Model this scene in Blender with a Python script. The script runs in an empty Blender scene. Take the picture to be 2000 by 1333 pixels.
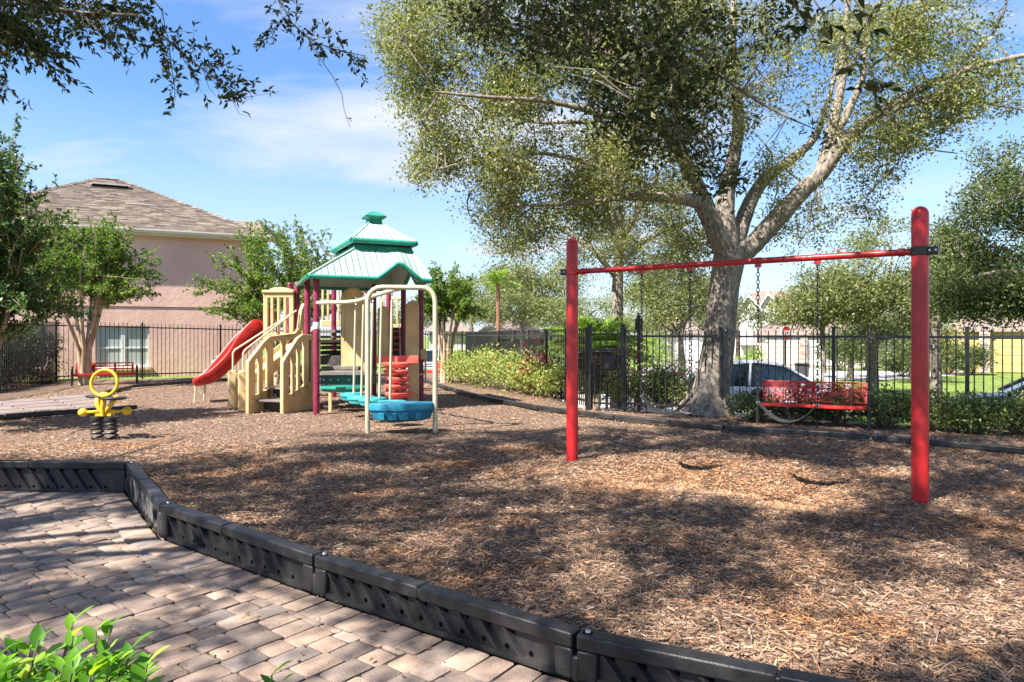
import bpy, math, random
import numpy as np
from mathutils import Vector, Matrix, Quaternion
from mathutils.kdtree import KDTree

random.seed(7)
RNG = np.random.default_rng(11)
SC = bpy.context.scene
COL = SC.collection

# ------------------------------------------------------------------ camera
H = 1.4
F = 1350.0
HOR = 655.0
cam_d = bpy.data.cameras.new("camera")
cam_d.sensor_width = 36.0
cam_d.lens = 36.0 * F / 2000.0
cam_d.shift_y = -(666.5 - HOR) / 2000.0
cam_d.clip_start = 0.05
cam_d.clip_end = 3000.0
cam = bpy.data.objects.new("camera", cam_d)
COL.objects.link(cam)
cam.location = (0, 0, H)
cam.rotation_euler = (math.radians(90), 0, 0)
SC.camera = cam

# ------------------------------------------------------------------ sky and sun
SUN_EL = math.radians(50)
TO_SUN = Vector((-0.76 * math.cos(SUN_EL), -0.65 * math.cos(SUN_EL), math.sin(SUN_EL)))
world = bpy.data.worlds.new("World")
SC.world = world
world.use_nodes = True
wn, wl = world.node_tree.nodes, world.node_tree.links
wn.clear()
w_out = wn.new("ShaderNodeOutputWorld")
w_bg = wn.new("ShaderNodeBackground")
w_bg.inputs["Strength"].default_value = 0.080
sky = wn.new("ShaderNodeTexSky")
sky.sky_type = 'NISHITA'
sky.sun_disc = False
sky.sun_elevation = SUN_EL
sky.sun_rotation = math.atan2(TO_SUN.x, TO_SUN.y)
sky.altitude = 0
sky.air_density = 1.0
sky.dust_density = 0.25
sky.ozone_density = 1.4
tc = wn.new("ShaderNodeTexCoord")
sep = wn.new("ShaderNodeSeparateXYZ")
wl.new(tc.outputs["Generated"], sep.inputs[0])
zz = wn.new("ShaderNodeMath"); zz.operation = 'MAXIMUM'; zz.inputs[1].default_value = 0.0
wl.new(sep.outputs["Z"], zz.inputs[0])
zp = wn.new("ShaderNodeMath"); zp.operation = 'ADD'; zp.inputs[1].default_value = 0.16
wl.new(zz.outputs[0], zp.inputs[0])
dv = wn.new("ShaderNodeVectorMath"); dv.operation = 'DIVIDE'
wl.new(tc.outputs["Generated"], dv.inputs[0])
cmb = wn.new("ShaderNodeCombineXYZ")
for i_ in range(3):
    wl.new(zp.outputs[0], cmb.inputs[i_])
wl.new(cmb.outputs[0], dv.inputs[1])
mp = wn.new("ShaderNodeMapping")
mp.inputs["Location"].default_value = (7.3, 2.2, 0.0)
mp.inputs["Rotation"].default_value = (0, 0, math.radians(-25))
mp.inputs["Scale"].default_value = (0.55, 1.1, 0.4)
wl.new(dv.outputs[0], mp.inputs["Vector"])
cn = wn.new("ShaderNodeTexNoise")
cn.inputs["Scale"].default_value = 1.15
cn.inputs["Detail"].default_value = 9.0
cn.inputs["Roughness"].default_value = 0.56
cn.inputs["Distortion"].default_value = 0.35
wl.new(mp.outputs[0], cn.inputs["Vector"])
cr = wn.new("ShaderNodeValToRGB")
cr.color_ramp.elements[0].position = 0.46
cr.color_ramp.elements[0].color = (0, 0, 0, 1)
cr.color_ramp.elements[1].position = 0.68
cr.color_ramp.elements[1].color = (1, 1, 1, 1)
wl.new(cn.outputs["Fac"], cr.inputs[0])
# thin whitening towards the horizon as in any summer sky
hz = wn.new("ShaderNodeMapRange")
hz.inputs["From Min"].default_value = 0.0
hz.inputs["From Max"].default_value = 0.30
hz.inputs["To Min"].default_value = 0.78
hz.inputs["To Max"].default_value = 0.0
wl.new(zz.outputs[0], hz.inputs["Value"])
mx = wn.new("ShaderNodeMath"); mx.operation = 'MAXIMUM'
wl.new(cr.outputs[0], mx.inputs[0]); wl.new(hz.outputs[0], mx.inputs[1])
skymul = wn.new("ShaderNodeMix"); skymul.data_type = 'RGBA'; skymul.blend_type = 'MULTIPLY'
skymul.inputs["Factor"].default_value = 1.0
skymul.inputs["B"].default_value = (0.64, 0.85, 1.10, 1)
wl.new(sky.outputs[0], skymul.inputs["A"])
cm = wn.new("ShaderNodeMix"); cm.data_type = 'RGBA'
cm.inputs["B"].default_value = (3.75, 4.0, 4.5, 1)
wl.new(mx.outputs[0], cm.inputs["Factor"])
wl.new(skymul.outputs["Result"], cm.inputs["A"])
wl.new(cm.outputs["Result"], w_bg.inputs["Color"])
wl.new(w_bg.outputs[0], w_out.inputs[0])

sun_d = bpy.data.lights.new("sun", 'SUN')
sun_d.energy = 5.0
sun_d.angle = math.radians(0.53)
sun_d.color = (1.0, 0.945, 0.86)
sun = bpy.data.objects.new("sun", sun_d)
COL.objects.link(sun)
sun.rotation_euler = (-TO_SUN).to_track_quat('-Z', 'Y').to_euler()

SC.view_settings.view_transform = 'Standard'
SC.view_settings.look = 'None'
SC.view_settings.exposure = 1.58
SC.view_settings.gamma = 1.0
SC.view_settings.use_curve_mapping = False
try:
    SC.cycles.use_denoising = True
    SC.cycles.max_bounces = 6
    SC.cycles.diffuse_bounces = 3
    SC.cycles.transparent_max_bounces = 8
except Exception:
    pass

# ------------------------------------------------------------------ placing helpers
def G(u, v, z=0.0):
    """photo point lying on the level z"""
    y = F * (H - z) / (v - HOR)
    return Vector(((u - 1000.0) / F * y, y, z))

def PX(u, v, y):
    """photo point at a known distance y"""
    return Vector(((u - 1000.0) / F * y, y, H - (v - HOR) / F * y))

# ------------------------------------------------------------------ materials
def nd(nt, t, **kw):
    n = nt.nodes.new(t)
    for k, v in kw.items():
        setattr(n, k, v)
    return n

def mat(name, c1, c2=None, scale=6.0, rough=0.6, bump=0.0, bscale=40.0, spec=0.5, metal=0.0,
        detail=5.0, lo=0.35, hi=0.65, island=0.0, coat=0.0, transl=None, stretch=None):
    m = bpy.data.materials.new(name)
    m.use_nodes = True
    nt = m.node_tree
    b = nt.nodes["Principled BSDF"]
    b.inputs["Roughness"].default_value = rough
    b.inputs["Metallic"].default_value = metal
    b.inputs["Specular IOR Level"].default_value = spec
    if coat:
        b.inputs["Coat Weight"].default_value = coat
        b.inputs["Coat Roughness"].default_value = 0.15
    geo = nd(nt, "ShaderNodeNewGeometry")
    vec = geo.outputs["Position"]
    if stretch:
        mpn = nd(nt, "ShaderNodeMapping")
        mpn.inputs["Scale"].default_value = stretch
        nt.links.new(vec, mpn.inputs["Vector"])
        vec = mpn.outputs[0]
    col_out = None
    if c2 is not None:
        no = nd(nt, "ShaderNodeTexNoise")
        no.inputs["Scale"].default_value = scale
        no.inputs["Detail"].default_value = detail
        no.inputs["Roughness"].default_value = 0.6
        nt.links.new(vec, no.inputs["Vector"])
        rp = nd(nt, "ShaderNodeValToRGB")
        rp.color_ramp.elements[0].position = lo
        rp.color_ramp.elements[1].position = hi
        rp.color_ramp.elements[0].color = (*c1, 1)
        rp.color_ramp.elements[1].color = (*c2, 1)
        nt.links.new(no.outputs["Fac"], rp.inputs[0])
        col_out = rp.outputs[0]
    else:
        rgb = nd(nt, "ShaderNodeRGB")
        rgb.outputs[0].default_value = (*c1, 1)
        col_out = rgb.outputs[0]
    if island:
        mr = nd(nt, "ShaderNodeMapRange")
        mr.inputs["To Min"].default_value = 1.0 - island
        mr.inputs["To Max"].default_value = 1.0 + island
        nt.links.new(geo.outputs["Random Per Island"], mr.inputs["Value"])
        hs = nd(nt, "ShaderNodeHueSaturation")
        nt.links.new(mr.outputs[0], hs.inputs["Value"])
        nt.links.new(col_out, hs.inputs["Color"])
        col_out = hs.outputs[0]
    nt.links.new(col_out, b.inputs["Base Color"])
    if bump:
        bn = nd(nt, "ShaderNodeTexNoise")
        bn.inputs["Scale"].default_value = bscale
        bn.inputs["Detail"].default_value = 4
        nt.links.new(vec, bn.inputs["Vector"])
        bp = nd(nt, "ShaderNodeBump")
        bp.inputs["Strength"].default_value = bump
        bp.inputs["Distance"].default_value = 0.02
        nt.links.new(bn.outputs["Fac"], bp.inputs["Height"])
        nt.links.new(bp.outputs[0], b.inputs["Normal"])
    return m

def ramp_island_mat(name, stops, rough=0.6, spec=0.4, transl=0.0, tcol=None, bump=0.0, bscale=60.0, mottled=0.0, fresh=False):
    """each loose piece takes its own tone from the ramp; leaves also let light through"""
    m = bpy.data.materials.new(name)
    m.use_nodes = True
    nt = m.node_tree
    b = nt.nodes["Principled BSDF"]
    out = nt.nodes["Material Output"]
    b.inputs["Roughness"].default_value = rough
    b.inputs["Specular IOR Level"].default_value = spec
    geo = nd(nt, "ShaderNodeNewGeometry")
    rp = nd(nt, "ShaderNodeValToRGB")
    els = rp.color_ramp.elements
    while len(els) < len(stops):
        els.new(0.5)
    for e, (p, c) in zip(els, stops):
        e.position = p
        e.color = (*c, 1)
    nt.links.new(geo.outputs["Random Per Island"], rp.inputs[0])
    col = rp.outputs[0]
    if mottled:
        no = nd(nt, "ShaderNodeTexNoise")
        no.inputs["Scale"].default_value = 9.0
        no.inputs["Detail"].default_value = 6
        nt.links.new(geo.outputs["Position"], no.inputs["Vector"])
        mr = nd(nt, "ShaderNodeMapRange")
        mr.inputs["From Min"].default_value = 0.3
        mr.inputs["From Max"].default_value = 0.7
        mr.inputs["To Min"].default_value = 1 - mottled
        mr.inputs["To Max"].default_value = 1 + mottled
        nt.links.new(no.outputs["Fac"], mr.inputs["Value"])
        hs = nd(nt, "ShaderNodeHueSaturation")
        nt.links.new(mr.outputs[0], hs.inputs["Value"])
        nt.links.new(col, hs.inputs["Color"])
        col = hs.outputs[0]
    if fresh:      # newer, more orange wood shows through in worn patches
        no2 = nd(nt, "ShaderNodeTexNoise")
        no2.inputs["Scale"].default_value = 0.9
        no2.inputs["Detail"].default_value = 6
        no2.inputs["Roughness"].default_value = 0.65
        nt.links.new(geo.outputs["Position"], no2.inputs["Vector"])
        mr2 = nd(nt, "ShaderNodeMapRange")
        mr2.inputs["From Min"].default_value = 0.50
        mr2.inputs["From Max"].default_value = 0.66
        nt.links.new(no2.outputs["Fac"], mr2.inputs["Value"])
        mo = nd(nt, "ShaderNodeMix", data_type='RGBA', blend_type='MULTIPLY')
        mo.inputs["B"].default_value = (1.12, 0.84, 0.58, 1)
        nt.links.new(mr2.outputs[0], mo.inputs["Factor"])
        nt.links.new(col, mo.inputs["A"])
        col = mo.outputs["Result"]
    nt.links.new(col, b.inputs["Base Color"])
    if bump:
        bn = nd(nt, "ShaderNodeTexNoise")
        bn.inputs["Scale"].default_value = bscale
        bn.inputs["Detail"].default_value = 5
        nt.links.new(geo.outputs["Position"], bn.inputs["Vector"])
        bp = nd(nt, "ShaderNodeBump")
        bp.inputs["Strength"].default_value = bump
        bp.inputs["Distance"].default_value = 0.01
        nt.links.new(bn.outputs["Fac"], bp.inputs["Height"])
        nt.links.new(bp.outputs[0], b.inputs["Normal"])
    if transl:
        tr = nd(nt, "ShaderNodeBsdfTranslucent")
        hs2 = nd(nt, "ShaderNodeMix", data_type='RGBA', blend_type='MULTIPLY')
        hs2.inputs["Factor"].default_value = 1.0
        hs2.inputs["B"].default_value = (*(tcol or (1.5, 1.6, 0.7)), 1)
        nt.links.new(col, hs2.inputs["A"])
        nt.links.new(hs2.outputs["Result"], tr.inputs["Color"])
        ms = nd(nt, "ShaderNodeMixShader")
        ms.inputs[0].default_value = transl
        nt.links.new(b.outputs[0], ms.inputs[1])
        nt.links.new(tr.outputs[0], ms.inputs[2])
        nt.links.new(ms.outputs[0], out.inputs["Surface"])
    return m

M = {}
M['mulch'] = mat('mulch', (0.055, 0.036, 0.026), (0.26, 0.175, 0.125), scale=26, rough=0.95, bump=1.0, bscale=38, spec=0.2, detail=8, lo=0.36, hi=0.62)
M['chips'] = ramp_island_mat('bark_chips', [(0.0, (0.045, 0.029, 0.021)), (0.22, (0.14, 0.09, 0.062)), (0.48, (0.25, 0.165, 0.112)),
                                            (0.72, (0.38, 0.255, 0.172)), (0.88, (0.42, 0.215, 0.11)), (1.0, (0.62, 0.49, 0.38))], rough=0.85, spec=0.2, fresh=True)
M['paver'] = ramp_island_mat('paver_concrete', [(0.0, (0.165, 0.128, 0.110)), (0.3, (0.275, 0.20, 0.155)), (0.55, (0.335, 0.235, 0.175)),
                                                (0.8, (0.19, 0.158, 0.145)), (1.0, (0.37, 0.275, 0.21))], rough=0.85, spec=0.3, bump=0.55, bscale=90, mottled=0.16)
M['fresh_chips'] = ramp_island_mat('fresh_wood_chips', [(0.0, (0.22, 0.10, 0.05)), (0.4, (0.40, 0.20, 0.10)), (0.8, (0.52, 0.29, 0.15)), (1.0, (0.62, 0.42, 0.26))], rough=0.85, spec=0.2)
M['joint_sand'] = mat('joint_sand', (0.035, 0.028, 0.022), (0.08, 0.065, 0.05), scale=30, rough=1.0, bump=0.5, bscale=120)
M['grass_ground'] = mat('grass_ground', (0.085, 0.14, 0.025), (0.21, 0.27, 0.06), scale=3.0, rough=0.9, bump=0.8, bscale=60, spec=0.2, detail=8)
M['grass'] = ramp_island_mat('grass_blades', [(0, (0.07, 0.13, 0.02)), (0.5, (0.16, 0.23, 0.045)), (1, (0.27, 0.31, 0.09))], rough=0.6, transl=0.35)
M['asphalt'] = mat('asphalt', (0.09, 0.088, 0.085), (0.16, 0.155, 0.15), scale=20, rough=0.9, bump=0.3, bscale=150)
M['concrete'] = mat('concrete', (0.36, 0.34, 0.31), (0.50, 0.47, 0.43), scale=3, rough=0.85, bump=0.2, bscale=80, detail=8)
M['slab'] = mat('path_slab', (0.15, 0.115, 0.10), (0.24, 0.185, 0.16), scale=2.2, rough=0.85, bump=0.3, bscale=80, detail=8)
M['black_plastic'] = mat('black_plastic', (0.009, 0.009, 0.010), (0.036, 0.034, 0.033), scale=4, rough=0.45, bump=0.15, bscale=60, spec=0.5, detail=8)
M['black_paint'] = mat('black_paint', (0.010, 0.010, 0.011), (0.022, 0.021, 0.021), scale=8, rough=0.4, spec=0.5)
M['hole'] = mat('hole_black', (0.004, 0.004, 0.004), rough=1.0, spec=0.0)
M['silver'] = mat('galvanised', (0.42, 0.43, 0.44), (0.62, 0.62, 0.62), scale=50, rough=0.35, metal=0.9)
M['red_paint'] = mat('red_paint', (0.37, 0.007, 0.013), (0.53, 0.022, 0.024), scale=4.5, rough=0.38, spec=0.5, bump=0.05, bscale=50, detail=9)
M['bench_red'] = mat('bench_red', (0.50, 0.014, 0.014), (0.60, 0.035, 0.025), scale=6, rough=0.4, spec=0.45)
M['slide_red'] = mat('slide_red', (0.36, 0.008, 0.007), (0.54, 0.022, 0.012), scale=4, rough=0.40, bump=0.04, bscale=40, detail=9)
M['coral'] = mat('coral_plastic', (0.60, 0.085, 0.062), (0.70, 0.13, 0.095), scale=4, rough=0.45)
M['burgundy'] = mat('burgundy_paint', (0.14, 0.008, 0.030), (0.26, 0.026, 0.066), scale=5, rough=0.4, detail=9)
M['beige'] = mat('beige_plastic', (0.45, 0.30, 0.135), (0.63, 0.455, 0.235), scale=3.2, rough=0.52, bump=0.06, bscale=50, detail=9, lo=0.28, hi=0.62)
M['cream'] = mat('cream_tube', (0.50, 0.42, 0.275), (0.58, 0.50, 0.35), scale=5, rough=0.42)
M['teal'] = mat('roof_teal', (0.010, 0.19, 0.135), (0.028, 0.31, 0.225), scale=4, rough=0.42, spec=0.5, detail=9)
M['seam'] = mat('seam_grey', (0.035, 0.085, 0.075), (0.07, 0.13, 0.12), scale=6, rough=0.6)
M['roof_pale'] = mat('roof_pale', (0.30, 0.455, 0.415), (0.43, 0.56, 0.53), scale=2.5, rough=0.38, spec=0.45, detail=7)
M['turquoise'] = mat('turquoise_plastic', (0.015, 0.27, 0.30), (0.04, 0.36, 0.38), scale=4, rough=0.42)
M['blue'] = mat('blue_plastic', (0.005, 0.13, 0.22), (0.020, 0.21, 0.32), scale=6, rough=0.45, detail=9)
M['deck'] = mat('deck_rubber', (0.028, 0.025, 0.025), (0.075, 0.066, 0.06), scale=9, rough=0.65, bump=0.2, bscale=90)
M['tread'] = mat('tread_brown', (0.12, 0.10, 0.09), (0.19, 0.165, 0.145), scale=9, rough=0.7, bump=0.2, bscale=90)
M['dark_green'] = mat('dark_green_plastic', (0.008, 0.05, 0.045), (0.016, 0.075, 0.065), scale=6, rough=0.5)
M['yellow'] = mat('yellow_paint', (0.58, 0.32, 0.010), (0.76, 0.49, 0.03), scale=9, rough=0.42, detail=9)
M['white'] = mat('white_paint', (0.70, 0.69, 0.66), (0.80, 0.79, 0.76), scale=6, rough=0.5)
M['stucco'] = mat('pink_stucco', (0.63, 0.395, 0.32), (0.72, 0.475, 0.385), scale=0.9, rough=0.9, bump=0.45, bscale=7, detail=9)
M['gutter'] = mat('gutter_cream', (0.62, 0.56, 0.46), (0.70, 0.64, 0.54), scale=3, rough=0.5)
M['shingle'] = ramp_island_mat('asphalt_shingle', [(0, (0.10, 0.078, 0.062)), (0.35, (0.15, 0.118, 0.094)), (0.7, (0.195, 0.155, 0.126)), (1, (0.25, 0.205, 0.17))], rough=0.95, spec=0.15, bump=0.4, bscale=50, mottled=0.12)
M['bark'] = mat('oak_bark', (0.105, 0.086, 0.069), (0.35, 0.30, 0.25), scale=16, rough=0.95, bump=0.9, bscale=42, spec=0.15, detail=12, lo=0.33, hi=0.68, stretch=(1.2, 1.2, 0.5))
M['bark_far'] = mat('tree_bark', (0.10, 0.08, 0.065), (0.26, 0.22, 0.18), scale=8, rough=0.95, bump=0.6, bscale=20, detail=8)
M['crape_bark'] = mat('crape_bark', (0.26, 0.165, 0.095), (0.50, 0.375, 0.26), scale=7, rough=0.8, bump=0.3, bscale=20, stretch=(1, 1, 0.35))
M['twig'] = mat('twig', (0.07, 0.055, 0.042), (0.17, 0.14, 0.11), scale=8, rough=0.9)
M['leaf_oak'] = ramp_island_mat('oak_leaves', [(0, (0.08, 0.10, 0.030)), (0.45, (0.17, 0.185, 0.062)), (0.8, (0.27, 0.27, 0.11)), (1, (0.38, 0.36, 0.18))], rough=0.5, spec=0.4, transl=0.36)
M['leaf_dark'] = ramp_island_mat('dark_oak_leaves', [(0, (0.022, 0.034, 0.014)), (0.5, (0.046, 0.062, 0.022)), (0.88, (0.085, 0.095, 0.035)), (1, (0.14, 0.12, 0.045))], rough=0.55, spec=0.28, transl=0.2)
M['leaf_crape'] = ramp_island_mat('crape_leaves', [(0, (0.035, 0.095, 0.014)), (0.45, (0.085, 0.18, 0.024)), (0.85, (0.18, 0.28, 0.04)), (1, (0.32, 0.32, 0.06))], rough=0.5, spec=0.28, transl=0.32)
M['leaf_crape_dark'] = ramp_island_mat('dark_crape_leaves', [(0, (0.024, 0.062, 0.018)), (0.5, (0.05, 0.115, 0.026)), (1, (0.11, 0.19, 0.04))], rough=0.42, spec=0.45, transl=0.3)
M['leaf_far'] = ramp_island_mat('street_tree_leaves', [(0, (0.075, 0.10, 0.030)), (0.5, (0.155, 0.18, 0.062)), (1, (0.26, 0.265, 0.11))], rough=0.5, spec=0.4, transl=0.3)
M['leaf_far_green'] = ramp_island_mat('green_tree_leaves', [(0, (0.045, 0.07, 0.025)), (0.5, (0.10, 0.135, 0.045)), (1, (0.19, 0.22, 0.085))], rough=0.5, spec=0.4, transl=0.3)
M['leaf_fern'] = ramp_island_mat('frond_leaves', [(0, (0.12, 0.22, 0.02)), (0.5, (0.22, 0.34, 0.04)), (1, (0.34, 0.42, 0.09))], rough=0.5, spec=0.4, transl=0.35)
M['leaf_shrub'] = ramp_island_mat('shrub_leaves', [(0, (0.12, 0.18, 0.03)), (0.45, (0.25, 0.30, 0.06)), (0.85, (0.42, 0.44, 0.15)), (1, (0.55, 0.52, 0.24))], rough=0.5, spec=0.4, transl=0.3)
M['leaf_hedge'] = ramp_island_mat('hedge_leaves', [(0, (0.03, 0.055, 0.02)), (0.5, (0.07, 0.11, 0.035)), (1, (0.15, 0.18, 0.07))], rough=0.45, spec=0.5, transl=0.25)
M['leaf_red'] = ramp_island_mat('red_leaves', [(0, (0.05, 0.02, 0.02)), (0.5, (0.19, 0.02, 0.035)), (1, (0.36, 0.06, 0.08))], rough=0.4, transl=0.25, tcol=(1.4, 0.8, 0.8))
M['leaf_front'] = ramp_island_mat('glossy_leaves', [(0, (0.05, 0.16, 0.014)), (0.5, (0.12, 0.29, 0.022)), (0.85, (0.24, 0.40, 0.035)), (1, (0.40, 0.46, 0.07))], rough=0.35, spec=0.5, transl=0.38, tcol=(1.6, 1.7, 0.4))
M['orange_flower'] = mat('orange_petals', (0.62, 0.10, 0.02), (0.75, 0.2, 0.04), scale=30, rough=0.6)
M['leaf_yellow'] = ramp_island_mat('yellow_leaves', [(0, (0.25, 0.22, 0.02)), (1, (0.62, 0.45, 0.05))], rough=0.5, transl=0.3)
M['moss'] = ramp_island_mat('hanging_moss', [(0, (0.20, 0.19, 0.14)), (1, (0.36, 0.34, 0.26))], rough=0.9, spec=0.1, transl=0.3, tcol=(1, 1, 1))
M['dry_leaf'] = ramp_island_mat('dry_leaves', [(0, (0.07, 0.035, 0.02)), (0.6, (0.20, 0.09, 0.04)), (1, (0.42, 0.26, 0.08))], rough=0.7)
M['glass_dark'] = mat('window_glass', (0.10, 0.13, 0.12), (0.20, 0.235, 0.22), scale=1.2, rough=0.08, spec=0.8)
M['blind'] = mat('window_blind', (0.33, 0.40, 0.37), (0.42, 0.48, 0.45), scale=1.0, rough=0.35, spec=0.6)
M['car_glass'] = mat('car_glass', (0.012, 0.018, 0.018), rough=0.05, spec=0.9)
M['car_white'] = mat('car_pale_paint', (0.60, 0.64, 0.70), rough=0.22, spec=0.6, coat=0.6)
M['car_grey'] = mat('car_grey_paint', (0.03, 0.034, 0.04), rough=0.3, spec=0.5, coat=0.3)
M['tyre'] = mat('tyre_rubber', (0.012, 0.012, 0.012), (0.03, 0.03, 0.03), scale=20, rough=0.85)
M['stop_red'] = mat('sign_red', (0.50, 0.012, 0.018), rough=0.4)
M['sign_white'] = mat('sign_white', (0.80, 0.80, 0.80), rough=0.45)
M['bin'] = mat('bin_grey', (0.035, 0.035, 0.04), (0.06, 0.06, 0.065), scale=6, rough=0.6)
M['wall_cream'] = mat('house_cream', (0.48, 0.42, 0.325), (0.56, 0.495, 0.39), scale=1.2, rough=0.9, bump=0.3, bscale=12)
M['wall_white'] = mat('house_white', (0.50, 0.48, 0.44), (0.60, 0.575, 0.53), scale=1.2, rough=0.9, bump=0.2, bscale=12)
M['wall_yellow'] = mat('house_yellow', (0.50, 0.355, 0.115), (0.58, 0.43, 0.16), scale=1.2, rough=0.9, bump=0.3, bscale=12)
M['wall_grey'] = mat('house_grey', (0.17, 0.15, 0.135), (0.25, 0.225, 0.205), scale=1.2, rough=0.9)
M['stone'] = ramp_island_mat('stone_veneer', [(0, (0.22, 0.15, 0.12)), (0.5, (0.40, 0.30, 0.25)), (1, (0.52, 0.45, 0.40))], rough=0.9, bump=0.4, bscale=40)
M['far_roof'] = mat('far_roof', (0.17, 0.125, 0.105), (0.25, 0.19, 0.165), scale=6, rough=0.95)
M['meter_blue'] = mat('tank_blue', (0.17, 0.33, 0.37), (0.25, 0.42, 0.45), scale=8, rough=0.5)

# ------------------------------------------------------------------ object helpers
def tag(o, label=None, cat=None, group=None, kind=None):
    if label: o['label'] = label
    if cat: o['category'] = cat
    if group: o['group'] = group
    if kind: o['kind'] = kind
    return o

def thing(name, label, cat, loc=(0, 0, 0), rotz=0.0, group=None):
    o = bpy.data.objects.new(name, None)
    o.empty_display_size = 0.2
    COL.objects.link(o)
    o.location = loc
    o.rotation_euler = (0, 0, rotz)
    return tag(o, label, cat, group)

def link_mesh(name, me, parent=None, mats=()):
    o = bpy.data.objects.new(name, me)
    for m in mats:
        me.materials.append(m)
    COL.objects.link(o)
    if parent is not None:
        o.parent = parent
    return o

def bevel(o, w=0.01, seg=2):
    b = o.modifiers.new("bevel", 'BEVEL')
    b.width = w
    b.segments = seg
    b.limit_method = 'ANGLE'
    b.angle_limit = math.radians(35)
    return o

class MB:
    """gathers shapes for ONE mesh"""
    def __init__(s):
        s.v = []; s.f = []; s.mi = []
    def add(s, vs, fs, mi=0):
        o = len(s.v)
        s.v.extend([tuple(p) for p in vs])
        s.f.extend([tuple(i + o for i in f) for f in fs])
        s.mi.extend([mi] * len(fs))
    def box(s, c, size, rz=0.0, mi=0, mtx=None):
        hx, hy, hz_ = size[0] / 2, size[1] / 2, size[2] / 2
        vs = [Vector((x, y, z)) for x in (-hx, hx) for y in (-hy, hy) for z in (-hz_, hz_)]
        r = mtx if mtx is not None else Matrix.Rotation(rz, 3, 'Z')
        c = Vector(c)
        vs = [r @ p + c for p in vs]
        s.add(vs, [(0, 1, 3, 2), (4, 6, 7, 5), (0, 4, 5, 1), (2, 3, 7, 6), (0, 2, 6, 4), (1, 5, 7, 3)], mi)
    def tube(s, pts, r, n=10, mi=0, caps=True, flat=None):
        pts = [Vector(p) for p in pts]
        k = len(pts)
        rs = r if hasattr(r, '__len__') else [r] * k
        rings = []
        prev = None
        for i in range(k):
            t = (pts[min(i + 1, k - 1)] - pts[max(i - 1, 0)])
            if t.length < 1e-9: t = Vector((0, 0, 1))
            t.normalize()
            if prev is None:
                a = Vector((0, 0, 1)) if abs(t.z) < 0.9 else Vector((1, 0, 0))
                x = t.cross(a).normalized()
            else:
                x = (prev - t * prev.dot(t))
                x = x.normalized() if x.length > 1e-6 else t.orthogonal().normalized()
            prev = x
            y = t.cross(x)
            rings.append([pts[i] + (x * math.cos(2 * math.pi * j / n) + y * math.sin(2 * math.pi * j / n)) * rs[i] for j in range(n)])
        vs = [p for rg in rings for p in rg]
        fs = []
        for i in range(k - 1):
            for j in range(n):
                a, b = i * n + j, i * n + (j + 1) % n
                fs.append((a, b, b + n, a + n))
        if caps:
            fs.append(tuple(range(n - 1, -1, -1)))
            fs.append(tuple((k - 1) * n + j for j in range(n)))
        s.add(vs, fs, mi)
    def lathe(s, c, prof, n=20, mi=0, sx=1.0, sy=1.0, rz=0.0):
        """prof = [(r,z),...] turned about the vertical through c"""
        c = Vector(c)
        vs = []; fs = []
        for (r, z) in prof:
            for j in range(n):
                a = 2 * math.pi * j / n
                x, y = r * math.cos(a) * sx, r * math.sin(a) * sy
                vs.append(c + Vector((x * math.cos(rz) - y * math.sin(rz), x * math.sin(rz) + y * math.cos(rz), z)))
        k = len(prof)
        for i in range(k - 1):
            for j in range(n):
                a, b = i * n + j, i * n + (j + 1) % n
                fs.append((a, b, b + n, a + n))
        fs.append(tuple(range(n - 1, -1, -1)))
        fs.append(tuple((k - 1) * n + j for j in range(n)))
        s.add(vs, fs, mi)
    def prism(s, poly, fr, thick, mi=0, holes=()):
        """poly (a,b) in a frame (origin, ax, bx, normal) extruded by thick along the normal"""
        o, ax, bx, nx = [Vector(q) for q in fr]
        n = len(poly)
        f0 = [o + ax * a + bx * b for a, b in poly]
        f1 = [p + nx * thick for p in f0]
        s.add(f0 + f1, [tuple(range(n - 1, -1, -1)), tuple(range(n, 2 * n))] +
              [(i, (i + 1) % n, (i + 1) % n + n, i + n) for i in range(n)], mi)
    def torus(s, c, R, r, ax, ay, n=28, m=8, mi=0, arc=(0, 2 * math.pi), sx=1.0, sy=1.0):
        c, ax, ay = Vector(c), Vector(ax), Vector(ay)
        full = abs(arc[1] - arc[0] - 2 * math.pi) < 1e-6
        k = n if full else n + 1
        az = ax.cross(ay)
        vs = []; fs = []
        for i in range(k):
            a = arc[0] + (arc[1] - arc[0]) * i / n
            d = ax * (math.cos(a) * sx) + ay * (math.sin(a) * sy)
            dn = d.normalized()
            for j in range(m):
                b = 2 * math.pi * j / m
                vs.append(c + d * R + dn * (r * math.cos(b)) + az * (r * math.sin(b)))
        for i in range(n if full else n):
            i2 = (i + 1) % k
            for j in range(m):
                fs.append((i * m + j, i * m + (j + 1) % m, i2 * m + (j + 1) % m, i2 * m + j))
        s.add(vs, fs, mi)
    def ball(s, c, r, n=14, m=9, mi=0, sc=(1, 1, 1)):
        c = Vector(c)
        prof = [(max(1e-4, r * math.sin(math.pi * i / m)), -r * math.cos(math.pi * i / m)) for i in range(m + 1)]
        o = len(s.v)
        s.lathe((0, 0, 0), prof, n, mi)
        for i in range(o, len(s.v)):
            p = s.v[i]
            s.v[i] = (p[0] * sc[0] + c.x, p[1] * sc[1] + c.y, p[2] * sc[2] + c.z)
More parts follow.
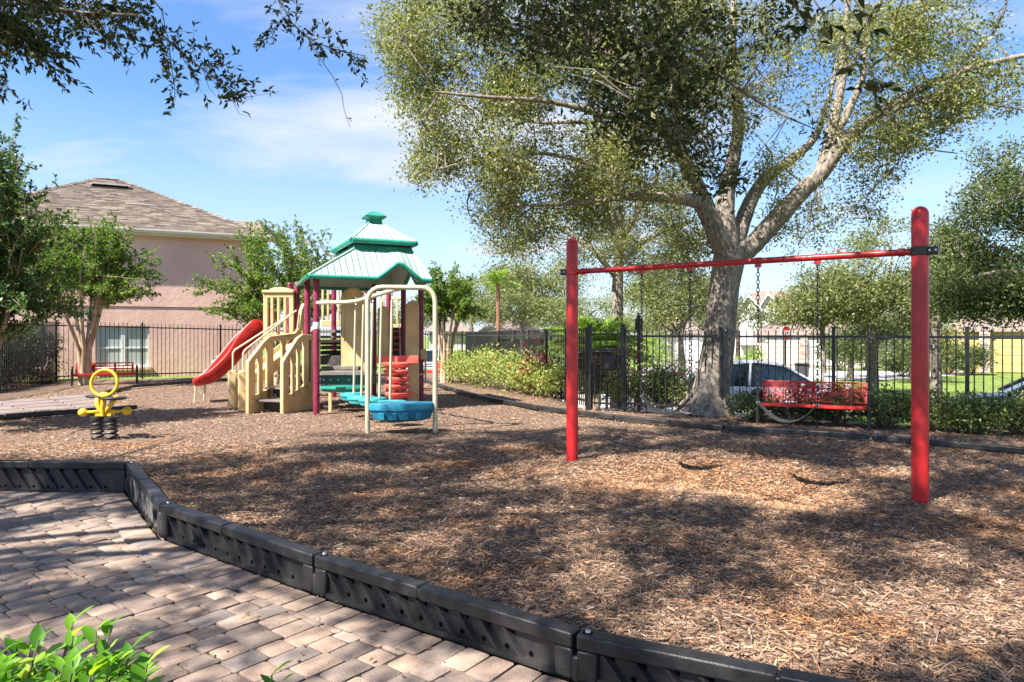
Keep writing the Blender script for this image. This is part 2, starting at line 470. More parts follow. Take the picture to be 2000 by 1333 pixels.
    def build(s, name, mats, parent=None, off=None, smooth=True, ang=40):
        if not isinstance(mats, (list, tuple)): mats = [mats]
        me = bpy.data.meshes.new(name)
        vs = s.v
        if off is not None:
            vs = [(p[0] - off[0], p[1] - off[1], p[2] - off[2]) for p in vs]
        me.from_pydata(vs, [], s.f)
        me.polygons.foreach_set("material_index", s.mi)
        if smooth:
            me.polygons.foreach_set("use_smooth", [True] * len(me.polygons))
            me.set_sharp_from_angle(angle=math.radians(ang))
        me.update()
        return link_mesh(name, me, parent, mats)

def np_mesh(name, verts, faces, material, parent=None, off=None, smooth=False):
    """verts (N,3), faces (K,k) with equal k"""
    verts = np.asarray(verts, dtype=np.float32)
    if off is not None:
        verts = verts - np.asarray(off, dtype=np.float32)
    faces = np.asarray(faces, dtype=np.int32)
    me = bpy.data.meshes.new(name)
    me.vertices.add(len(verts))
    me.vertices.foreach_set("co", verts.ravel())
    k = faces.shape[1]
    me.loops.add(faces.size)
    me.loops.foreach_set("vertex_index", faces.ravel())
    me.polygons.add(len(faces))
    me.polygons.foreach_set("loop_start", np.arange(0, faces.size, k, dtype=np.int32))
    if smooth:
        me.polygons.foreach_set("use_smooth", np.ones(len(faces), dtype=bool))
    me.update(calc_edges=True)
    return link_mesh(name, me, parent, [material])

def copy_part(o, parent, loc=None, rot=None, name=None):
    c = o.copy()
    COL.objects.link(c)
    c.parent = parent
    if loc is not None: c.location = loc
    if rot is not None: c.rotation_euler = rot
    return c

# ------------------------------------------------------------------ foliage helpers
def unit(a):
    return a / np.maximum(np.linalg.norm(a, axis=1, keepdims=True), 1e-9)

class Leaves:
    """collects leaf positions, axes and sizes; one four-sided folded blade for each"""
    def __init__(s):
        s.c = []; s.d = []; s.L = []
    def put(s, c, d, L):
        s.c.append(np.atleast_2d(c)); s.d.append(np.atleast_2d(d)); s.L.append(np.atleast_1d(L))
    def cluster(s, centre, radius, n, L, flat=0.7, out=None):
        p = RNG.normal(size=(n, 3)) * np.array([1, 1, flat]) * radius * 0.55
        d = unit(p + RNG.normal(size=(n, 3)) * radius * 0.5 + (0 if out is None else np.asarray(out) * radius * 0.5))
        s.put(np.asarray(centre) + p, d, L * RNG.uniform(0.65, 1.25, n))
    def clusters(s, centres, radius, n, L, flat=0.7):
        k = len(centres)
        r = RNG.uniform(0.6, 1.35, (k, 1, 1)) * radius
        p = RNG.normal(size=(k, n, 3)) * np.array([1, 1, flat]) * r * 0.55
        d = unit((p + RNG.normal(size=(k, n, 3)) * r * 0.5).reshape(-1, 3))
        s.put((np.asarray(centres)[:, None, :] + p).reshape(-1, 3), d, L * RNG.uniform(0.65, 1.25, k * n))
    def build(s, name, material, parent=None, off=None, width=0.45, up=0.6, fold=0.18, droop=0.0):
        c = np.concatenate(s.c); d = unit(np.concatenate(s.d)); L = np.concatenate(s.L)[:, None]
        n = len(c)
        if droop:
            d = unit(d + np.array([0, 0, -droop]))
        nm = RNG.normal(size=(n, 3)) + np.array([0, 0, up * 2])
        side = unit(np.cross(d, nm))
        nm = unit(np.cross(side, d))
        w = L * width * 0.5
        base = c - d * L * 0.5
        tip = c + d * L * 0.5 - nm * L * 0.08
        mid = c - d * L * 0.03
        v = np.stack([base, mid + side * w + nm * L * fold * 0.5, tip, mid - side * w + nm * L * fold * 0.5], 1).reshape(-1, 3)
        i = np.arange(n, dtype=np.int32)[:, None] * 4
        return np_mesh(name, v, i + np.array([[0, 1, 2, 3]], dtype=np.int32), material, parent, off)

def bez(p0, p1, sag=0.0, n=5, wob=0.0):
    p0, p1 = Vector(p0), Vector(p1)
    L = (p1 - p0).length
    side = Vector(RNG.normal(size=3)) * wob * L
    out = []
    for i in range(n + 1):
        t = i / n
        out.append(p0.lerp(p1, t) + (side + Vector((0, 0, -sag * L))) * (4 * t * (1 - t)))
    return out

def crown_on_skeleton(wood, limbs, centres, nbranch, rb=0.035, rt=0.008, up=0.12):
    """join leaf-cluster centres to the limbs: thick branchlets first, then thin twigs"""
    pts = []; 
    for lp in limbs:
        for a, b in zip(lp[:-1], lp[1:]):
            k = max(2, int((Vector(b) - Vector(a)).length / 0.25))
            for i in range(k):
                pts.append(Vector(a).lerp(Vector(b), i / k))
    cs = [Vector(c) for c in centres]
    idx = list(range(len(cs)))
    random.shuffle(idx)
    bi = idx[:nbranch]
    kd = KDTree(len(pts))
    for i, p in enumerate(pts): kd.insert(p, i)
    kd.balance()
    order = sorted(bi, key=lambda i: kd.find(cs[i])[2])
    nodes = list(pts)
    step = 40
    kd2 = kd
    for q, i in enumerate(order):
        if q % step == 0 and q:
            kd2 = KDTree(len(nodes))
            for j, p in enumerate(nodes): kd2.insert(p, j)
            kd2.balance()
        p, j, dist = kd2.find(cs[i])
        path = bez(p, cs[i], sag=-up * 0.3, n=4, wob=0.07)
        r0 = min(rb, 0.010 + 0.014 * dist)
        wood.tube(path, [r0 * (1 - 0.75 * t / 4) for t in range(5)], n=5, caps=False)
        nodes.extend(path[1:])
    kd3 = KDTree(len(nodes))
    for j, p in enumerate(nodes): kd3.insert(p, j)
    kd3.balance()
    for i in idx[nbranch:]:
        p, j, dist = kd3.find(cs[i])
        wood.tube(bez(p, cs[i], n=2, wob=0.08), [rt, rt * 0.7, rt * 0.4], n=3, caps=False)

def clump(p, scale, thr, seed):
    r = np.random.default_rng(seed)
    p = np.asarray(p); g = np.zeros(len(p))
    for k in range(9):
        d = r.normal(size=3); d /= np.linalg.norm(d)
        g += np.sin(p @ d * scale * r.uniform(0.6, 1.6) + r.uniform(0, 6.28))
    return p[g / 3 > thr]

def sample_view_lobes(lobes, dens=1.0):
    """lobes: (u, v, ru, rv, y0, y1, n) -> points in a real crown volume spanning depths y0..y1"""
    out = []
    for (u, v, ru, rv, y0, y1, n) in lobes:
        n = int(n * dens)
        a = RNG.uniform(0, 2 * np.pi, n); r = np.sqrt(RNG.uniform(0, 1, n))
        yy = RNG.uniform(y0, y1, n)
        uu = u + ru * r * np.cos(a); vv = v + rv * r * np.sin(a)
        out.append(np.stack([(uu - 1000) / F * yy, yy, H - (vv - HOR) / F * yy], 1))
    return np.concatenate(out)

def sample_lobes(lobes, n, shell=0.5):
    """lobes: (cx,cy,cz,rx,ry,rz) ellipsoids; points spread with more near the outside"""
    vol = np.array([l[3] * l[4] * l[5] for l in lobes]) ** 0.67
    k = RNG.choice(len(lobes), n, p=vol / vol.sum())
    L = np.array(lobes)[k]
    d = unit(RNG.normal(size=(n, 3)))
    r = RNG.uniform(shell, 1.0, (n, 1))
    return L[:, :3] + d * r * L[:, 3:]

def bough(wood, lv, path, r0, nside, slen, leafL, per, spread=1.0, hang=0.15, r1=0.003, start=0.15):
    """a branch along path with side twigs in leaf"""
    path = [Vector(p) for p in path]
    k = len(path)
    wood.tube(path, [r0 + (r1 - r0) * i / (k - 1) for i in range(k)], n=5, caps=False)
    seg = [(path[i + 1] - path[i]).length for i in range(k - 1)]
    tot = sum(seg)
    for q in range(nside):
        t = (start + (1 - start) * (q + random.random()) / nside) * tot
        i = 0
        while i < k - 2 and t > seg[i]:
            t -= seg[i]; i += 1
        p = path[i].lerp(path[i + 1], min(1, t / max(seg[i], 1e-6)))
        ax = (path[i + 1] - path[i]).normalized()
        d = (ax * random.uniform(0.2, 0.9) + Vector(RNG.normal(size=3)) * 0.75 * spread + Vector((0, 0, -hang))).normalized()
        L = slen * random.uniform(0.45, 1.2)
        e = p + d * L
        tw = bez(p, e, sag=0.05, n=2, wob=0.08)
        wood.tube(tw, [0.0035, 0.0025, 0.001], n=3, caps=False)
        m = max(2, int(per * L / slen))
        tt = RNG.uniform(0.1, 1.05, m)
        c = np.array([tw[0].lerp(tw[2], x) for x in tt])
        dd = unit(np.array(d)[None, :] * 0.7 + RNG.normal(size=(m, 3)) * 0.6)
        l = leafL * RNG.uniform(0.7, 1.25, m)
        lv.put(c + dd * (l * 0.5)[:, None], dd, l)

# ================================================================== GROUND
NEAR = [Vector((-7.9, 7.28)), Vector((-5.92, 7.20)), Vector((-3.98, 7.12)), Vector((-2.83, 5.54)), Vector((-1.25, 4.33)),
        Vector((0.288, 3.24)), Vector((2.0, 2.43)), Vector((3.7, 1.6))]
NEAR_TOP = [0.10, 0.095, 0.088, 0.050, 0.022, -0.002, -0.01, -0.01]
PAT_Z = -0.22
FENCE_SIDE = [Vector((-11.6, 11.4)), Vector((-12.8, 17.2)), Vector((-13.5, 19.9)), Vector((-14.1, 21.4))]
FA0, FC, FG, FR = Vector((-14.1, 21.4)), Vector((-1.93, 29.3)), Vector((1.48, 13.3)), Vector((11.2, 8.42))

def patio_side(x, y):
    """signed distance to the near border, positive on the patio"""
    x = np.asarray(x, float); y = np.asarray(y, float)
    best = np.full(x.shape, 1e9); sgn = np.ones(x.shape)
    for a, b in zip(NEAR[:-1], NEAR[1:]):
        d = b - a; L2 = d.length_squared
        t = np.clip(((x - a.x) * d.x + (y - a.y) * d.y) / L2, 0, 1)
        px, py = a.x + d.x * t, a.y + d.y * t
        dist = np.hypot(x - px, y - py)
        cr_ = d.x * (y - a.y) - d.y * (x - a.x)
        m = dist < best - 1e-9
        best = np.where(m, dist, best)
        sgn = np.where(m, np.where(cr_ < 0, 1, -1), sgn)
    return best * sgn

def outside_fence(x, y, marg=0.0):
    poly = FENCE_SIDE + [FC, FG, FR, Vector((11.2, -8)), Vector((-11.6, -8))]
    x = np.asarray(x, float); y = np.asarray(y, float)
    ins = np.zeros(x.shape, bool)
    n = len(poly)
    for i in range(n):
        a, b = poly[i], poly[(i + 1) % n]
        c = (a.y > y) != (b.y > y)
        with np.errstate(divide='ignore', invalid='ignore'):
            xi = (b.x - a.x) * (y - a.y) / (b.y - a.y if b.y != a.y else 1e-9) + a.x
        ins ^= c & (x < xi)
    return ~ins

def vnoise(x, y, s, seed):
    r = np.random.default_rng(seed)
    z = np.zeros_like(x)
    for k in range(7):
        a = r.uniform(0, 2 * np.pi); ph = r.uniform(0, 6.28); f = s * r.uniform(0.6, 1.7)
        z += np.sin((x * math.cos(a) + y * math.sin(a)) * f + ph)
    return z / 7

def mulch_h(x, y):
    x = np.asarray(x, float); y = np.asarray(y, float)
    z = -0.025 + 0.03 * vnoise(x, y, 1.3, 3) + 0.014 * vnoise(x, y, 4.0, 5) + 0.006 * vnoise(x, y, 13.0, 6)
    z -= 0.04 * np.clip((5.0 - y) / 3.0, 0, 1)
    # wear hollows under the two swings
    for (cx, cy) in ((1.57, 7.0), (2.55, 6.35)):
        z -= 0.10 * np.exp(-(((x - cx) ** 2 + (y - cy) ** 2) / 0.35)) - 0.03 * np.exp(-((np.hypot(x - cx, y - cy) - 0.95) ** 2) / 0.06)
    return z

def street_side(x, y):
    # beyond the hedge strip the ground drops to the street
    x = np.asarray(x, float); y = np.asarray(y, float)
    dB = (FG - FC).normalized()
    right_d = (x - FG.x) * (-fd_[1]) + (y - FG.y) * fd_[0]
    b_d = (x - FG.x) * (-dB.y) + (y - FG.y) * dB.x
    return np.where(y < FG.y + 2, right_d > 0.95, b_d > 0.35) & (x > -2.2)
fd_ = ((FR - FG).normalized().x, (FR - FG).normalized().y)

def make_ground():
    nx, ny = 280, 330
    X0, X1, Y0, Y1 = -17.0, 13.0, -3.0, 31.0
    gx, gy = np.meshgrid(np.linspace(X0, X1, nx), np.linspace(Y0, Y1, ny))
    z = mulch_h(gx, gy)
    ps = patio_side(gx, gy)
    z = np.where(ps > -0.105, -0.42, z)
    of = outside_fence(gx, gy)
    z = np.where(of, -0.12, z)
    z = np.where(of & street_side(gx, gy), -0.79, z)
    edge = (gx < X0 + 0.2) | (gx > X1 - 0.2) | (gy > Y1 - 0.2) | (gy < Y0 + 0.2)
    z = np.where(edge, -0.79, z)
    v = np.stack([gx, gy, z], -1).reshape(-1, 3)
    i = (np.arange(ny - 1)[:, None] * nx + np.arange(nx - 1)[None, :]).ravel()
    f = np.stack([i, i + 1, i + 1 + nx, i + nx], 1)
    o = np_mesh('mulch_ground', v, f, M['mulch'], smooth=True)
    tag(o, kind='structure')
    # the wide terrain beyond, one sheet with an opening for the playground
    R = 900
    v = [(-R, -R, -0.78), (R, -R, -0.78), (R, R, -0.78), (-R, R, -0.78), (X0 + .05, Y0 + .05, -0.78), (X1 - .05, Y0 + .05, -0.78), (X1 - .05, Y1 - .05, -0.78), (X0 + .05, Y1 - .05, -0.78)]
    f = [(0, 1, 5, 4), (1, 2, 6, 5), (2, 3, 7, 6), (3, 0, 4, 7)]
    o = np_mesh('terrain', v, f, M['grass_ground'])
    tag(o, kind='structure')

make_ground()

def sheet(name, poly, z, material):
    mb = MB()
    mb.add([(p[0], p[1], z) for p in poly], [tuple(range(len(poly)))])
    return tag(mb.build(name, material, smooth=False), kind='structure')

fd = (FR - FG).normalized()
fn = Vector((-fd.y, fd.x))         # away from the playground
def along(t, d): 
    p = FG + fd * t + fn * d
    return (p.x, p.y)
# lawn behind the far fence, street beyond, driveways
sheet('lawn', [along(2.0, 1.0), along(40, 1.0), along(40, 46), along(11.2, 46), along(11.2, 26), along(8.2, 20), along(5.0, 10), along(3.4, 1.0)], -0.760, M['grass_ground'])
sheet('lawn', [(-60, 36), (1.6, 36), (5.5, 60), (-60, 60)], -0.760, M['grass_ground'])
sheet('street', [(-60, 29.6), (-1.2, 29.6), (0.2, 22.0), (1.5, 14.2), along(1.95, 0.4), along(2.0, 60), along(-3.0, 60), (1.8, 36), (-60, 36)], -0.770, M['concrete'])
sheet('driveway', [along(5.0, 24.0), along(2.0, 24.0), along(2.0, 36), along(11.0, 34)], -0.750, M['concrete'])
sheet('pavement', [along(12.0, 26.0), along(40, 26.0), along(40, 27.2), along(12.0, 27.2)], -0.752, M['concrete'])
sheet('yard', [(-60, 20), (-14.3, 21.6), (-2.2, 29.5), (-60, 29.5)], -0.056, M['grass_ground'])

# ---------------------------------------------------------------- mulch chips
def make_chips():
    def pts(n, ylo, yhi, power):
        y = ylo + (yhi - ylo) * RNG.uniform(0, 1, n) ** power
        x = RNG.uniform(-0.80, 0.80, n) * y
        return x, y
    def keep(x, y):
        ps = patio_side(x, y)
        return (ps < -0.13) & ~outside_fence(x, y) & (x < 8.5) & (x > -11.5) 
    def lay(n, ylo, yhi, power, lmin, lmax, ridge, name):
        x, y = pts(n, ylo, yhi, power)
        k = keep(x, y); x, y = x[k], y[k]
        n = len(x)
        z = mulch_h(x, y) + RNG.uniform(-0.004, 0.022, n)
        L = lmin + (lmax - lmin) * RNG.beta(1.4, 3.0, n)
        w = RNG.uniform(0.10, 0.34, n) * L * 0.55 + 0.003
        a = RNG.uniform(0, 2 * np.pi, n)
        tilt = RNG.normal(0, 0.22, n); roll = RNG.normal(0, 0.35, n)
        d = np.stack([np.cos(a) * np.cos(tilt), np.sin(a) * np.cos(tilt), np.sin(tilt)], 1)
        s = np.stack([-np.sin(a) * np.cos(roll), np.cos(a) * np.cos(roll), np.sin(roll)], 1)
        nm = np.cross(d, s)
        c = np.stack([x, y, z], 1)
        Lh = (L / 2)[:, None]; wh = (w / 2)[:, None]
        if ridge:
            th = (w * RNG.uniform(0.25, 0.6, n))[:, None]
            taper = RNG.uniform(0.4, 1.0, (n, 1)); taper2 = RNG.uniform(0.3, 1.0, (n, 1))
            v = np.stack([c - d * Lh - s * wh * taper, c - d * Lh + s * wh * taper, c + d * Lh + s * wh * taper2, c + d * Lh - s * wh * taper2,
                          c - d * Lh * 0.8 + nm * th, c + d * Lh * 0.8 + nm * th], 1).reshape(-1, 3)
            i = np.arange(n, dtype=np.int32)[:, None] * 6
            f = np.concatenate([i + np.array([[0, 3, 5, 4]]), i + np.array([[2, 1, 4, 5]])], 0)
            f2 = None
        else:
            v = np.stack([c - d * Lh, c + s * wh, c + d * Lh, c - s * wh], 1).reshape(-1, 3)
            i = np.arange(n, dtype=np.int32)[:, None] * 4
            f = i + np.array([[0, 1, 2, 3]])
        o = np_mesh(name, v, f, M['chips'])
        tag(o, 'loose brown and grey bark chips covering the playground floor', 'bark chips', kind='stuff')
    lay(235000, 2.0, 9.0, 0.80, 0.015, 0.066, True, 'bark_chips')
    lay(130000, 6.5, 21.0, 0.85, 0.03, 0.11, False, 'bark_chips')
    # newer orange wood kicked up under the swings
    n = 15000
    k = RNG.integers(0, 3, n)
    cx = np.array([1.55, 2.55, 2.0])[k]; cy = np.array([7.0, 6.45, 7.4])[k]
    x = cx + RNG.normal(0, 0.42, n); y = cy + RNG.normal(0, 0.30, n)
    L = RNG.uniform(0.012, 0.05, n)[:, None]; a = RNG.uniform(0, 6.28, n)
    d = np.stack([np.cos(a), np.sin(a), RNG.normal(0, .2, n)], 1); sd = np.stack([-np.sin(a), np.cos(a), RNG.normal(0, .3, n)], 1)
    c = np.stack([x, y, mulch_h(x, y) + RNG.uniform(0.010, 0.026, n)], 1)
    v = np.stack([c - d * L / 2, c + sd * L * .16, c + d * L / 2, c - sd * L * .16], 1).reshape(-1, 3)
    i = np.arange(n, dtype=np.int32)[:, None] * 4
    tag(np_mesh('fresh_chips', v, i + np.array([[0, 1, 2, 3]]), M['fresh_chips']), 'orange tinted fresh wood chips in the worn patch under the swings', 'wood chips', kind='stuff')
    # a few chips spilled over on to the pavers along the border
    n = 5200
    x = RNG.uniform(-5.5, 1.6, n); y = RNG.uniform(2.3, 7.2, n)
    ps = patio_side(x, y)
    k = (ps > 0.004) & (RNG.uniform(0, 1, n) < np.exp(-ps / 0.05) + 0.012)
    x, y = x[k], y[k]; n = len(x)
    L = RNG.uniform(0.010, 0.045, n)[:, None]; a = RNG.uniform(0, 6.28, n)
    d = np.stack([np.cos(a), np.sin(a), RNG.normal(0, .12, n)], 1); sd = np.stack([-np.sin(a), np.cos(a), RNG.normal(0, .2, n)], 1)
    c = np.stack([x, y, PAT_Z + RNG.uniform(0.003, 0.012, n)], 1)
    v = np.stack([c - d * L / 2, c + sd * L * .16, c + d * L / 2, c - sd * L * .16], 1).reshape(-1, 3)
    i = np.arange(n, dtype=np.int32)[:, None] * 4
    tag(np_mesh('spilled_chips', v, i + np.array([[0, 1, 2, 3]]), M['chips']), 'bark crumbs spilled on the pavers along the black border', 'bark chips', kind='stuff')
    # long twigs and needles lying on top
    x, y = pts(2600, 2.2, 9.5, 0.8)
    k = keep(x, y); x, y = x[k], y[k]; n = len(x)
    z = mulch_h(x, y) + 0.022
    L = RNG.uniform(0.08, 0.26, n)[:, None]; a = RNG.uniform(0, 2 * np.pi, n)
    d = np.stack([np.cos(a), np.sin(a), RNG.normal(0, 0.06, n)], 1)
    s = np.stack([-np.sin(a), np.cos(a), np.zeros(n)], 1) * RNG.uniform(0.0015, 0.003, n)[:, None]
    c = np.stack([x, y, z], 1); b = s[:, [1, 0, 2]] * np.array([1, -1, 1]) * 6 * RNG.normal(0, 1, (n, 1))
    up = np.array([[0, 0, 0.003]])
    v = np.stack([c - d * L / 2 - s, c - d * L / 2 + s, c + s * 2 + up, c + d * L / 2 + s, c + d * L / 2 - s, c - s + up], 1).reshape(-1, 3)
    i = np.arange(n, dtype=np.int32)[:, None] * 6
    f = np.concatenate([i + np.array([[0, 1, 2, 5]]), i + np.array([[5, 2, 3, 4]])], 0)
    tag(np_mesh('fallen_twigs', v, f, M['chips']), 'thin dry twigs strewn over the bark chips', 'twigs', kind='stuff')
    lv = Leaves()
    x, y = pts(900, 2.3, 10, 0.8)
    k = keep(x, y); x, y = x[k], y[k]; n = len(x)
    a = RNG.uniform(0, 6.28, n)
    lv.put(np.stack([x, y, mulch_h(x, y) + 0.03], 1), np.stack([np.cos(a), np.sin(a), RNG.normal(0, .2, n)], 1), RNG.uniform(0.03, 0.06, n))
    x = RNG.uniform(-4.5, 1.0, 500); y = RNG.uniform(2.6, 7.1, 500)
    k = patio_side(x, y) > 0.1
    x, y = x[k], y[k]; n = len(x); a = RNG.uniform(0, 6.28, n)
    lv.put(np.stack([x, y, np.full(n, PAT_Z + 0.012)], 1), np.stack([np.cos(a), np.sin(a), RNG.normal(0, .1, n)], 1), RNG.uniform(0.012, 0.045, n))
    tag(lv.build('fallen_leaves', M['dry_leaf'], up=2.5), 'small dry brown leaves scattered on bark chips and pavers', 'leaves', kind='stuff')

make_chips()

# ---------------------------------------------------------------- patio of pavers
def make_patio():
    e_l = Vector((0.628, 0.778)); e_c = Vector((0.778, -0.628))
    org = Vector((-2.6, 4.4))
    base = MB()
    P = [Vector((-7.9, 7.19)), Vector((-4.01, 7.04)), Vector((-2.89, 5.48)), Vector((-1.29, 4.26)), Vector((0.25, 3.16)), Vector((2.0, 2.33)), Vector((3.6, 1.5)), Vector((3.6, 0.2)), Vector((-7.9, 0.2))]
    base.add([(p.x, p.y, PAT_Z - 0.016) for p in P], [tuple(range(len(P) - 1, -1, -1))])
    patio = tag(base.build('patio', M['joint_sand'], smooth=False), kind='structure')
    items = []
    course = 0.158
    for j in range(-36, 40):
        s = -6.5 + random.uniform(0, 0.2)
        wob = random.uniform(-0.004, 0.004)
        while s < 7.0:
            L = random.choice([0.232, 0.232, 0.232, 0.158, 0.158, 0.195])
            a = org + e_l * (s + L / 2) + e_c * (j * course + wob)
            s += L
            d = float(patio_side(np.array([a.x]), np.array([a.y]))[0])
            if d < 0.14 or a.y < 1.9 or a.x < -7.2 or a.x > 3.2: continue
            if abs(a.x) > 0.80 * a.y + 0.5: continue
            items.append((a, L, course, math.atan2(e_l.y, e_l.x), -0.007 if d < 0.42 else 0.0))
    # soldier course against the border, cut to follow it
    for a, b in zip(NEAR[:-2], NEAR[1:-1]):
        d = (b - a); L = d.length; d.normalize(); nrm = Vector((d.y, -d.x))
        n = int(round(L / 0.158))
        for i in range(n):
            c = a + d * ((i + 0.5) * L / n) + nrm * 0.126
            items.append((c, 0.235, L / n, math.atan2(nrm.y, nrm.x), 0.004))
    items.sort(key=lambda q: q[0].length)
    def shape(mb, L, W, seed):
        r = random.Random(seed)
        hx, hy = L / 2 - r.uniform(0.003, 0.006), W / 2 - r.uniform(0.003, 0.006)
        j = lambda: r.uniform(-0.0045, 0.0045)
        ch = 0.011
        b4 = [(-hx + j(), -hy + j()), (hx + j(), -hy + j()), (hx + j(), hy + j()), (-hx + j(), hy + j())]
        # eight-sided outline: corners knocked off
        o8 = []
        for k in range(4):
            p, q, n_ = b4[k - 1], b4[k], b4[(k + 1) % 4]
            for t in (p, n_):
                l = math.hypot(t[0] - q[0], t[1] - q[1])
                o8.append((q[0] + (t[0] - q[0]) / l * 0.012, q[1] + (t[1] - q[1]) / l * 0.012))
        o8 = [o8[i] for i in range(8)]
        vs = [(x, y, -0.03) for x, y in o8] + [(x, y, -0.006) for x, y in o8] + [(x * (1 - ch / hx), y * (1 - ch / hy), 0.0) for x, y in o8]
        fs = [tuple(range(16, 24))]
        for k in range(8):
            k2 = (k + 1) % 8
            fs += [(k, k2, k2 + 8, k + 8), (k + 8, k2 + 8, k2 + 16, k + 16)]
        return vs, fs
    protos = {}
    rest = MB()
    for q, (c, L, W, rz, dz) in enumerate(items):
        z = PAT_Z + dz + random.uniform(-0.003, 0.003)
        tx, ty = random.gauss(0, 0.008), random.gauss(0, 0.008)
        vs, fs = shape(None, L, W, q)
        rot = Matrix.Rotation(rz + random.gauss(0, 0.006), 3, 'Z') @ Matrix.Rotation(tx, 3, 'X') @ Matrix.Rotation(ty, 3, 'Y')
        if q < 300:
            me_key = (round(L, 2), round(W, 2), q % 9)
            if me_key not in protos:
                mb = MB(); mb.add(vs, fs)
                o = mb.build('paver', M['paver'], patio, ang=50)
                protos[me_key] = o
            else:
                o = copy_part(protos[me_key], patio)
            o.location = (c.x, c.y, z)
            o.rotation_euler = rot.to_euler()
        else:
            rest.add([rot @ Vector(v) + Vector((c.x, c.y, z)) for v in vs], fs)
    o = rest.build('paver_field', M['paver'], patio, ang=50)
    o['kind'] = 'stuff'
make_patio()
# per-object tone for the single pavers: island random is per mesh, so add object random
nt = M['paver'].node_tree
oi = nt.nodes.new("ShaderNodeObjectInfo")
g_ = [n for n in nt.nodes if n.type == 'NEW_GEOMETRY'][0]
rp_ = [n for n in nt.nodes if n.type == 'VALTORGB'][0]
ad = nt.nodes.new("ShaderNodeMath"); ad.operation = 'ADD'
fr_ = nt.nodes.new("ShaderNodeMath"); fr_.operation = 'FRACT'
nt.links.new(g_.outputs["Random Per Island"], ad.inputs[0]); nt.links.new(oi.outputs["Random"], ad.inputs[1])
nt.links.new(ad.outputs[0], fr_.inputs[0]); nt.links.new(fr_.outputs[0], rp_.inputs[0])

# ---------------------------------------------------------------- entry path of slabs at the side
def make_path():
    A, B = Vector((-8.55, 11.55)), Vector((-7.25, 13.0))
    C, D = Vector((-9.75, 16.2)), Vector((-11.2, 13.2))
    base = MB()
    base.add([(p.x, p.y, 0.0) for p in (A, B, C, D)], [(0, 1, 2, 3)])
    path = tag(base.build('path', M['joint_sand'], smooth=False), kind='structure')
    nu, nv = 3, 5
    for i in range(nu):
        for j in range(nv):
            def q(a, b):
                return A.lerp(B, a).lerp(D.lerp(C, a), b)
            e = 0.012
            c = [q(i / nu + e, j / nv + e), q((i + 1) / nu - e, j / nv + e), q((i + 1) / nu - e, (j + 1) / nv - e), q(i / nu + e, (j + 1) / nv - e)]
            mb = MB()
            mb.add([(p.x, p.y, 0.0) for p in c] + [(p.x, p.y, 0.035) for p in c], [(3, 2, 1, 0), (4, 5, 6, 7), (0, 1, 5, 4), (1, 2, 6, 5), (2, 3, 7, 6), (3, 0, 4, 7)])
            bevel(mb.build('slab', M['slab'], path, smooth=False), 0.008, 2)
make_path()

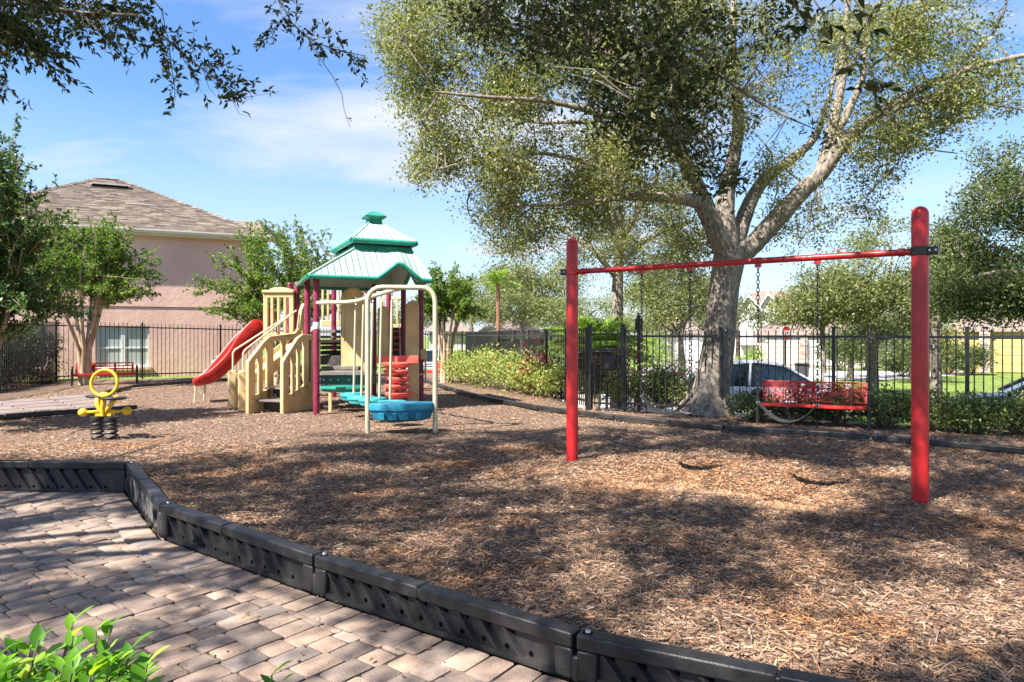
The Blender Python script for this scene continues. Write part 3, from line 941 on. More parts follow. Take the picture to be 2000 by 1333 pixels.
# ================================================================== BORDER TIMBERS
def make_timber(a, b, ztop_a, ztop_b, zbot, label, group, detail=True, side=1, thick=0.095):
    """a,b: foot line on the patio side; the timber's body lies to the mulch side"""
    d = b - a; L = d.length; rz = math.atan2(d.y, d.x)
    t = thing('border_timber', label, 'border timber', (a.x, a.y, zbot), rz, group)
    tilt = math.atan2(ztop_b - ztop_a, L)
    h = (ztop_a + ztop_b) / 2 - zbot
    gap = 0.012
    cap_h = min(0.075, h * 0.42)
    body = MB()
    y0 = 0.0; y1 = thick * side
    ym = thick / 2 * side
    def z_at(x): return (ztop_a - zbot) + (ztop_b - ztop_a) * x / L
    def slab(x0, x1, yA, yB, f0, f1):
        vs = []
        for x in (x0, x1):
            for y in (yA, yB):
                for f in (f0, f1):
                    vs.append((x, y, f(x)))
        body.add(vs, [(0, 1, 3, 2), (4, 6, 7, 5), (0, 4, 5, 1), (2, 3, 7, 6), (0, 2, 6, 4), (1, 5, 7, 3)] if side > 0 else
                 [(2, 3, 1, 0), (5, 7, 6, 4), (1, 5, 4, 0), (6, 7, 3, 2), (4, 6, 2, 0), (3, 7, 5, 1)])
    xm = L * 0.47
    slab(gap, xm, y0, y1, lambda x: z_at(x) - cap_h, z_at)
    slab(xm + 0.012, L - gap, y0, y1, lambda x: z_at(x) - cap_h, z_at)
    slab(xm - 0.02, xm + 0.03, y0 + 0.006 * side, y1 - 0.004 * side, lambda x: z_at(x) - cap_h + 0.004, lambda x: z_at(x) - 0.013)
    ob = bevel(body.build('cap', M['black_plastic'], t), 0.012, 3)
    if detail:
        body = MB()
        slab(gap, gap + 0.10, y0 + 0.004 * side, y1, lambda x: 0.0, lambda x: z_at(x) - cap_h - 0.001)
        bevel(body.build('end_block', M['black_plastic'], t), 0.012, 2)
        body = MB()
        slab(L - gap - 0.10, L - gap, y0 + 0.004 * side, y1, lambda x: 0.0, lambda x: z_at(x) - cap_h - 0.001)
        bevel(body.build('end_block', M['black_plastic'], t), 0.012, 2)
        body = MB()
        slab(gap + 0.101, L - gap - 0.101, y0 + 0.040 * side, y1 - 0.01 * side, lambda x: 0.0, lambda x: z_at(x) - cap_h - 0.002)
        slab(gap + 0.101, L - gap - 0.101, y0 + 0.006 * side, y0 + 0.040 * side, lambda x: 0.0, lambda x: 0.028)
        body.build('web', M['black_plastic'], t)
        wh = h - cap_h - 0.03
        rib = MB()
        n = 11
        pitch = (L - 0.26) / n
        lean = min(pitch * 0.95, wh * 0.85)
        rib.add([(lean, 0.010 * side, 0), (lean + 0.020, 0.010 * side, 0), (0.020, 0.010 * side, wh), (0, 0.010 * side, wh),
                 (lean - .012, 0.0405 * side, 0), (lean + 0.032, 0.0405 * side, 0), (0.032, 0.0405 * side, wh), (-.012, 0.0405 * side, wh)],
                [(0, 1, 2, 3), (0, 3, 7, 4), (1, 5, 6, 2), (0, 4, 5, 1), (3, 2, 6, 7)] if side > 0 else [(3, 2, 1, 0), (4, 7, 3, 0), (2, 6, 5, 1), (1, 5, 4, 0), (7, 6, 2, 3)])
        # drain hole beside the rib: dark socket with a rim
        def socket(cx, cz, r):
            k = 10
            vs = [(cx + r * math.cos(2 * math.pi * i / k), 0.0375 * side, cz + r * math.sin(2 * math.pi * i / k)) for i in range(k)]
            rib.add(vs + [(v[0], 0.0445 * side, v[2]) for v in vs], [tuple(range(k)) if side < 0 else tuple(range(k - 1, -1, -1))] + [(i, (i + 1) % k, (i + 1) % k + k, i + k) for i in range(k)], 1)
        socket(lean + 0.055, 0.022, 0.014)
        socket(0.052, wh - 0.020, 0.014)
        r0 = rib.build('rib', [M['black_plastic'], M['hole']], t)
        r0.location = (0.125, 0, 0.029)
        for k in range(1, n - 1):
            copy_part(r0, t, (0.125 + k * pitch, 0, 0.029 + (z_at(k * pitch) - z_at(0)) * 0.3))
        # knuckles that interlock with the neighbour, and the stake
        kn = MB()
        kn.lathe((L, ym, 0), [(0.038, 0.0), (0.040, 0.02), (0.040, h * 0.45), (0.034, h * 0.48)], 18)
        kn.build('knuckle', M['black_plastic'], t)
        st = MB()
        zt = z_at(0.05)
        st.lathe((0.055, ym, zt - 0.004), [(0.024, 0), (0.024, 0.005), (0.001, 0.0055)], 16, 1)
        st.lathe((0.055, ym, zt - 0.002), [(0.014, 0), (0.014, 0.011), (0.010, 0.016), (0.001, 0.017)], 14, 0)
        st.build('stake_cap', [M['silver'], M['hole']], t)
    return t

near_labels = ['black border timber farthest along the back edge of the paver patio', 'black border timber along the back edge of the patio, in low dappled light',
               'short-looking black border timber turning the corner between patio and bark', 'black border timber with mid notch on the patio curve, beyond the long near one',
               'long black ribbed border timber with silver stake caps at front of the patio', 'nearest black border timber cut off at the bottom edge of the view',
               'black border timber continuing past the nearest one beside the bark']
for i in range(len(NEAR) - 1):
    a, b = NEAR[i], NEAR[i + 1]
    make_timber(a, b, NEAR_TOP[i], NEAR_TOP[i + 1], PAT_Z - 0.005, near_labels[i], 'black plastic border timbers round the patio')

def resample(pts, step):
    out = [pts[0].copy()]
    acc = 0.0
    cur = pts[0].copy()
    i = 1
    while i < len(pts):
        dd = pts[i] - cur
        if dd.length + acc >= step:
            cur = cur + dd.normalized() * (step - acc)
            out.append(cur.copy()); acc = 0
        else:
            acc += dd.length; cur = pts[i].copy(); i += 1
    if (out[-1] - pts[-1]).length > 0.4: out.append(pts[-1].copy())
    return out

FARB = [Vector(p) for p in [(7.6, 6.6), (6.0, 8.11), (5.52, 8.67), (4.69, 9.31), (3.31, 9.95), (1.98, 11.1), (0.74, 12.5), (0, 13.7), (-0.67, 15.1), (-1.7, 17.7), (-2.6, 20.6), (-3.6, 23.2)]]
fl = ['black border timber in front of the fence hedge at its near end', 'black border timber between the thick red swing post and the hedge', 'black border timber with a pale joint just past the red bench',
      'black border timber right in front of the red mesh bench', 'black border timber in front of the oak trunk', 'black border timber under the swing nearest the oak',
      'black border timber behind the thinner red swing post', 'black border timber in front of the variegated shrubs', 'black border timber near the yellow green shrubs beside the play tower',
      'black border timber curving behind the arch step pods', 'black border timber leading to the far red bench', 'black border timber farthest back behind the play tower', 'black border timber end piece behind the play tower']
pp = resample(FARB, 1.93)
for i in range(len(pp) - 1):
    make_timber(pp[i], pp[i + 1], 0.075, 0.075, -0.10, fl[min(i, len(fl) - 1)], 'black plastic border timbers along the fence bed', detail=False, side=-1, thick=0.10)
PB = [Vector((-9.9, 10.1)), Vector((-8.35, 11.4)), Vector((-7.0, 12.95))]
pbl = ['black border timber along the path at the very edge of the view', 'black border timber in front of the slab path behind the spring rider']
for i in range(2):
    make_timber(PB[i], PB[i + 1], 0.10, 0.09, -0.10, pbl[i], 'black plastic border timbers along the slab path', detail=False, side=1, thick=0.10)
PB2 = [Vector((-9.55, 16.3)), Vector((-10.0, 18.2)), Vector((-9.4, 20.3)), Vector((-7.9, 21.9)), Vector((-6.2, 22.9))]
pbl = ['black border timber beside the far end of the slab path', 'black border timber below the red slatted bench', 'black border timber in front of the pink house fence', 'black border timber behind the red slide']
for i in range(4):
    make_timber(PB2[i], PB2[i + 1], 0.09, 0.07, -0.10, pbl[i], 'black plastic border timbers along the house fence', detail=False, side=1, thick=0.10)

# ================================================================== SWING SET
SL = G(1117.5, 900); SR = G(1797, 980)
SL.z = SR.z = -0.03
def make_swing():
    mid = (SL + SR) / 2
    t = thing('swing_set', 'red steel single-bay swing frame with two round posts and a top beam', 'swing set', (mid.x, mid.y, -0.03))
    off = (mid.x, mid.y, -0.03)
    d = (SR - SL); d.z = 0; d.normalize()
    ztop = 2.485; r = 0.066
    for p in (SL, SR):
        mb = MB()
        prof = [(r, -0.06), (r, ztop - 0.07)] + [(r * math.cos(a), ztop - 0.07 + 0.07 * math.sin(a)) for a in np.linspace(0.2, 1.5, 7)]
        mb.lathe((p.x, p.y, 0), prof, 32)
        mb.build('post', M['red_paint'], t, off)
    zb = 2.105
    mb = MB()
    mb.tube([SL + d * 0.05 + Vector((0, 0, zb + 0.03)), SR - d * 0.05 + Vector((0, 0, zb + 0.03))], 0.029, 18)
    mb.build('beam', M['red_paint'], t, off)
    # clamp collars: red sleeve, black bolt plate on the outer side
    for p, s in ((SL, 1), (SR, -1)):
        mb = MB()
        mb.lathe((p.x, p.y, zb - 0.035), [(r + .002, 0), (r + 0.009, 0.006), (r + 0.009, 0.066), (r + .002, 0.072)], 28)
        c = mb.build('clamp', M['black_paint'] if s < 0 else M['red_paint'], t, off)
        mb = MB()
        pl = p - d * s * (r + 0.028)
        mb.box((pl.x, pl.y, zb), (0.075, 0.10, 0.064), math.atan2(d.y, d.x))
        bevel(mb.build('bolt_plate', M['black_paint'], c, off), 0.006)
        mb = MB()
        for k in (-1, 1):
            q = pl + Vector((d.y, -d.x, 0)) * 0.05 + d * k * 0.022
            mb.tube([q + Vector((0, 0, zb)) * 1 - Vector((0, 0, p.z * 0)), q + Vector((d.y, -d.x, 0)) * 0.012 + Vector((0, 0, zb))], 0.008, 8)
        for i_ in range(len(mb.v)):
            v_ = mb.v[i_]; mb.v[i_] = (v_[0], v_[1], v_[2] - p.z if abs(v_[2] - zb) > 0.02 else v_[2])
        mb.build('bolt', M['silver'], c, off)
    mb = MB()
    q = SL + d * (r + 0.055); 
    mb.tube([q + Vector((0, 0, zb + 0.03)), q + d * 0.04 + Vector((0, 0, zb + 0.03))], 0.036, 16)
    mb.build('beam_socket', M['red_paint'], t, off)
    mb = MB()
    q = SR - d * (r + 0.095)
    mb.tube([q + Vector((0, 0, zb + 0.03)), q + d * 0.05 + Vector((0, 0, zb + 0.03))], 0.036, 16)
    mb.build('beam_socket', M['red_paint'], t, off)
    hang = []
    for s in (0.249, 0.404, 0.6035, 0.7604):
        p = SL.lerp(SR, s); hang.append(p)
        mb = MB()
        mb.tube([p + Vector((0, 0, zb + 0.03)) - d * 0.028, p + Vector((0, 0, zb + 0.03)) + d * 0.028], 0.034, 16)
        mb.box((p.x, p.y, zb - 0.035 ), (0.055, 0.035, 0.05), math.atan2(d.y, d.x))
        for i_ in range(len(mb.v)):
            v_ = mb.v[i_]
        mb.build('hanger', M['red_paint'], t, off)
    labels = ['black belt swing hanging in front of the oak trunk', 'black belt swing hanging in front of the red mesh bench']
    for k in range(2):
        a, b = hang[2 * k], hang[2 * k + 1]
        m_ = (a + b) / 2
        o2 = (m_.x, m_.y, 0.6)
        sw = thing('belt_swing', labels[k], 'swing', (m_.x, m_.y, 0.6), 0, 'belt swings on the red frame')
        zs, zl = 0.765, 0.603
        n = 18
        wdir = Vector((-d.y, d.x, 0))
        mb = MB(); vs = []
        L = (b - a).length
        for i in range(n + 1):
            x = i / n
            s_ = abs(2 * x - 1)
            z = zl + (zs - zl) * s_ ** 2.1
            w = 0.068 if 0.12 < x < 0.88 else 0.04
            c = a.lerp(b, 0.02 + 0.96 * x)
            for (o_, dz) in ((-w, 0), (w, 0), (w, -0.010), (-w, -0.010)):
                vs.append(Vector((c.x, c.y, z + dz)) + wdir * o_)
        fs = []
        for i in range(n):
            for j in range(4):
                fs.append((i * 4 + j, i * 4 + (j + 1) % 4, (i + 1) * 4 + (j + 1) % 4, (i + 1) * 4 + j))
        fs += [(0, 3, 2, 1), (n * 4, n * 4 + 1, n * 4 + 2, n * 4 + 3)]
        mb.add(vs, fs)
        mb.build('seat', M['tyre'], sw, o2)
        for p in (a, b):
            mb = MB()
            z = zs
            i = 0
            ztop_c = zb - 0.055
            nl = int((ztop_c - zs) / 0.036)
            for i in range(nl + 1):
                zc = zs + (ztop_c - zs) * i / nl
                ax = d if i % 2 else wdir
                mb.torus((p.x, p.y, zc), 0.014, 0.0042, ax, Vector((0, 0, 1)), 8, 5, sy=1.75)
            mb.build('chain', M['black_paint'], sw, o2)
            mb = MB()
            mb.torus((p.x, p.y, zs - 0.005), 0.013, 0.005, d, Vector((0, 0, 1)), 10, 6)
            mb.build('shackle', M['silver'], sw, o2)
make_swing()

# ================================================================== FENCES
PICK_ME = {}
def picket_mesh(h):
    k = round(h, 2)
    if k in PICK_ME: return PICK_ME[k]
    mb = MB()
    w = 0.0085
    mb.box((0, 0, h / 2), (2 * w, 2 * w, h))
    mb.add([(-w * 1.15, -w * 1.15, h), (w * 1.15, -w * 1.15, h), (w * 1.15, w * 1.15, h), (-w * 1.15, w * 1.15, h), (0, 0, h + 0.022)], [(0, 1, 4), (1, 2, 4), (2, 3, 4), (3, 0, 4), (3, 2, 1, 0)])
    me = bpy.data.meshes.new('picket')
    me.from_pydata(mb.v, [], mb.f)
    me.materials.append(M['black_paint'])
    PICK_ME[k] = me
    return me

def fence_run(name, label, a, b, h0, h1, posts, cat='fence', spacing=0.118, mid=True, post_w=0.055, z0=0.0, group=None):
    a, b = Vector(a), Vector(b)
    d = b - a; L = d.length; d.normalize(); rz = math.atan2(d.y, d.x)
    t = thing(name, label, cat, (a.x, a.y, z0), rz, group)
    def hh(x): return h0 + (h1 - h0) * x / L
    # rails lie level with the run's own fall, in one piece each
    for zf in ((-0.12,) + ((0.12,) if mid else ())):
        mb = MB()
        vs = []
        for x in (0.0, L):
            zc = (hh(x) + zf) if zf < 0 else zf
            for (y, dz) in ((-0.018, -0.019), (0.018, -0.019), (0.018, 0.019), (-0.018, 0.019)):
                vs.append((x, y, zc + dz))
        mb.add(vs, [(0, 1, 5, 4), (1, 2, 6, 5), (2, 3, 7, 6), (3, 0, 4, 7), (3, 2, 1, 0), (4, 5, 6, 7)])
        mb.build('rail', M['black_paint'], t, smooth=False)
    n = int(L / spacing)
    for i in range(n):
        x = (i + 0.5) * L / n
        if any(abs(x - p) < post_w * 0.9 for p in posts): continue
        o = bpy.data.objects.new('picket', picket_mesh(round(hh(x) * 25) / 25))
        COL.objects.link(o); o.parent = t; o.location = (x, 0, 0.0)
    pm = {}
    for p in posts:
        mb = MB()
        h = hh(p) + 0.02
        mb.box((0, 0, h / 2 - 0.04), (post_w, post_w, h + 0.08))
        mb.box((0, 0, h + 0.012), (post_w + 0.014, post_w + 0.014, 0.022))
        o = bevel(mb.build('fence_post', M['black_paint'], t), 0.004)
        o.location = (p, 0, 0)
    return t

GATE_W = 0.70
fr0 = FG + fd * (GATE_W + 0.02)
Lr = (FR - fr0).length
fence_run('picket_fence', 'black metal picket fence along the hedge behind the red mesh bench', fr0, FR, 1.50, 1.48, [0.0, 1.75, 3.55, 5.4, 7.25, 9.1])
Lb = (FG - FC).length
fence_run('picket_fence', 'black metal picket fence receding behind the variegated shrubs to the gate', FC, FG - (FG - FC).normalized() * 0.06, 1.50, 1.50, [0.0, 2.4, 4.8, 7.2, 9.6, 11.4, 13.2, 14.8, Lb - 0.1])
La = (FC - FA0).length
fence_run('picket_fence', 'long black metal picket fence in front of the pink house', FA0, FC, 1.82, 1.52, [0.0, 2.35, 4.75, 7.15, 9.55, 11.95, 14.3], spacing=0.124)
for k_, (a, b) in enumerate(zip(FENCE_SIDE[:-1], FENCE_SIDE[1:])):
    L = (b - a).length
    fence_run('picket_fence', ['black picket fence in front of the clipped hedge, out at the view edge', 'black picket fence panel in front of the clipped dark hedge', 'short black picket fence panel between hedge and pink house'][k_], a, b, 1.80, 1.82, [L - 0.03], spacing=0.118)

def make_gate():
    rz = math.atan2(fd.y, fd.x)
    t = thing('gate', 'black picket gate with a square latch box between two thick posts', 'gate', (FG.x, FG.y, 0), rz)
    for x in (0.02, GATE_W - 0.02):
        mb = MB()
        mb.box((0, 0, 0.77), (0.075, 0.075, 1.62)); mb.box((0, 0, 1.593), (0.09, 0.09, 0.025))
        o = bevel(mb.build('gate_post', M['black_paint'], t), 0.005); o.location = (x, 0, 0)
    for z in (0.10, 1.12, 1.42):
        mb = MB(); mb.box((GATE_W / 2, 0, z), (GATE_W - 0.13, 0.034, 0.036))
        mb.build('rail', M['black_paint'], t, smooth=False)
    for i in range(5):
        o = bpy.data.objects.new('picket', picket_mesh(1.48)); COL.objects.link(o); o.parent = t
        o.location = (0.12 + i * 0.115, 0, 0.04)
    mb = MB(); mb.box((GATE_W * 0.60, -0.045, 0.89), (0.24, 0.05, 0.29))
    bevel(mb.build('latch_box', M['black_plastic'], t), 0.02, 3)
make_gate()

def make_handrail():
    a = G(1154, 797); b = G(1185, 797)
    t = thing('handrail', 'black pipe handrail standing on the bark beside the gate', 'handrail', (a.x, a.y, 0))
    mb = MB(); mb.box((a.x, a.y, 0.41), (0.075, 0.075, 0.86)); bevel(mb.build('tall_post', M['black_paint'], t, (a.x, a.y, 0)), 0.006)
    mb = MB()
    mb.box((b.x, b.y, 0.22), (0.05, 0.05, 0.48))
    mb.build('short_post', M['black_paint'], t, (a.x, a.y, 0))
    mb = MB()
    mb.tube([(a.x + 0.02, a.y, 0.62), (b.x, b.y, 0.49)], 0.019, 10)
    mb.tube([(b.x, b.y, 0.47), (b.x + 0.13, b.y - 0.02, 0.55), (b.x + 0.4, b.y + 0.2, 0.68)], 0.019, 10)
    mb.build('rail', M['black_paint'], t, (a.x, a.y, 0))
make_handrail()

# ================================================================== BENCHES
def make_bench(name, label, loc, rz, L, style):
    t = thing(name, label, 'bench', loc, rz, 'red park benches')
    t.scale = (1.0, 0.85, 0.80)
    # local: x along, y backwards (away from sitter's front), z up
    sh = 0.43
    def strip(pts, x0, x1, nm, parent, th=0.012, nub=None):
        mb = MB()
        for i in range(len(pts) - 1):
            pass
        vs = []
        for x in (x0, x1):
            for (y, z) in pts: vs.append((x, y, z))
            for (y, z) in reversed(pts): vs.append((x, y + 0.004, z - th))
        n = 2 * len(pts)
        fs = [tuple(range(n - 1, -1, -1)), tuple(range(n, 2 * n))] + [(i, (i + 1) % n, (i + 1) % n + n, i + n) for i in range(n)]
        mb.add(vs, fs)
        o = mb.build(nm, M['bench_red'], parent, ang=50)
        return o
    if style == 'mesh':
        # perforated strips: seat of two panels, back of two tiers; each built from bars with openings
        for (x0, x1) in ((0.02, L * 0.5 - 0.006), (L * 0.5 + 0.006, L - 0.02)):
            seat = strip([(-0.02, sh - 0.045), (-0.01, sh - 0.004), (0.03, sh), (0.30, sh - 0.02), (0.39, sh - 0.01)], x0, x1, 'seat', t, 0.016)
            # expanded-metal back: a lattice of diagonal strands in a solid frame
            fr = MB()
            prof = lambda s: (0.40 + 0.14 * s, sh + 0.02 + 0.40 * s)
            def slab(s0, s1, xa, xb):
                (ya, za), (yb, zb_) = prof(s0), prof(s1)
                fr.add([(xa, ya, za), (xb, ya, za), (xb, yb, zb_), (xa, yb, zb_), (xa, ya + .013, za - .004), (xb, ya + .013, za - .004), (xb, yb + .013, zb_ - .004), (xa, yb + .013, zb_ - .004)],
                       [(0, 1, 2, 3), (7, 6, 5, 4), (0, 4, 5, 1), (1, 5, 6, 2), (2, 6, 7, 3), (3, 7, 4, 0)])
            slab(0.0, 0.08, x0, x1); slab(0.62, 0.68, x0, x1); slab(0.93, 1.0, x0, x1)
            slab(0.08, 0.93, x0, x0 + 0.025); slab(0.08, 0.93, x1 - 0.025, x1)
            back = fr.build('back_frame', M['bench_red'], t, ang=50)
            ms = MB()
            wd = x1 - x0
            step = 0.040
            nn = int(wd / step)
            for (s0, s1) in ((0.08, 0.62), (0.68, 0.93)):
                for sgn in (1, -1):
                    k0 = -int((s1 - s0) * 0.42 / step) - 1
                    for k in range(k0, nn + 2):
                        xs = x0 + k * step if sgn > 0 else x1 - k * step
                        xe = xs + sgn * (s1 - s0) * 0.42
                        t0, t1 = 0.0, 1.0
                        lo, hi = min(xs, xe), max(xs, xe)
                        # clip to the panel
                        def at(x): return (x - xs) / (xe - xs)
                        ca, cb = sorted((at(max(x0 + .01, min(x1 - .01, xs))), at(max(x0 + .01, min(x1 - .01, xe)))))
                        if cb - ca < 0.02: continue
                        A = (xs + (xe - xs) * ca, *prof(s0 + (s1 - s0) * ca)); B = (xs + (xe - xs) * cb, *prof(s0 + (s1 - s0) * cb))
                        ms.tube([(A[0], A[1] + .006, A[2]), (B[0], B[1] + .006, B[2])], 0.0058, 4, caps=False)
            o = ms.build('mesh_back', M['bench_red'], t); o['kind'] = 'stuff'
            fr2 = MB()
        legs = (0.0, L)
    else:
        # broad red back plate, open slats and a flat seat
        for (x0, x1) in ((0.05, L * 0.33), (L * 0.33 + 0.01, L * 0.66), (L * 0.66 + 0.01, L - 0.05)):
            strip([(-0.02, sh - 0.09), (-0.01, sh - 0.01), (0.03, sh), (0.36, sh - 0.02)], x0, x1, 'seat', t, 0.018)
        for z in (0.0, 0.09, 0.20):
            mb = MB()
            y = 0.40 + 0.10 * (z / 0.2); mb.box((L / 2, y, sh + 0.13 + z), (L - 0.16, 0.03, 0.045))
            bevel(mb.build('back_slat', M['bench_red'], t), 0.006)
        for x in (0.10, L * 0.33, L * 0.66, L - 0.10):
            mb = MB()
            mb.box((x, 0.44, sh + 0.16), (0.05, 0.035, 0.40), mtx=Matrix.Rotation(math.radians(-20), 3, 'X'))
            bevel(mb.build('back_post', M['bench_red'], t), 0.006)
        mb = MB(); mb.box((L * 0.24, 0.43, sh + 0.17), (0.36, 0.022, 0.30), mtx=Matrix.Rotation(math.radians(-20), 3, 'X'))
        bevel(mb.build('back_plate', M['bench_red'], t), 0.006)
        legs = (0.0, L)
    for x in legs:
        mb = MB()
        r = 0.024
        mb.tube([(x, -0.03, -0.05), (x, -0.03, 0.57), (x, -0.005, 0.63), (x, 0.05, 0.655), (x, 0.38, 0.655), (x, 0.44, 0.63), (x, 0.465, 0.57), (x, 0.48, -0.05)], r, 10)
        mb.build('leg', M['black_paint'], t)
        mb = MB()
        mb.tube([(x, -0.03, sh - 0.03), (x, 0.47, sh - 0.03)], 0.018, 8)
        mb.build('leg_brace', M['black_paint'], t)
    mb = MB()
    for y in (0.04, 0.33):
        mb.tube([(0, y, sh - 0.045), (L, y, sh - 0.045)], 0.016, 8)
    mb.build('seat_rail', M['black_paint'], t)
    return t
b1a = G(1480, 826); b1b = G(1697, 838)
dd_ = b1b - b1a
make_bench('bench', 'red perforated metal bench with black tube ends standing before the hedge', (b1a.x, b1a.y, -0.02), math.atan2(dd_.y, dd_.x), dd_.length, 'mesh')
b2a = G(140, 753); b2b = G(268, 749)
dd_ = b2b - b2a
make_bench('bench', 'red slatted bench with black ends under the house window by the multi-stemmed tree', (b2a.x, b2a.y, -0.02), math.atan2(dd_.y, dd_.x), dd_.length, 'slat')
b3a = G(832, 744); 
make_bench('bench', 'faded coral red bench half hidden behind the play tower arch', (b3a.x, b3a.y, -0.02), math.radians(-30), 1.0, 'slat')

# ================================================================== SPRING RIDER
def make_rider():
    p = G(204, 857); y = p.y
    t = thing('spring_rider', 'yellow two-seat spring rider with a ring handle on twin black coil springs', 'spring rider', (p.x, p.y, -0.02))
    k = y / F
    def q(u, v, dy=0.0): return Vector(((u - 204) * k, dy, H - (v - HOR) * k + 0.02))
    for u in (190.5, 217.5):
        mb = MB()
        pts = []
        turns = 5.0
        z0, z1 = 0.0, q(0, 817).z
        for i in range(int(turns * 16) + 1):
            a = 2 * math.pi * i / 16
            c = q(u, 800)
            pts.append((c.x + 0.072 * math.cos(a), 0.072 * math.sin(a), z0 + (z1 - z0) * i / (turns * 16)))
        mb.tube(pts, 0.0145, 8)
        mb.lathe((q(u, 800).x, 0, z1 - 0.01), [(0.085, 0), (0.088, 0.012), (0.088, 0.03), (0.07, 0.034)], 18)
        mb.build('spring', M['black_plastic'], t)
    mb = MB()
    mb.box(q(205, 810), (0.21, 0.10, 0.03))
    for u in (188, 222):
        mb.tube([q(u, 818), q(u, 806)], 0.014, 8)
    mb.build('base_plate', M['yellow'], t)
    mb = MB()
    mb.tube([q(160, 806), q(182, 805), q(205, 801, -0.03), q(228, 804), q(250, 802)], 0.020, 12)
    mb.build('foot_bar', M['yellow'], t)
    for u in (162, 248):
        mb = MB(); mb.ball(q(u, 806 if u < 200 else 803), 0.058, 18, 10, sc=(1.12, 0.85, 0.98))
        mb.build('foot_rest', M['yellow'], t)
    mb = MB()
    mb.tube([q(206, 811, -0.02), q(199, 800, -0.04), q(192, 790, -0.02), q(190, 780, 0.0), q(189, 776, 0.06)], [0.03, 0.032, 0.034, 0.034, 0.034], 12)
    mb.tube([q(206, 811, -0.02), q(212, 800, -0.04), q(219, 790, -0.02), q(223, 780, 0.0), q(224, 777, 0.06)], [0.03, 0.032, 0.034, 0.034, 0.034], 12)
    mb.tube([q(206, 812, -0.045), q(206, 795, -0.06), q(207, 778, -0.06), q(208, 770, -0.05)], [0.028, 0.03, 0.03, 0.028], 12)
    mb.build('yoke', M['yellow'], t)
    for u, v, yy in ((184, 776, 0.10), (226, 778, -0.05)):
        mb = MB()
        mb.lathe(q(u, v, yy) + Vector((0, 0, -0.018)), [(0.12, 0), (0.148, 0.006), (0.158, 0.018), (0.158, 0.03), (0.148, 0.038), (0.05, 0.034)], 28, sx=1.05, sy=0.8)
        mb.build('seat', M['black_plastic'], t)
    mb = MB()
    mb.box(q(186, 788, 0.12), (0.12, 0.10, 0.11)); 
    bevel(mb.build('seat_bracket', M['black_plastic'], t), 0.02, 2)
    mb = MB()
    mb.torus(q(208, 748, -0.05), 25.5 * k, 0.021, Vector((1, 0, 0)), Vector((0, 0.12, 0.99)), 40, 12)
    mb.build('ring_handle', M['yellow'], t)
    mb = MB(); mb.ball(q(208, 771, -0.05), 0.045, 14, 8, sc=(1.5, 0.9, 0.9)); mb.build('ring_clamp', M['yellow'], t)
make_rider()

# ================================================================== PLAY TOWER
E1 = Vector((0.906, 0.4226, 0)); E2 = Vector((-0.4226, 0.906, 0)); UP = Vector((0, 0, 1))
RO = Vector((-3.54, 12.0, 0))
def SB(s, b, z): return RO + E1 * s + E2 * b + UP * z

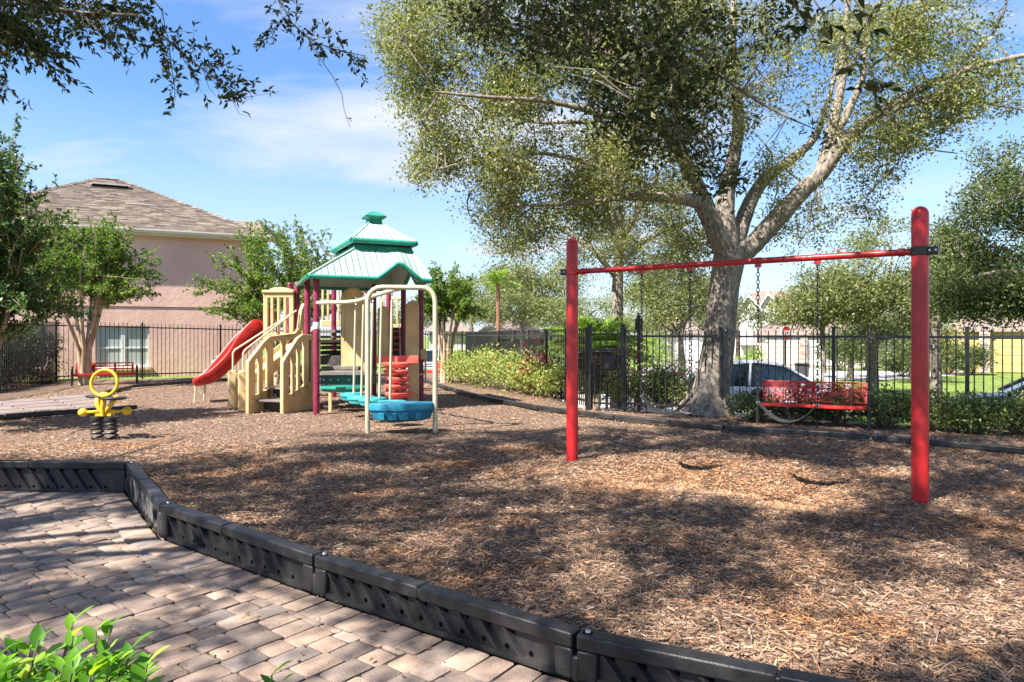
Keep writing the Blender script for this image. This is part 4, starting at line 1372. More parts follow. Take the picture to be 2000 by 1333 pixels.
def make_tower():
    base = SB(1.2, 1.3, -0.03)
    t = thing('play_tower', 'play tower with teal two-tier roof, burgundy posts, red slide and beige panels', 'play structure', base)
    off = base
    def part(mb, nm, m, parent=None, bev=None, ang=40):
        o = mb.build(nm, m, parent or t, off, ang=ang)
        if bev: bevel(o, bev, 3)
        return o
    # ---------- posts: (u, distance, top v or None for roof)
    zroof = 2.40
    posts = [(618, 12.35, None), (822, 14.0, None), (730, 14.9, None), (600, 13.3, None), (580, 14.2, None), (672, 15.2, None), (652, 15.9, 553),
             (759, 16.1, None), (788, 14.9, None), (697, 16.6, None), (566, 15.3, 552)]
    pr = {}
    for (u, y, tv) in posts:
        p = PX(u, 655, y)
        zt = (H - (tv - HOR) / F * y) if tv else zroof + 0.10
        mb = MB()
        r = 0.057
        mb.lathe((p.x, p.y, 0), [(r, -0.06), (r, zt - 0.05)] + [(r * math.cos(a), zt - 0.05 + 0.05 * math.sin(a)) for a in np.linspace(0.3, 1.5, 5)], 20)
        o = part(mb, 'post', M['burgundy'])
        pr[u] = (p, o)
    p, o = pr[618]
    mb = MB(); mb.lathe((p.x, p.y, 0), [(0.0585, 1.51), (0.0592, 1.512), (0.0592, 1.628), (0.0585, 1.63)], 20)
    part(mb, 'sticker', M['sign_white'], o)
    # ---------- lower roof: four sloped sides, eave with a gable on the front, thick teal rim
    ze = 2.44
    SW, DB = 2.245, 2.9
    us0, us1, ub0, ub1 = 0.93, 2.03, 0.55, 2.30
    zu = 3.02
    def sideface(P0, P1, Q0, Q1, gab=None):
        """eave P0->P1, top Q0->Q1; returns the eave polyline and top polyline (equal counts)"""
        n = 24
        ev, tp = [], []
        for i in range(n + 1):
            x = i / n
            e = P0.lerp(P1, x); q = Q0.lerp(Q1, x)
            if gab:
                g0, gp, g1, gh = gab
                if g0 < x < g1:
                    f = (x - g0) / (gp - g0) if x < gp else (g1 - x) / (g1 - gp)
                    slope = (q - e)
                    e = e + UP * gh * f
            ev.append(e); tp.append(q)
        return ev, tp
    c = [SB(0, 0, ze), SB(SW, 0, ze), SB(SW + 0.1, DB, ze), SB(0.18, DB, ze)]
    q = [SB(us0, ub0, zu), SB(us1, ub0, zu), SB(us1, ub1, zu), SB(us0, ub1, zu)]
    gabs = [(0.545, 0.725, 0.905, 0.32), (0.35, 0.53, 0.72, 0.30), None, None]
    roof = None
    panel = MB(); rim = MB(); seams = MB()
    for k in range(4):
        ev, tp = sideface(c[k], c[(k + 1) % 4], q[k], q[(k + 1) % 4], gabs[k])
        n = len(ev)
        up_n = (tp[0] - ev[0]).cross(ev[-1] - ev[0]).normalized()
        if up_n.z < 0: up_n = -up_n
        mids = [e.lerp(tq, 0.45) + UP * 0.0 for e, tq in zip(ev, tp)]
        vs = ev + mids + tp + [v - up_n * 0.02 for v in ev] + [v - up_n * 0.02 for v in mids] + [v - up_n * 0.02 for v in tp]
        fs = []
        for i in range(n - 1):
            for r_ in (0, 1):
                a = r_ * n + i
                fs.append((a, a + 1, a + 1 + n, a + n))
                b = a + 3 * n
                fs.append((b + n, b + n + 1, b + 1, b))
        panel.add(vs, fs)
        # rounded teal rim, follows the gable
        rim.tube([e - UP * 0.02 for e in ev], 0.042, 10)
        tdir = (ev[-1] - ev[0]).normalized()
        updir = up_n.cross(tdir).normalized()
        if updir.z < 0: updir = -updir
        e0 = ev[0]; W_ = (ev[-1] - ev[0]).length
        xl, xr = (tp[0] - e0).dot(tdir), (tp[-1] - e0).dot(tdir)
        hgt = (tp[0] - e0).dot(updir)
        m = 19
        for i in range(1, m):
            x = W_ * i / m
            hmax = hgt * min(1, x / xl, (W_ - x) / (W_ - xr))
            # where the eave is lifted by the gable the seam starts higher on the slope
            j = i / m * (n - 1); j0 = min(n - 2, int(j))
            pts_ = []
            for h_ in np.linspace(0, 1, 7):
                # follow the real panel: find the surface point under this straight line
                xx = x; f_ = h_ * hmax / hgt
                tt = (xx - xl * f_) / max(1e-6, (W_ - (xl + (W_ - xr)) * f_))
                tt = min(1, max(0, tt)); jj = tt * (n - 1); k0 = min(n - 2, int(jj))
                E = ev[k0].lerp(ev[k0 + 1], jj - k0); T = tp[k0].lerp(tp[k0 + 1], jj - k0); Mi = E.lerp(T, 0.45)
                pts_.append((E.lerp(Mi, f_ / .45) if f_ < .45 else Mi.lerp(T, (f_ - .45) / .55)))
            w = 0.010
            for p0, p1 in zip(pts_[:-1], pts_[1:]):
                seams.add([p0 - tdir * w + up_n * 0.001, p0 + tdir * w + up_n * 0.001, p1 + tdir * w + up_n * 0.001, p1 - tdir * w + up_n * 0.001,
                           p0 + up_n * 0.009, p1 + up_n * 0.009], [(0, 4, 5, 3), (4, 1, 2, 5)])
    roof = part(panel, 'lower_roof', M['roof_pale'], ang=25)
    part(rim, 'roof_rim', M['teal'], roof)
    o = part(seams, 'roof_seam', M['seam'], roof); o['kind'] = 'stuff'
    for k in range(4):
        hips = MB()
        hips.tube([c[k] + UP * 0.01, q[k] + UP * 0.01], 0.018, 8)
        part(hips, 'roof_hip', M['roof_pale'], roof)
    # ring between the tiers
    ring = MB()
    rr = [SB(us0, ub0, 0), SB(us1, ub0, 0), SB(us1, ub1, 0), SB(us0, ub1, 0)]
    cen = SB((us0 + us1) / 2, (ub0 + ub1) / 2, 0)
    lo_ = [cen + (p - cen) * 1.04 + UP * (zu - 0.03) for p in rr] + [cen + (p - cen) * 1.0 + UP * (zu + 0.075) for p in rr]
    ring.add(lo_, [(0, 1, 5, 4), (1, 2, 6, 5), (2, 3, 7, 6), (3, 0, 4, 7), (4, 5, 6, 7)])
    part(ring, 'roof_collar', M['teal'], roof, 0.02)
    for (s, b) in ((us0 + .14, ub0 + .14), (us1 - .14, ub0 + .14), (us0 + .14, ub1 - .14), (us1 - .14, ub1 - .14)):
        mb = MB(); pp_ = SB(s, b, zu)
        mb.lathe(pp_, [(0.055, 0), (0.055, 0.22)], 14); part(mb, 'roof_strut', M['burgundy'], roof)
    # upper tier
    zU, zT = 3.20, 3.63
    g = 0.06
    c2 = [SB(us0 - g, ub0 - g, zU), SB(us1 + g, ub0 - g, zU), SB(us1 + g, ub1 + g, zU), SB(us0 - g, ub1 + g, zU)]
    cs, cb = (us0 + us1) / 2 + 0.02, (ub0 + ub1) / 2
    hw = 0.13
    q2 = [SB(cs - hw, cb - hw, zT), SB(cs + hw, cb - hw, zT), SB(cs + hw, cb + hw, zT), SB(cs - hw, cb + hw, zT)]
    panel = MB(); seams = MB(); rim = MB()
    for k in range(4):
        a0, a1, b1, b0 = c2[k], c2[(k + 1) % 4], q2[(k + 1) % 4], q2[k]
        nn_ = (a1 - a0).cross(b0 - a0).normalized()
        if nn_.z < 0: nn_ = -nn_
        panel.add([a0, a1, b1, b0] + [v - nn_ * 0.02 for v in (a0, a1, b1, b0)], [(0, 1, 2, 3), (7, 6, 5, 4)])
        rim.tube([a0 - UP * 0.035, a1 - UP * 0.035], 0.052, 10)
        m = 11
        for i in range(1, m):
            p0, p1 = a0.lerp(a1, i / m), b0.lerp(b1, i / m)
            # standing seams run straight up the slope until they meet the hip
            base_d = (a1 - a0).normalized()
            updir = nn_.cross(base_d).normalized()
            if updir.z < 0: updir = -updir
            hgt = (b0 - a0).dot(updir)
            x = (a1 - a0).length * i / m
            xl, xr = (b0 - a0).dot(base_d), (b1 - a0).dot(base_d)
            hmax = hgt * min(1, x / xl, ((a1 - a0).length - x) / ((a1 - a0).length - xr))
            p1 = p0 + updir * hmax
            w = 0.009
            seams.add([p0 - base_d * w + nn_ * 0.001, p0 + base_d * w + nn_ * 0.001, p1 + base_d * w + nn_ * 0.001, p1 - base_d * w + nn_ * 0.001, p0 + nn_ * 0.010, p1 + nn_ * 0.010],
                      [(0, 4, 5, 3), (4, 1, 2, 5), (0, 1, 4), (3, 5, 2)])
    up_roof = part(panel, 'upper_roof', M['roof_pale'], ang=25)
    part(rim, 'roof_rim', M['teal'], up_roof)
    o = part(seams, 'roof_seam', M['seam'], up_roof); o['kind'] = 'stuff'
    for k in range(4):
        hips = MB(); hips.tube([c2[k], q2[k]], 0.016, 8)
        part(hips, 'roof_hip', M['roof_pale'], up_roof)
    mb = MB()
    ax = [SB(cs, cb, 0)]
    def sq(h, z): return [SB(cs - h, cb - h, z), SB(cs + h, cb - h, z), SB(cs + h, cb + h, z), SB(cs - h, cb + h, z)]
    levels = [sq(0.14, zT - 0.02), sq(0.13, zT + 0.10), sq(0.20, zT + 0.115), sq(0.215, zT + 0.15), sq(0.10, zT + 0.23), sq(0.012, zT + 0.265)]
    vs = [p for l in levels for p in l]
    fs = []
    for i in range(len(levels) - 1):
        for j in range(4):
            fs.append((i * 4 + j, i * 4 + (j + 1) % 4, (i + 1) * 4 + (j + 1) % 4, (i + 1) * 4 + j))
    fs.append(tuple(range(len(vs) - 4, len(vs))))
    mb.add(vs, fs)
    part(mb, 'roof_cap', M['teal'], None, 0.012)

    # ---------- decks and stacked steps seen between the posts
    def pbox(nm, u0, u1, v0, v1, y, depth, m, bev=0.008, parent=None):
        a, b = PX(u0, v1, y), PX(u1, v0, y)
        mb = MB()
        mb.box(((a.x + b.x) / 2, y + depth / 2, (a.z + b.z) / 2), (b.x - a.x, depth, b.z - a.z))
        return part(mb, nm, m, parent, bev)
    for (u0, u1, v0, v1, y, dp, m) in ((626, 716, 734, 757, 13.2, 0.9, 'dark_green'), (626, 714, 726, 733.5, 13.1, 1.0, 'tread'), (627, 700, 716, 723, 13.5, 0.6, 'tread'),
                                       (626, 694, 695, 713, 13.9, 0.9, 'deck'), (626, 668, 676, 683, 14.3, 0.6, 'tread'), (626, 668, 686, 693, 14.4, 0.6, 'deck'),
                                       (626, 664, 656, 661, 15.0, 0.5, 'tread'), (626, 662, 645, 651, 15.3, 0.6, 'tread'), (626, 668, 664, 674, 14.7, 0.5, 'slide_red')):
        pbox('step' if m == 'tread' else 'step_riser', u0, u1, v0, v1, y, dp, M[m])
    for (u, v) in ((632, 742), (646, 742), (661, 742), (682, 742), (632, 752)):
        p = PX(u, v, 13.2)
        mb = MB(); mb.tube([p, p - Vector((0, 0.012, 0))], 0.014, 8); part(mb, 'bolt', M['silver'])
    # main deck, above eye level
    mb = MB()
    pl = [SB(0.1, 1.7, 1.25), SB(1.0, 1.7, 1.25), SB(1.0, 2.9, 1.25), SB(0.1, 2.9, 1.25)]
    mb.add(pl + [p + UP * 0.05 for p in pl], [(3, 2, 1, 0), (4, 5, 6, 7), (0, 1, 5, 4), (1, 2, 6, 5), (2, 3, 7, 6), (3, 0, 4, 7)])
    part(mb, 'deck', M['deck'])
    # ---------- panels facing us: outline with slots cut as separate bars
    def arch_panel(nm, u0, u1, v_top, v_bot, y, m, th=0.05, slots=(), inner=True, rot=0.0, relief=True):
        k = y / F
        w = (u1 - u0) * k; h = (v_bot - v_top) * k
        o_ = PX(u0, v_bot, y)
        fr = (o_, Vector((math.cos(rot), math.sin(rot), 0)), UP, Vector((math.sin(rot), -math.cos(rot), 0)))
        n = 12
        r = w / 2
        poly = [(0, 0), (w, 0)] + [(w / 2 + r * math.cos(math.pi * i / n), h - r * 0.9 + r * 0.9 * math.sin(math.pi * i / n)) for i in range(n + 1)]
        mb = MB(); mb.prism(poly, fr, -th)
        ob = part(mb, nm, m, None, 0.012)
        if relief:
            rim_ = MB()
            c0 = fr[0] + fr[1] * (w / 2) + UP * (h - r * 0.9) + fr[3] * 0.002
            rim_.torus(c0, r * 0.72, 0.014, fr[1], UP, 16, 8, arc=(0, math.pi))
            rim_.tube([c0 + fr[1] * r * 0.72, c0 + fr[1] * r * 0.72 - UP * h * 0.5], 0.014, 8)
            rim_.tube([c0 - fr[1] * r * 0.72, c0 - fr[1] * r * 0.72 - UP * h * 0.5], 0.014, 8)
            part(rim_, 'panel_moulding', m, ob)
        return ob
    arch_panel('arch_panel', 665, 713, 562, 725, 13.7, M['beige'])
    arch_panel('arch_panel', 737, 759, 598, 705, 14.0, M['beige'])
    arch_panel('arch_panel', 792, 818, 588, 705, 13.5, M['beige'])
    pbox('panel_foot', 796, 818, 706, 790, 13.6, 0.05, M['beige'])
    # barred guard panels at the back of the deck
    for (u0, u1, v0, v1, y) in ((628, 664, 560, 638, 16.2), (690, 720, 566, 640, 17.0), (746, 792, 580, 645, 16.8)):
        fr_ = MB(); k = y / F
        a, b = PX(u0, v1, y), PX(u1, v0, y)
        W_, Hh = b.x - a.x, b.z - a.z
        bar = 0.07
        fr_.box((a.x + W_ / 2, y, a.z + bar), (W_, 0.05, bar * 2)); fr_.box((a.x + W_ / 2, y, b.z - bar / 2), (W_, 0.05, bar))
        for i in range(4):
            x = a.x + 0.03 + (W_ - 0.06) * i / 3
            fr_.box((x, y, (a.z + b.z) / 2 + bar / 4), (0.05, 0.045, Hh - 2.6 * bar))
        part(fr_, 'guard_panel', M['beige'], None, 0.01)
    # slide hood: box of barred panel with an arched top
    y = 14.1; k = y / F
    a, b = PX(515, 662, y), PX(574, 568, y)
    W_, Hh = b.x - a.x, b.z - a.z
    mb = MB()
    bt = 0.11
    mb.box((a.x + W_ / 2, y, a.z + 0.055), (W_, 0.07, 0.11)); mb.box((a.x + W_ / 2, y, b.z - 0.10), (W_, 0.07, 0.10)); mb.box((a.x + W_ / 2, y - 0.01, b.z - 0.02), (W_ + 0.03, 0.12, 0.055))
    for i in range(5):
        mb.box((a.x + 0.045 + (W_ - 0.09) * i / 4, y, (a.z + b.z) / 2 - 0.02), (0.09 if i in (0, 4) else 0.055, 0.062, Hh - 0.24))
    hood = part(mb, 'slide_hood', M['beige'], None, 0.012)
    mb = MB()
    mb.prism([(W_ * 0.5 + W_ * 0.36 * math.cos(math.pi * i / 10), 0.0 + 0.085 * math.sin(math.pi * i / 10)) for i in range(11)], (Vector((a.x, y + 0.45, b.z - 0.01)), Vector((1, 0, 0)), UP, Vector((0, -1, 0))), 0.42)
    part(mb, 'hood_top', M['beige'], hood, 0.01)
    # ---------- red slide: bedway with raised sides
    mb = MB()
    cl = []
    P = [(522, 640, 15.5), (505, 652, 15.45), (480, 676, 15.35), (455, 703, 15.2), (432, 727, 15.05), (412, 740, 14.95), (392, 745, 14.85), (376, 748, 14.8)]
    pts = [PX(*p) for p in P]
    vs = []
    n = len(pts)
    prof = [(-0.33, 0.20), (-0.31, 0.245), (-0.27, 0.20), (-0.24, 0.03), (0.0, -0.02), (0.24, 0.03), (0.27, 0.20), (0.31, 0.245), (0.33, 0.20), (0.32, -0.07), (0.0, -0.12), (-0.32, -0.07)]
    for i, p in enumerate(pts):
        tdir = (pts[min(i + 1, n - 1)] - pts[max(i - 1, 0)]).normalized()
        sd = tdir.cross(UP).normalized()
        upn = sd.cross(tdir).normalized()
        f = 1.0 if i < n - 3 else (0.8, 0.55, 0.4)[i - n + 3]
        g_up = 1.0 + 0.35 * (1 if i < 3 else 0)
        for (x, z) in prof:
            vs.append(p + sd * x + upn * (z * (f * g_up if z > 0.1 else 1.0)))
    m_ = len(prof)
    fs = []
    for i in range(n - 1):
        for j in range(m_):
            fs.append((i * m_ + j, (i + 1) * m_ + j, (i + 1) * m_ + (j + 1) % m_, i * m_ + (j + 1) % m_))
    fs += [tuple(range(m_)), tuple((n - 1) * m_ + j for j in range(m_ - 1, -1, -1))]
    mb.add(vs, fs)
    slide = part(mb, 'slide', M['slide_red'], ang=60)
    sub = slide.modifiers.new("round", 'SUBSURF'); sub.levels = 1; sub.render_levels = 2
    mb = MB()
    for (u, y_) in ((379, 14.7), (397, 15.1)):
        pt = PX(u + 3, 752, y_)
        mb.tube([pt, pt + Vector((0.0, 0, -0.12)), Vector((pt.x - 0.02, pt.y, -0.05))], 0.022, 8)
    part(mb, 'slide_leg', M['cream'])
    mb = MB()
    hood2 = PX(520, 640, 15.5)
    mb.box(hood2 + Vector((0.05, 0.05, 0.18)), (0.08, 0.62, 0.42))
    part(mb, 'slide_entry', M['slide_red'], None, 0.03)
    # ---------- stairs between two beige side panels, running away from us
    D = Vector((0.30, 0.954, 0)).normalized(); S = Vector((D.y, -D.x, 0))
    A = PX(553.5, 655, 12.45); A.z = 0
    B = PX(486, 655, 12.5); B.z = 0
    def side_panel(O, poly, slots, nm):
        fr = (O, D, UP, S)
        ths = 0.075
        # rim strip round the outline plus bars: openings stay open
        mb = MB()
        n = len(poly)
        th = 0.075
        inset = []
        for i in range(n):
            p0, p1, p2 = Vector(poly[i - 1]), Vector(poly[i]), Vector(poly[(i + 1) % n])
            e0, e1 = (p1 - p0).normalized(), (p2 - p1).normalized()
            n0, n1 = Vector((-e0.y, e0.x)), Vector((-e1.y, e1.x))
            b_ = (n0 + n1) / max(0.35, 1 + n0.dot(n1))
            inset.append(p1 + b_ * 0.105)
        V = [fr[0] + D * p[0] + UP * p[1] for p in poly] + [fr[0] + D * p[0] + UP * p[1] for p in inset]
        V2 = [v - S * th for v in V]
        fs = []
        for i in range(n):
            j = (i + 1) % n
            fs += [(i, j, j + n, i + n), (i + 2 * n, i + 3 * n, j + 3 * n, j + 2 * n), (i, i + 2 * n, j + 2 * n, j), (i + n, j + n, j + 3 * n, i + 3 * n)]
        mb.add(V + V2, fs)
        for (x0, x1, z0, z1, z2) in slots:       # solid webs between openings: x range, bottom, tops
            mb.prism([(x0, z0), (x1, z0), (x1, z2), (x0, z1)], (fr[0] - S * 0.012, D, UP, S), -(th - 0.024))
        return part(mb, nm, M['beige'], None, 0.014, 50)
    # right panel (length ~0.95)
    rp = [(0, -0.03), (1.02, -0.03), (1.02, 1.40), (0.62, 1.42), (0.44, 1.34), (0.0, 0.92)]
    sw = [(0.05, 0.97, 0.0, 0.26, 0.54), (0.05, 0.20, 0.20, 0.98, 1.10), (0.29, 0.38, 0.24, 1.14, 1.22), (0.46, 0.55, 0.30, 1.28, 1.32), (0.65, 0.82, 0.36, 1.36, 1.36), (0.91, 1.0, 0.40, 1.36, 1.36)]
    side_panel(A, rp, sw, 'stair_panel')
    # left panel climbs on to the deck
    lp = [(0, -0.03), (1.05, -0.03), (1.95, 0.6), (1.95, 2.05), (1.72, 2.05), (1.62, 1.90), (1.55, 1.55), (1.40, 1.44), (0.62, 1.38), (0.44, 1.28), (0.0, 0.92)]
    sw = [(0.05, 0.64, 0.0, 0.26, 0.40), (0.05, 0.20, 0.2, 0.98, 1.08), (0.30, 0.42, 0.2, 1.10, 1.20), (0.54, 0.74, 0.05, 1.30, 1.34), (1.70, 1.93, 0.9, 2.0, 2.0), (1.0, 1.12, 0.05, 1.38, 1.38)]
    side_panel(B, lp, sw, 'stair_panel')
    for i in range(4):
        cpt = (A + B) / 2 + D * (0.22 + 0.27 * i) - S * 0.03
        w = (A - B).dot(S) - 0.10
        mb = MB(); mb.box(cpt + UP * (0.20 + 0.21 * i), (w, 0.26, 0.035), math.atan2(S.y, S.x))
        part(mb, 'step', M['tread'], None, 0.006)
        mb = MB(); mb.box(cpt + D * 0.12 + UP * (0.10 + 0.21 * i), (w, 0.03, 0.16), math.atan2(S.y, S.x))
        part(mb, 'step_riser', M['deck'])
    # ---------- beige chute beside the stairs with its twin rails
    top = PX(600, 652, 14.3); bot = PX(488, 742, 13.2)
    dv_ = (bot - top); dl = dv_.normalized(); sd = dl.cross(UP).normalized(); un = sd.cross(dl)
    if un.z < 0: un = -un
    mb = MB(); vs = []
    for p in (top, top + dl * dv_.length * 0.5, bot - dl * 0.15, bot + Vector((-0.1, -0.05, 0.03))):
        for (x, z) in [(-0.24, 0.10), (-0.21, 0.10), (-0.19, 0.0), (0.19, 0.0), (0.21, 0.10), (0.24, 0.10), (0.24, -0.10), (-0.24, -0.10)]:
            vs.append(p + sd * x + un * z)
    fs = []
    for i in range(3):
        for j in range(8):
            fs.append((i * 8 + j, (i + 1) * 8 + j, (i + 1) * 8 + (j + 1) % 8, i * 8 + (j + 1) % 8))
    fs += [tuple(range(8)), tuple(24 + j for j in range(7, -1, -1))]
    mb.add(vs, fs)
    part(mb, 'chute', M['beige'], None, 0.012)
    for (u, y_) in ((455, 13.5), (475, 13.05)):
        a = PX(u, 655, y_)
        mb = MB()
        z1 = H - (724 - HOR) / F * y_
        mb.box((a.x, a.y, (z1 - 0.04) / 2), (0.16, 0.20, z1 + 0.04), math.radians(12))
        part(mb, 'chute_foot', M['beige'], None, 0.03)
        topr = PX(579, 607, 14.3 if u < 460 else 14.0)
        e = PX(u + 3, 690, y_)
        mb = MB()
        mb.tube([(a.x, a.y, z1), (a.x, a.y, e.z), (a.x + 0.03, a.y + 0.02, e.z + 0.06), topr], 0.018, 10)
        part(mb, 'hand_rail', M['cream'])
    # ---------- arch at the front with overhead beam
    al, ar = G(718, 845), G(850, 843)
    al.z = ar.z = -0.05
    zt = 2.09
    r = 0.036
    def corner(p, dirn, z):
        out = []
        for i in range(6):
            a_ = math.pi / 2 * i / 5
            out.append(p + dirn * (0.20 * (1 - math.cos(a_))) + UP * (z - 0.20 + 0.20 * math.sin(a_)))
        return out
    dr = (ar - al).normalized()
    base0 = Vector((al.x, al.y, 0)); base1 = Vector((ar.x, ar.y, 0))
    path = [al] + corner(base0, dr, zt) + list(reversed(corner(base1, -dr, zt))) + [ar]
    mb = MB(); mb.tube(path, r, 14)
    arch = part(mb, 'entry_arch', M['cream'])
    beam_a = PX(620, 592, 12.3); beam_b = PX(692, 590, 11.6); beam_c = (base0 + base1) / 2 + UP * zt
    mb = MB(); mb.tube([beam_a, beam_a.lerp(beam_b, 0.8), beam_b + Vector((0.06, -0.06, 0.01)), beam_c], 0.033, 12)
    beam = part(mb, 'overhead_beam', M['cream'])
    # hanging poles and pods
    def pod(nm, c, L, W, h, rz, m):
        mb = MB()
        prof = [(0.62, 0), (0.86, h * 0.12), (0.93, h * 0.55), (0.95, h * 0.60), (1.0, h * 0.62), (1.0, h * 0.92), (0.97, h), (0.7, h * 1.0)]
        mb.lathe(c, [(p * 1.0, z) for p, z in prof], 28, sx=L / 2, sy=W / 2, rz=rz)
        return part(mb, nm, m, ang=35)
    pole_spec = [(691, 770, 11.9), (706, 774, 11.5), (724, 778, 11.1), (741, 778, 10.8), (762, 780, 10.5)]
    for i, (u, v, y_) in enumerate(pole_spec):
        p = PX(u, v, y_)
        # where the beam passes above
        tq = (i + 0.6) / 5.2
        bt_ = beam_b.lerp(beam_c, tq)
        topz = 1.98 + 0.05 * tq
        tp_ = Vector((p.x * 0.6 + bt_.x * 0.4, p.y * 0.6 + bt_.y * 0.4, topz))
        mb = MB()
        mb.tube([p, p.lerp(tp_, 0.94)], 0.020, 10)
        pole = part(mb, 'hanging_pole', M['cream'])
        mb = MB()
        q0 = p.lerp(tp_, 0.94)
        nl = 4
        for k_ in range(nl):
            mb.torus(q0.lerp(Vector((tp_.x, tp_.y, topz + 0.05)), (k_ + 0.5) / nl), 0.013, 0.0045, E1 if k_ % 2 else E2, UP, 8, 5, sy=1.7)
        part(mb, 'chain', M['silver'], pole)
        mb = MB(); mb.tube([tp_ + UP * 0.05, bt_], 0.012, 6); part(mb, 'hanger', M['silver'], pole)
    for (u, v, y_, L) in ((688, 768, 12.0, 0.42), (705, 774, 11.6, 0.46), (728, 777, 11.15, 0.46), (765, 783, 10.7, 0.44)):
        c_ = PX(u, v, y_)
        pod('hanging_pod', c_ - UP * 0.13, L, 0.36, 0.13, 0.0, M['turquoise'])
    c_ = PX(785, 788, 10.02)
    big = pod('front_pod', c_ - UP * 0.25, 0.96, 0.42, 0.26, math.atan2(dr.y, dr.x), M['blue'])
    for k_ in range(4):
        mb = MB()
        q_ = c_ - UP * 0.17 + dr * (-0.25 + 0.17 * k_) + Vector((0, -0.185, 0))
        mb.box(q_, (0.075, 0.06, 0.10)); part(mb, 'pod_rib', M['blue'], big, 0.008)
    # teal bench platform and its leg
    c_ = PX(672, 757, 12.9)
    pod('transfer_seat', c_ - UP * 0.08, 0.92, 0.50, 0.10, 0.05, M['teal'])
    mb = MB(); a = PX(645, 765, 12.75); mb.box((a.x, a.y, a.z / 2), (0.055, 0.055, a.z + 0.08)); part(mb, 'seat_leg', M['beige'])
    # ---------- red beam and stacked disc climber
    pbox('cross_panel', 734, 817, 695, 710, 13.05, 0.06, M['coral'])
    cx = PX(775, 655, 12.75)
    mb = MB(); mb.tube([(cx.x, cx.y, -0.05), (cx.x, cx.y, 1.0)], 0.035, 12)
    part(mb, 'climber_pole', M['coral'])
    for i, (u, v) in enumerate(((773, 787), (780, 770), (776, 755), (779, 740), (774, 726), (775, 712))):
        c_ = PX(u, v, 12.75)
        mb = MB()
        mb.lathe(c_, [(0.06, -0.075), (0.17, -0.07), (0.245, -0.03), (0.265, -0.005), (0.265, 0.025), (0.245, 0.038), (0.05, 0.04)], 24, sx=1.05, sy=0.8, rz=i * 0.6)
        part(mb, 'climber_disc', M['coral'])
    # net/ladder in the dark opening and the loop handle
    pbox('climbing_wall', 758, 790, 640, 697, 15.2, 0.05, M['deck'])
    mb = MB()
    for i in range(4):
        for j in range(3):
            p = PX(764 + 8 * j, 648 + 12 * i, 15.17); mb.ball(p, 0.04, 8, 6, sc=(1.2, 0.8, 0.8))
    part(mb, 'hand_hold', M['coral'])
    mb = MB()
    p0 = PX(820, 735, 14.0); 
    mb.tube([PX(735, 733, 14.0), PX(818, 733, 13.9), PX(828, 730, 13.9), PX(831, 722, 13.9), PX(831, 690, 13.9), PX(829, 686, 13.9)], 0.024, 10)
    part(mb, 'loop_handle', M['cream'])
    pbox('handle_box', 821, 832, 682, 703, 13.8, 0.10, M['beige'], 0.02)
    mb = MB()
    a = PX(779, 620, 14.6); b = PX(786, 780, 13.6)
    for k_ in range(40):
        mb.torus(a.lerp(b, k_ / 39), 0.014, 0.0045, E1 if k_ % 2 else E2, UP, 8, 4, sy=1.9)
    part(mb, 'chain', M['silver'])
    # back rest tubes
    mb = MB()
    mb.torus(PX(700, 585, 16.4), 0.26, 0.04, Vector((1, 0, 0)), UP, 20, 10)
    part(mb, 'porthole_ring', M['burgundy'])
make_tower()

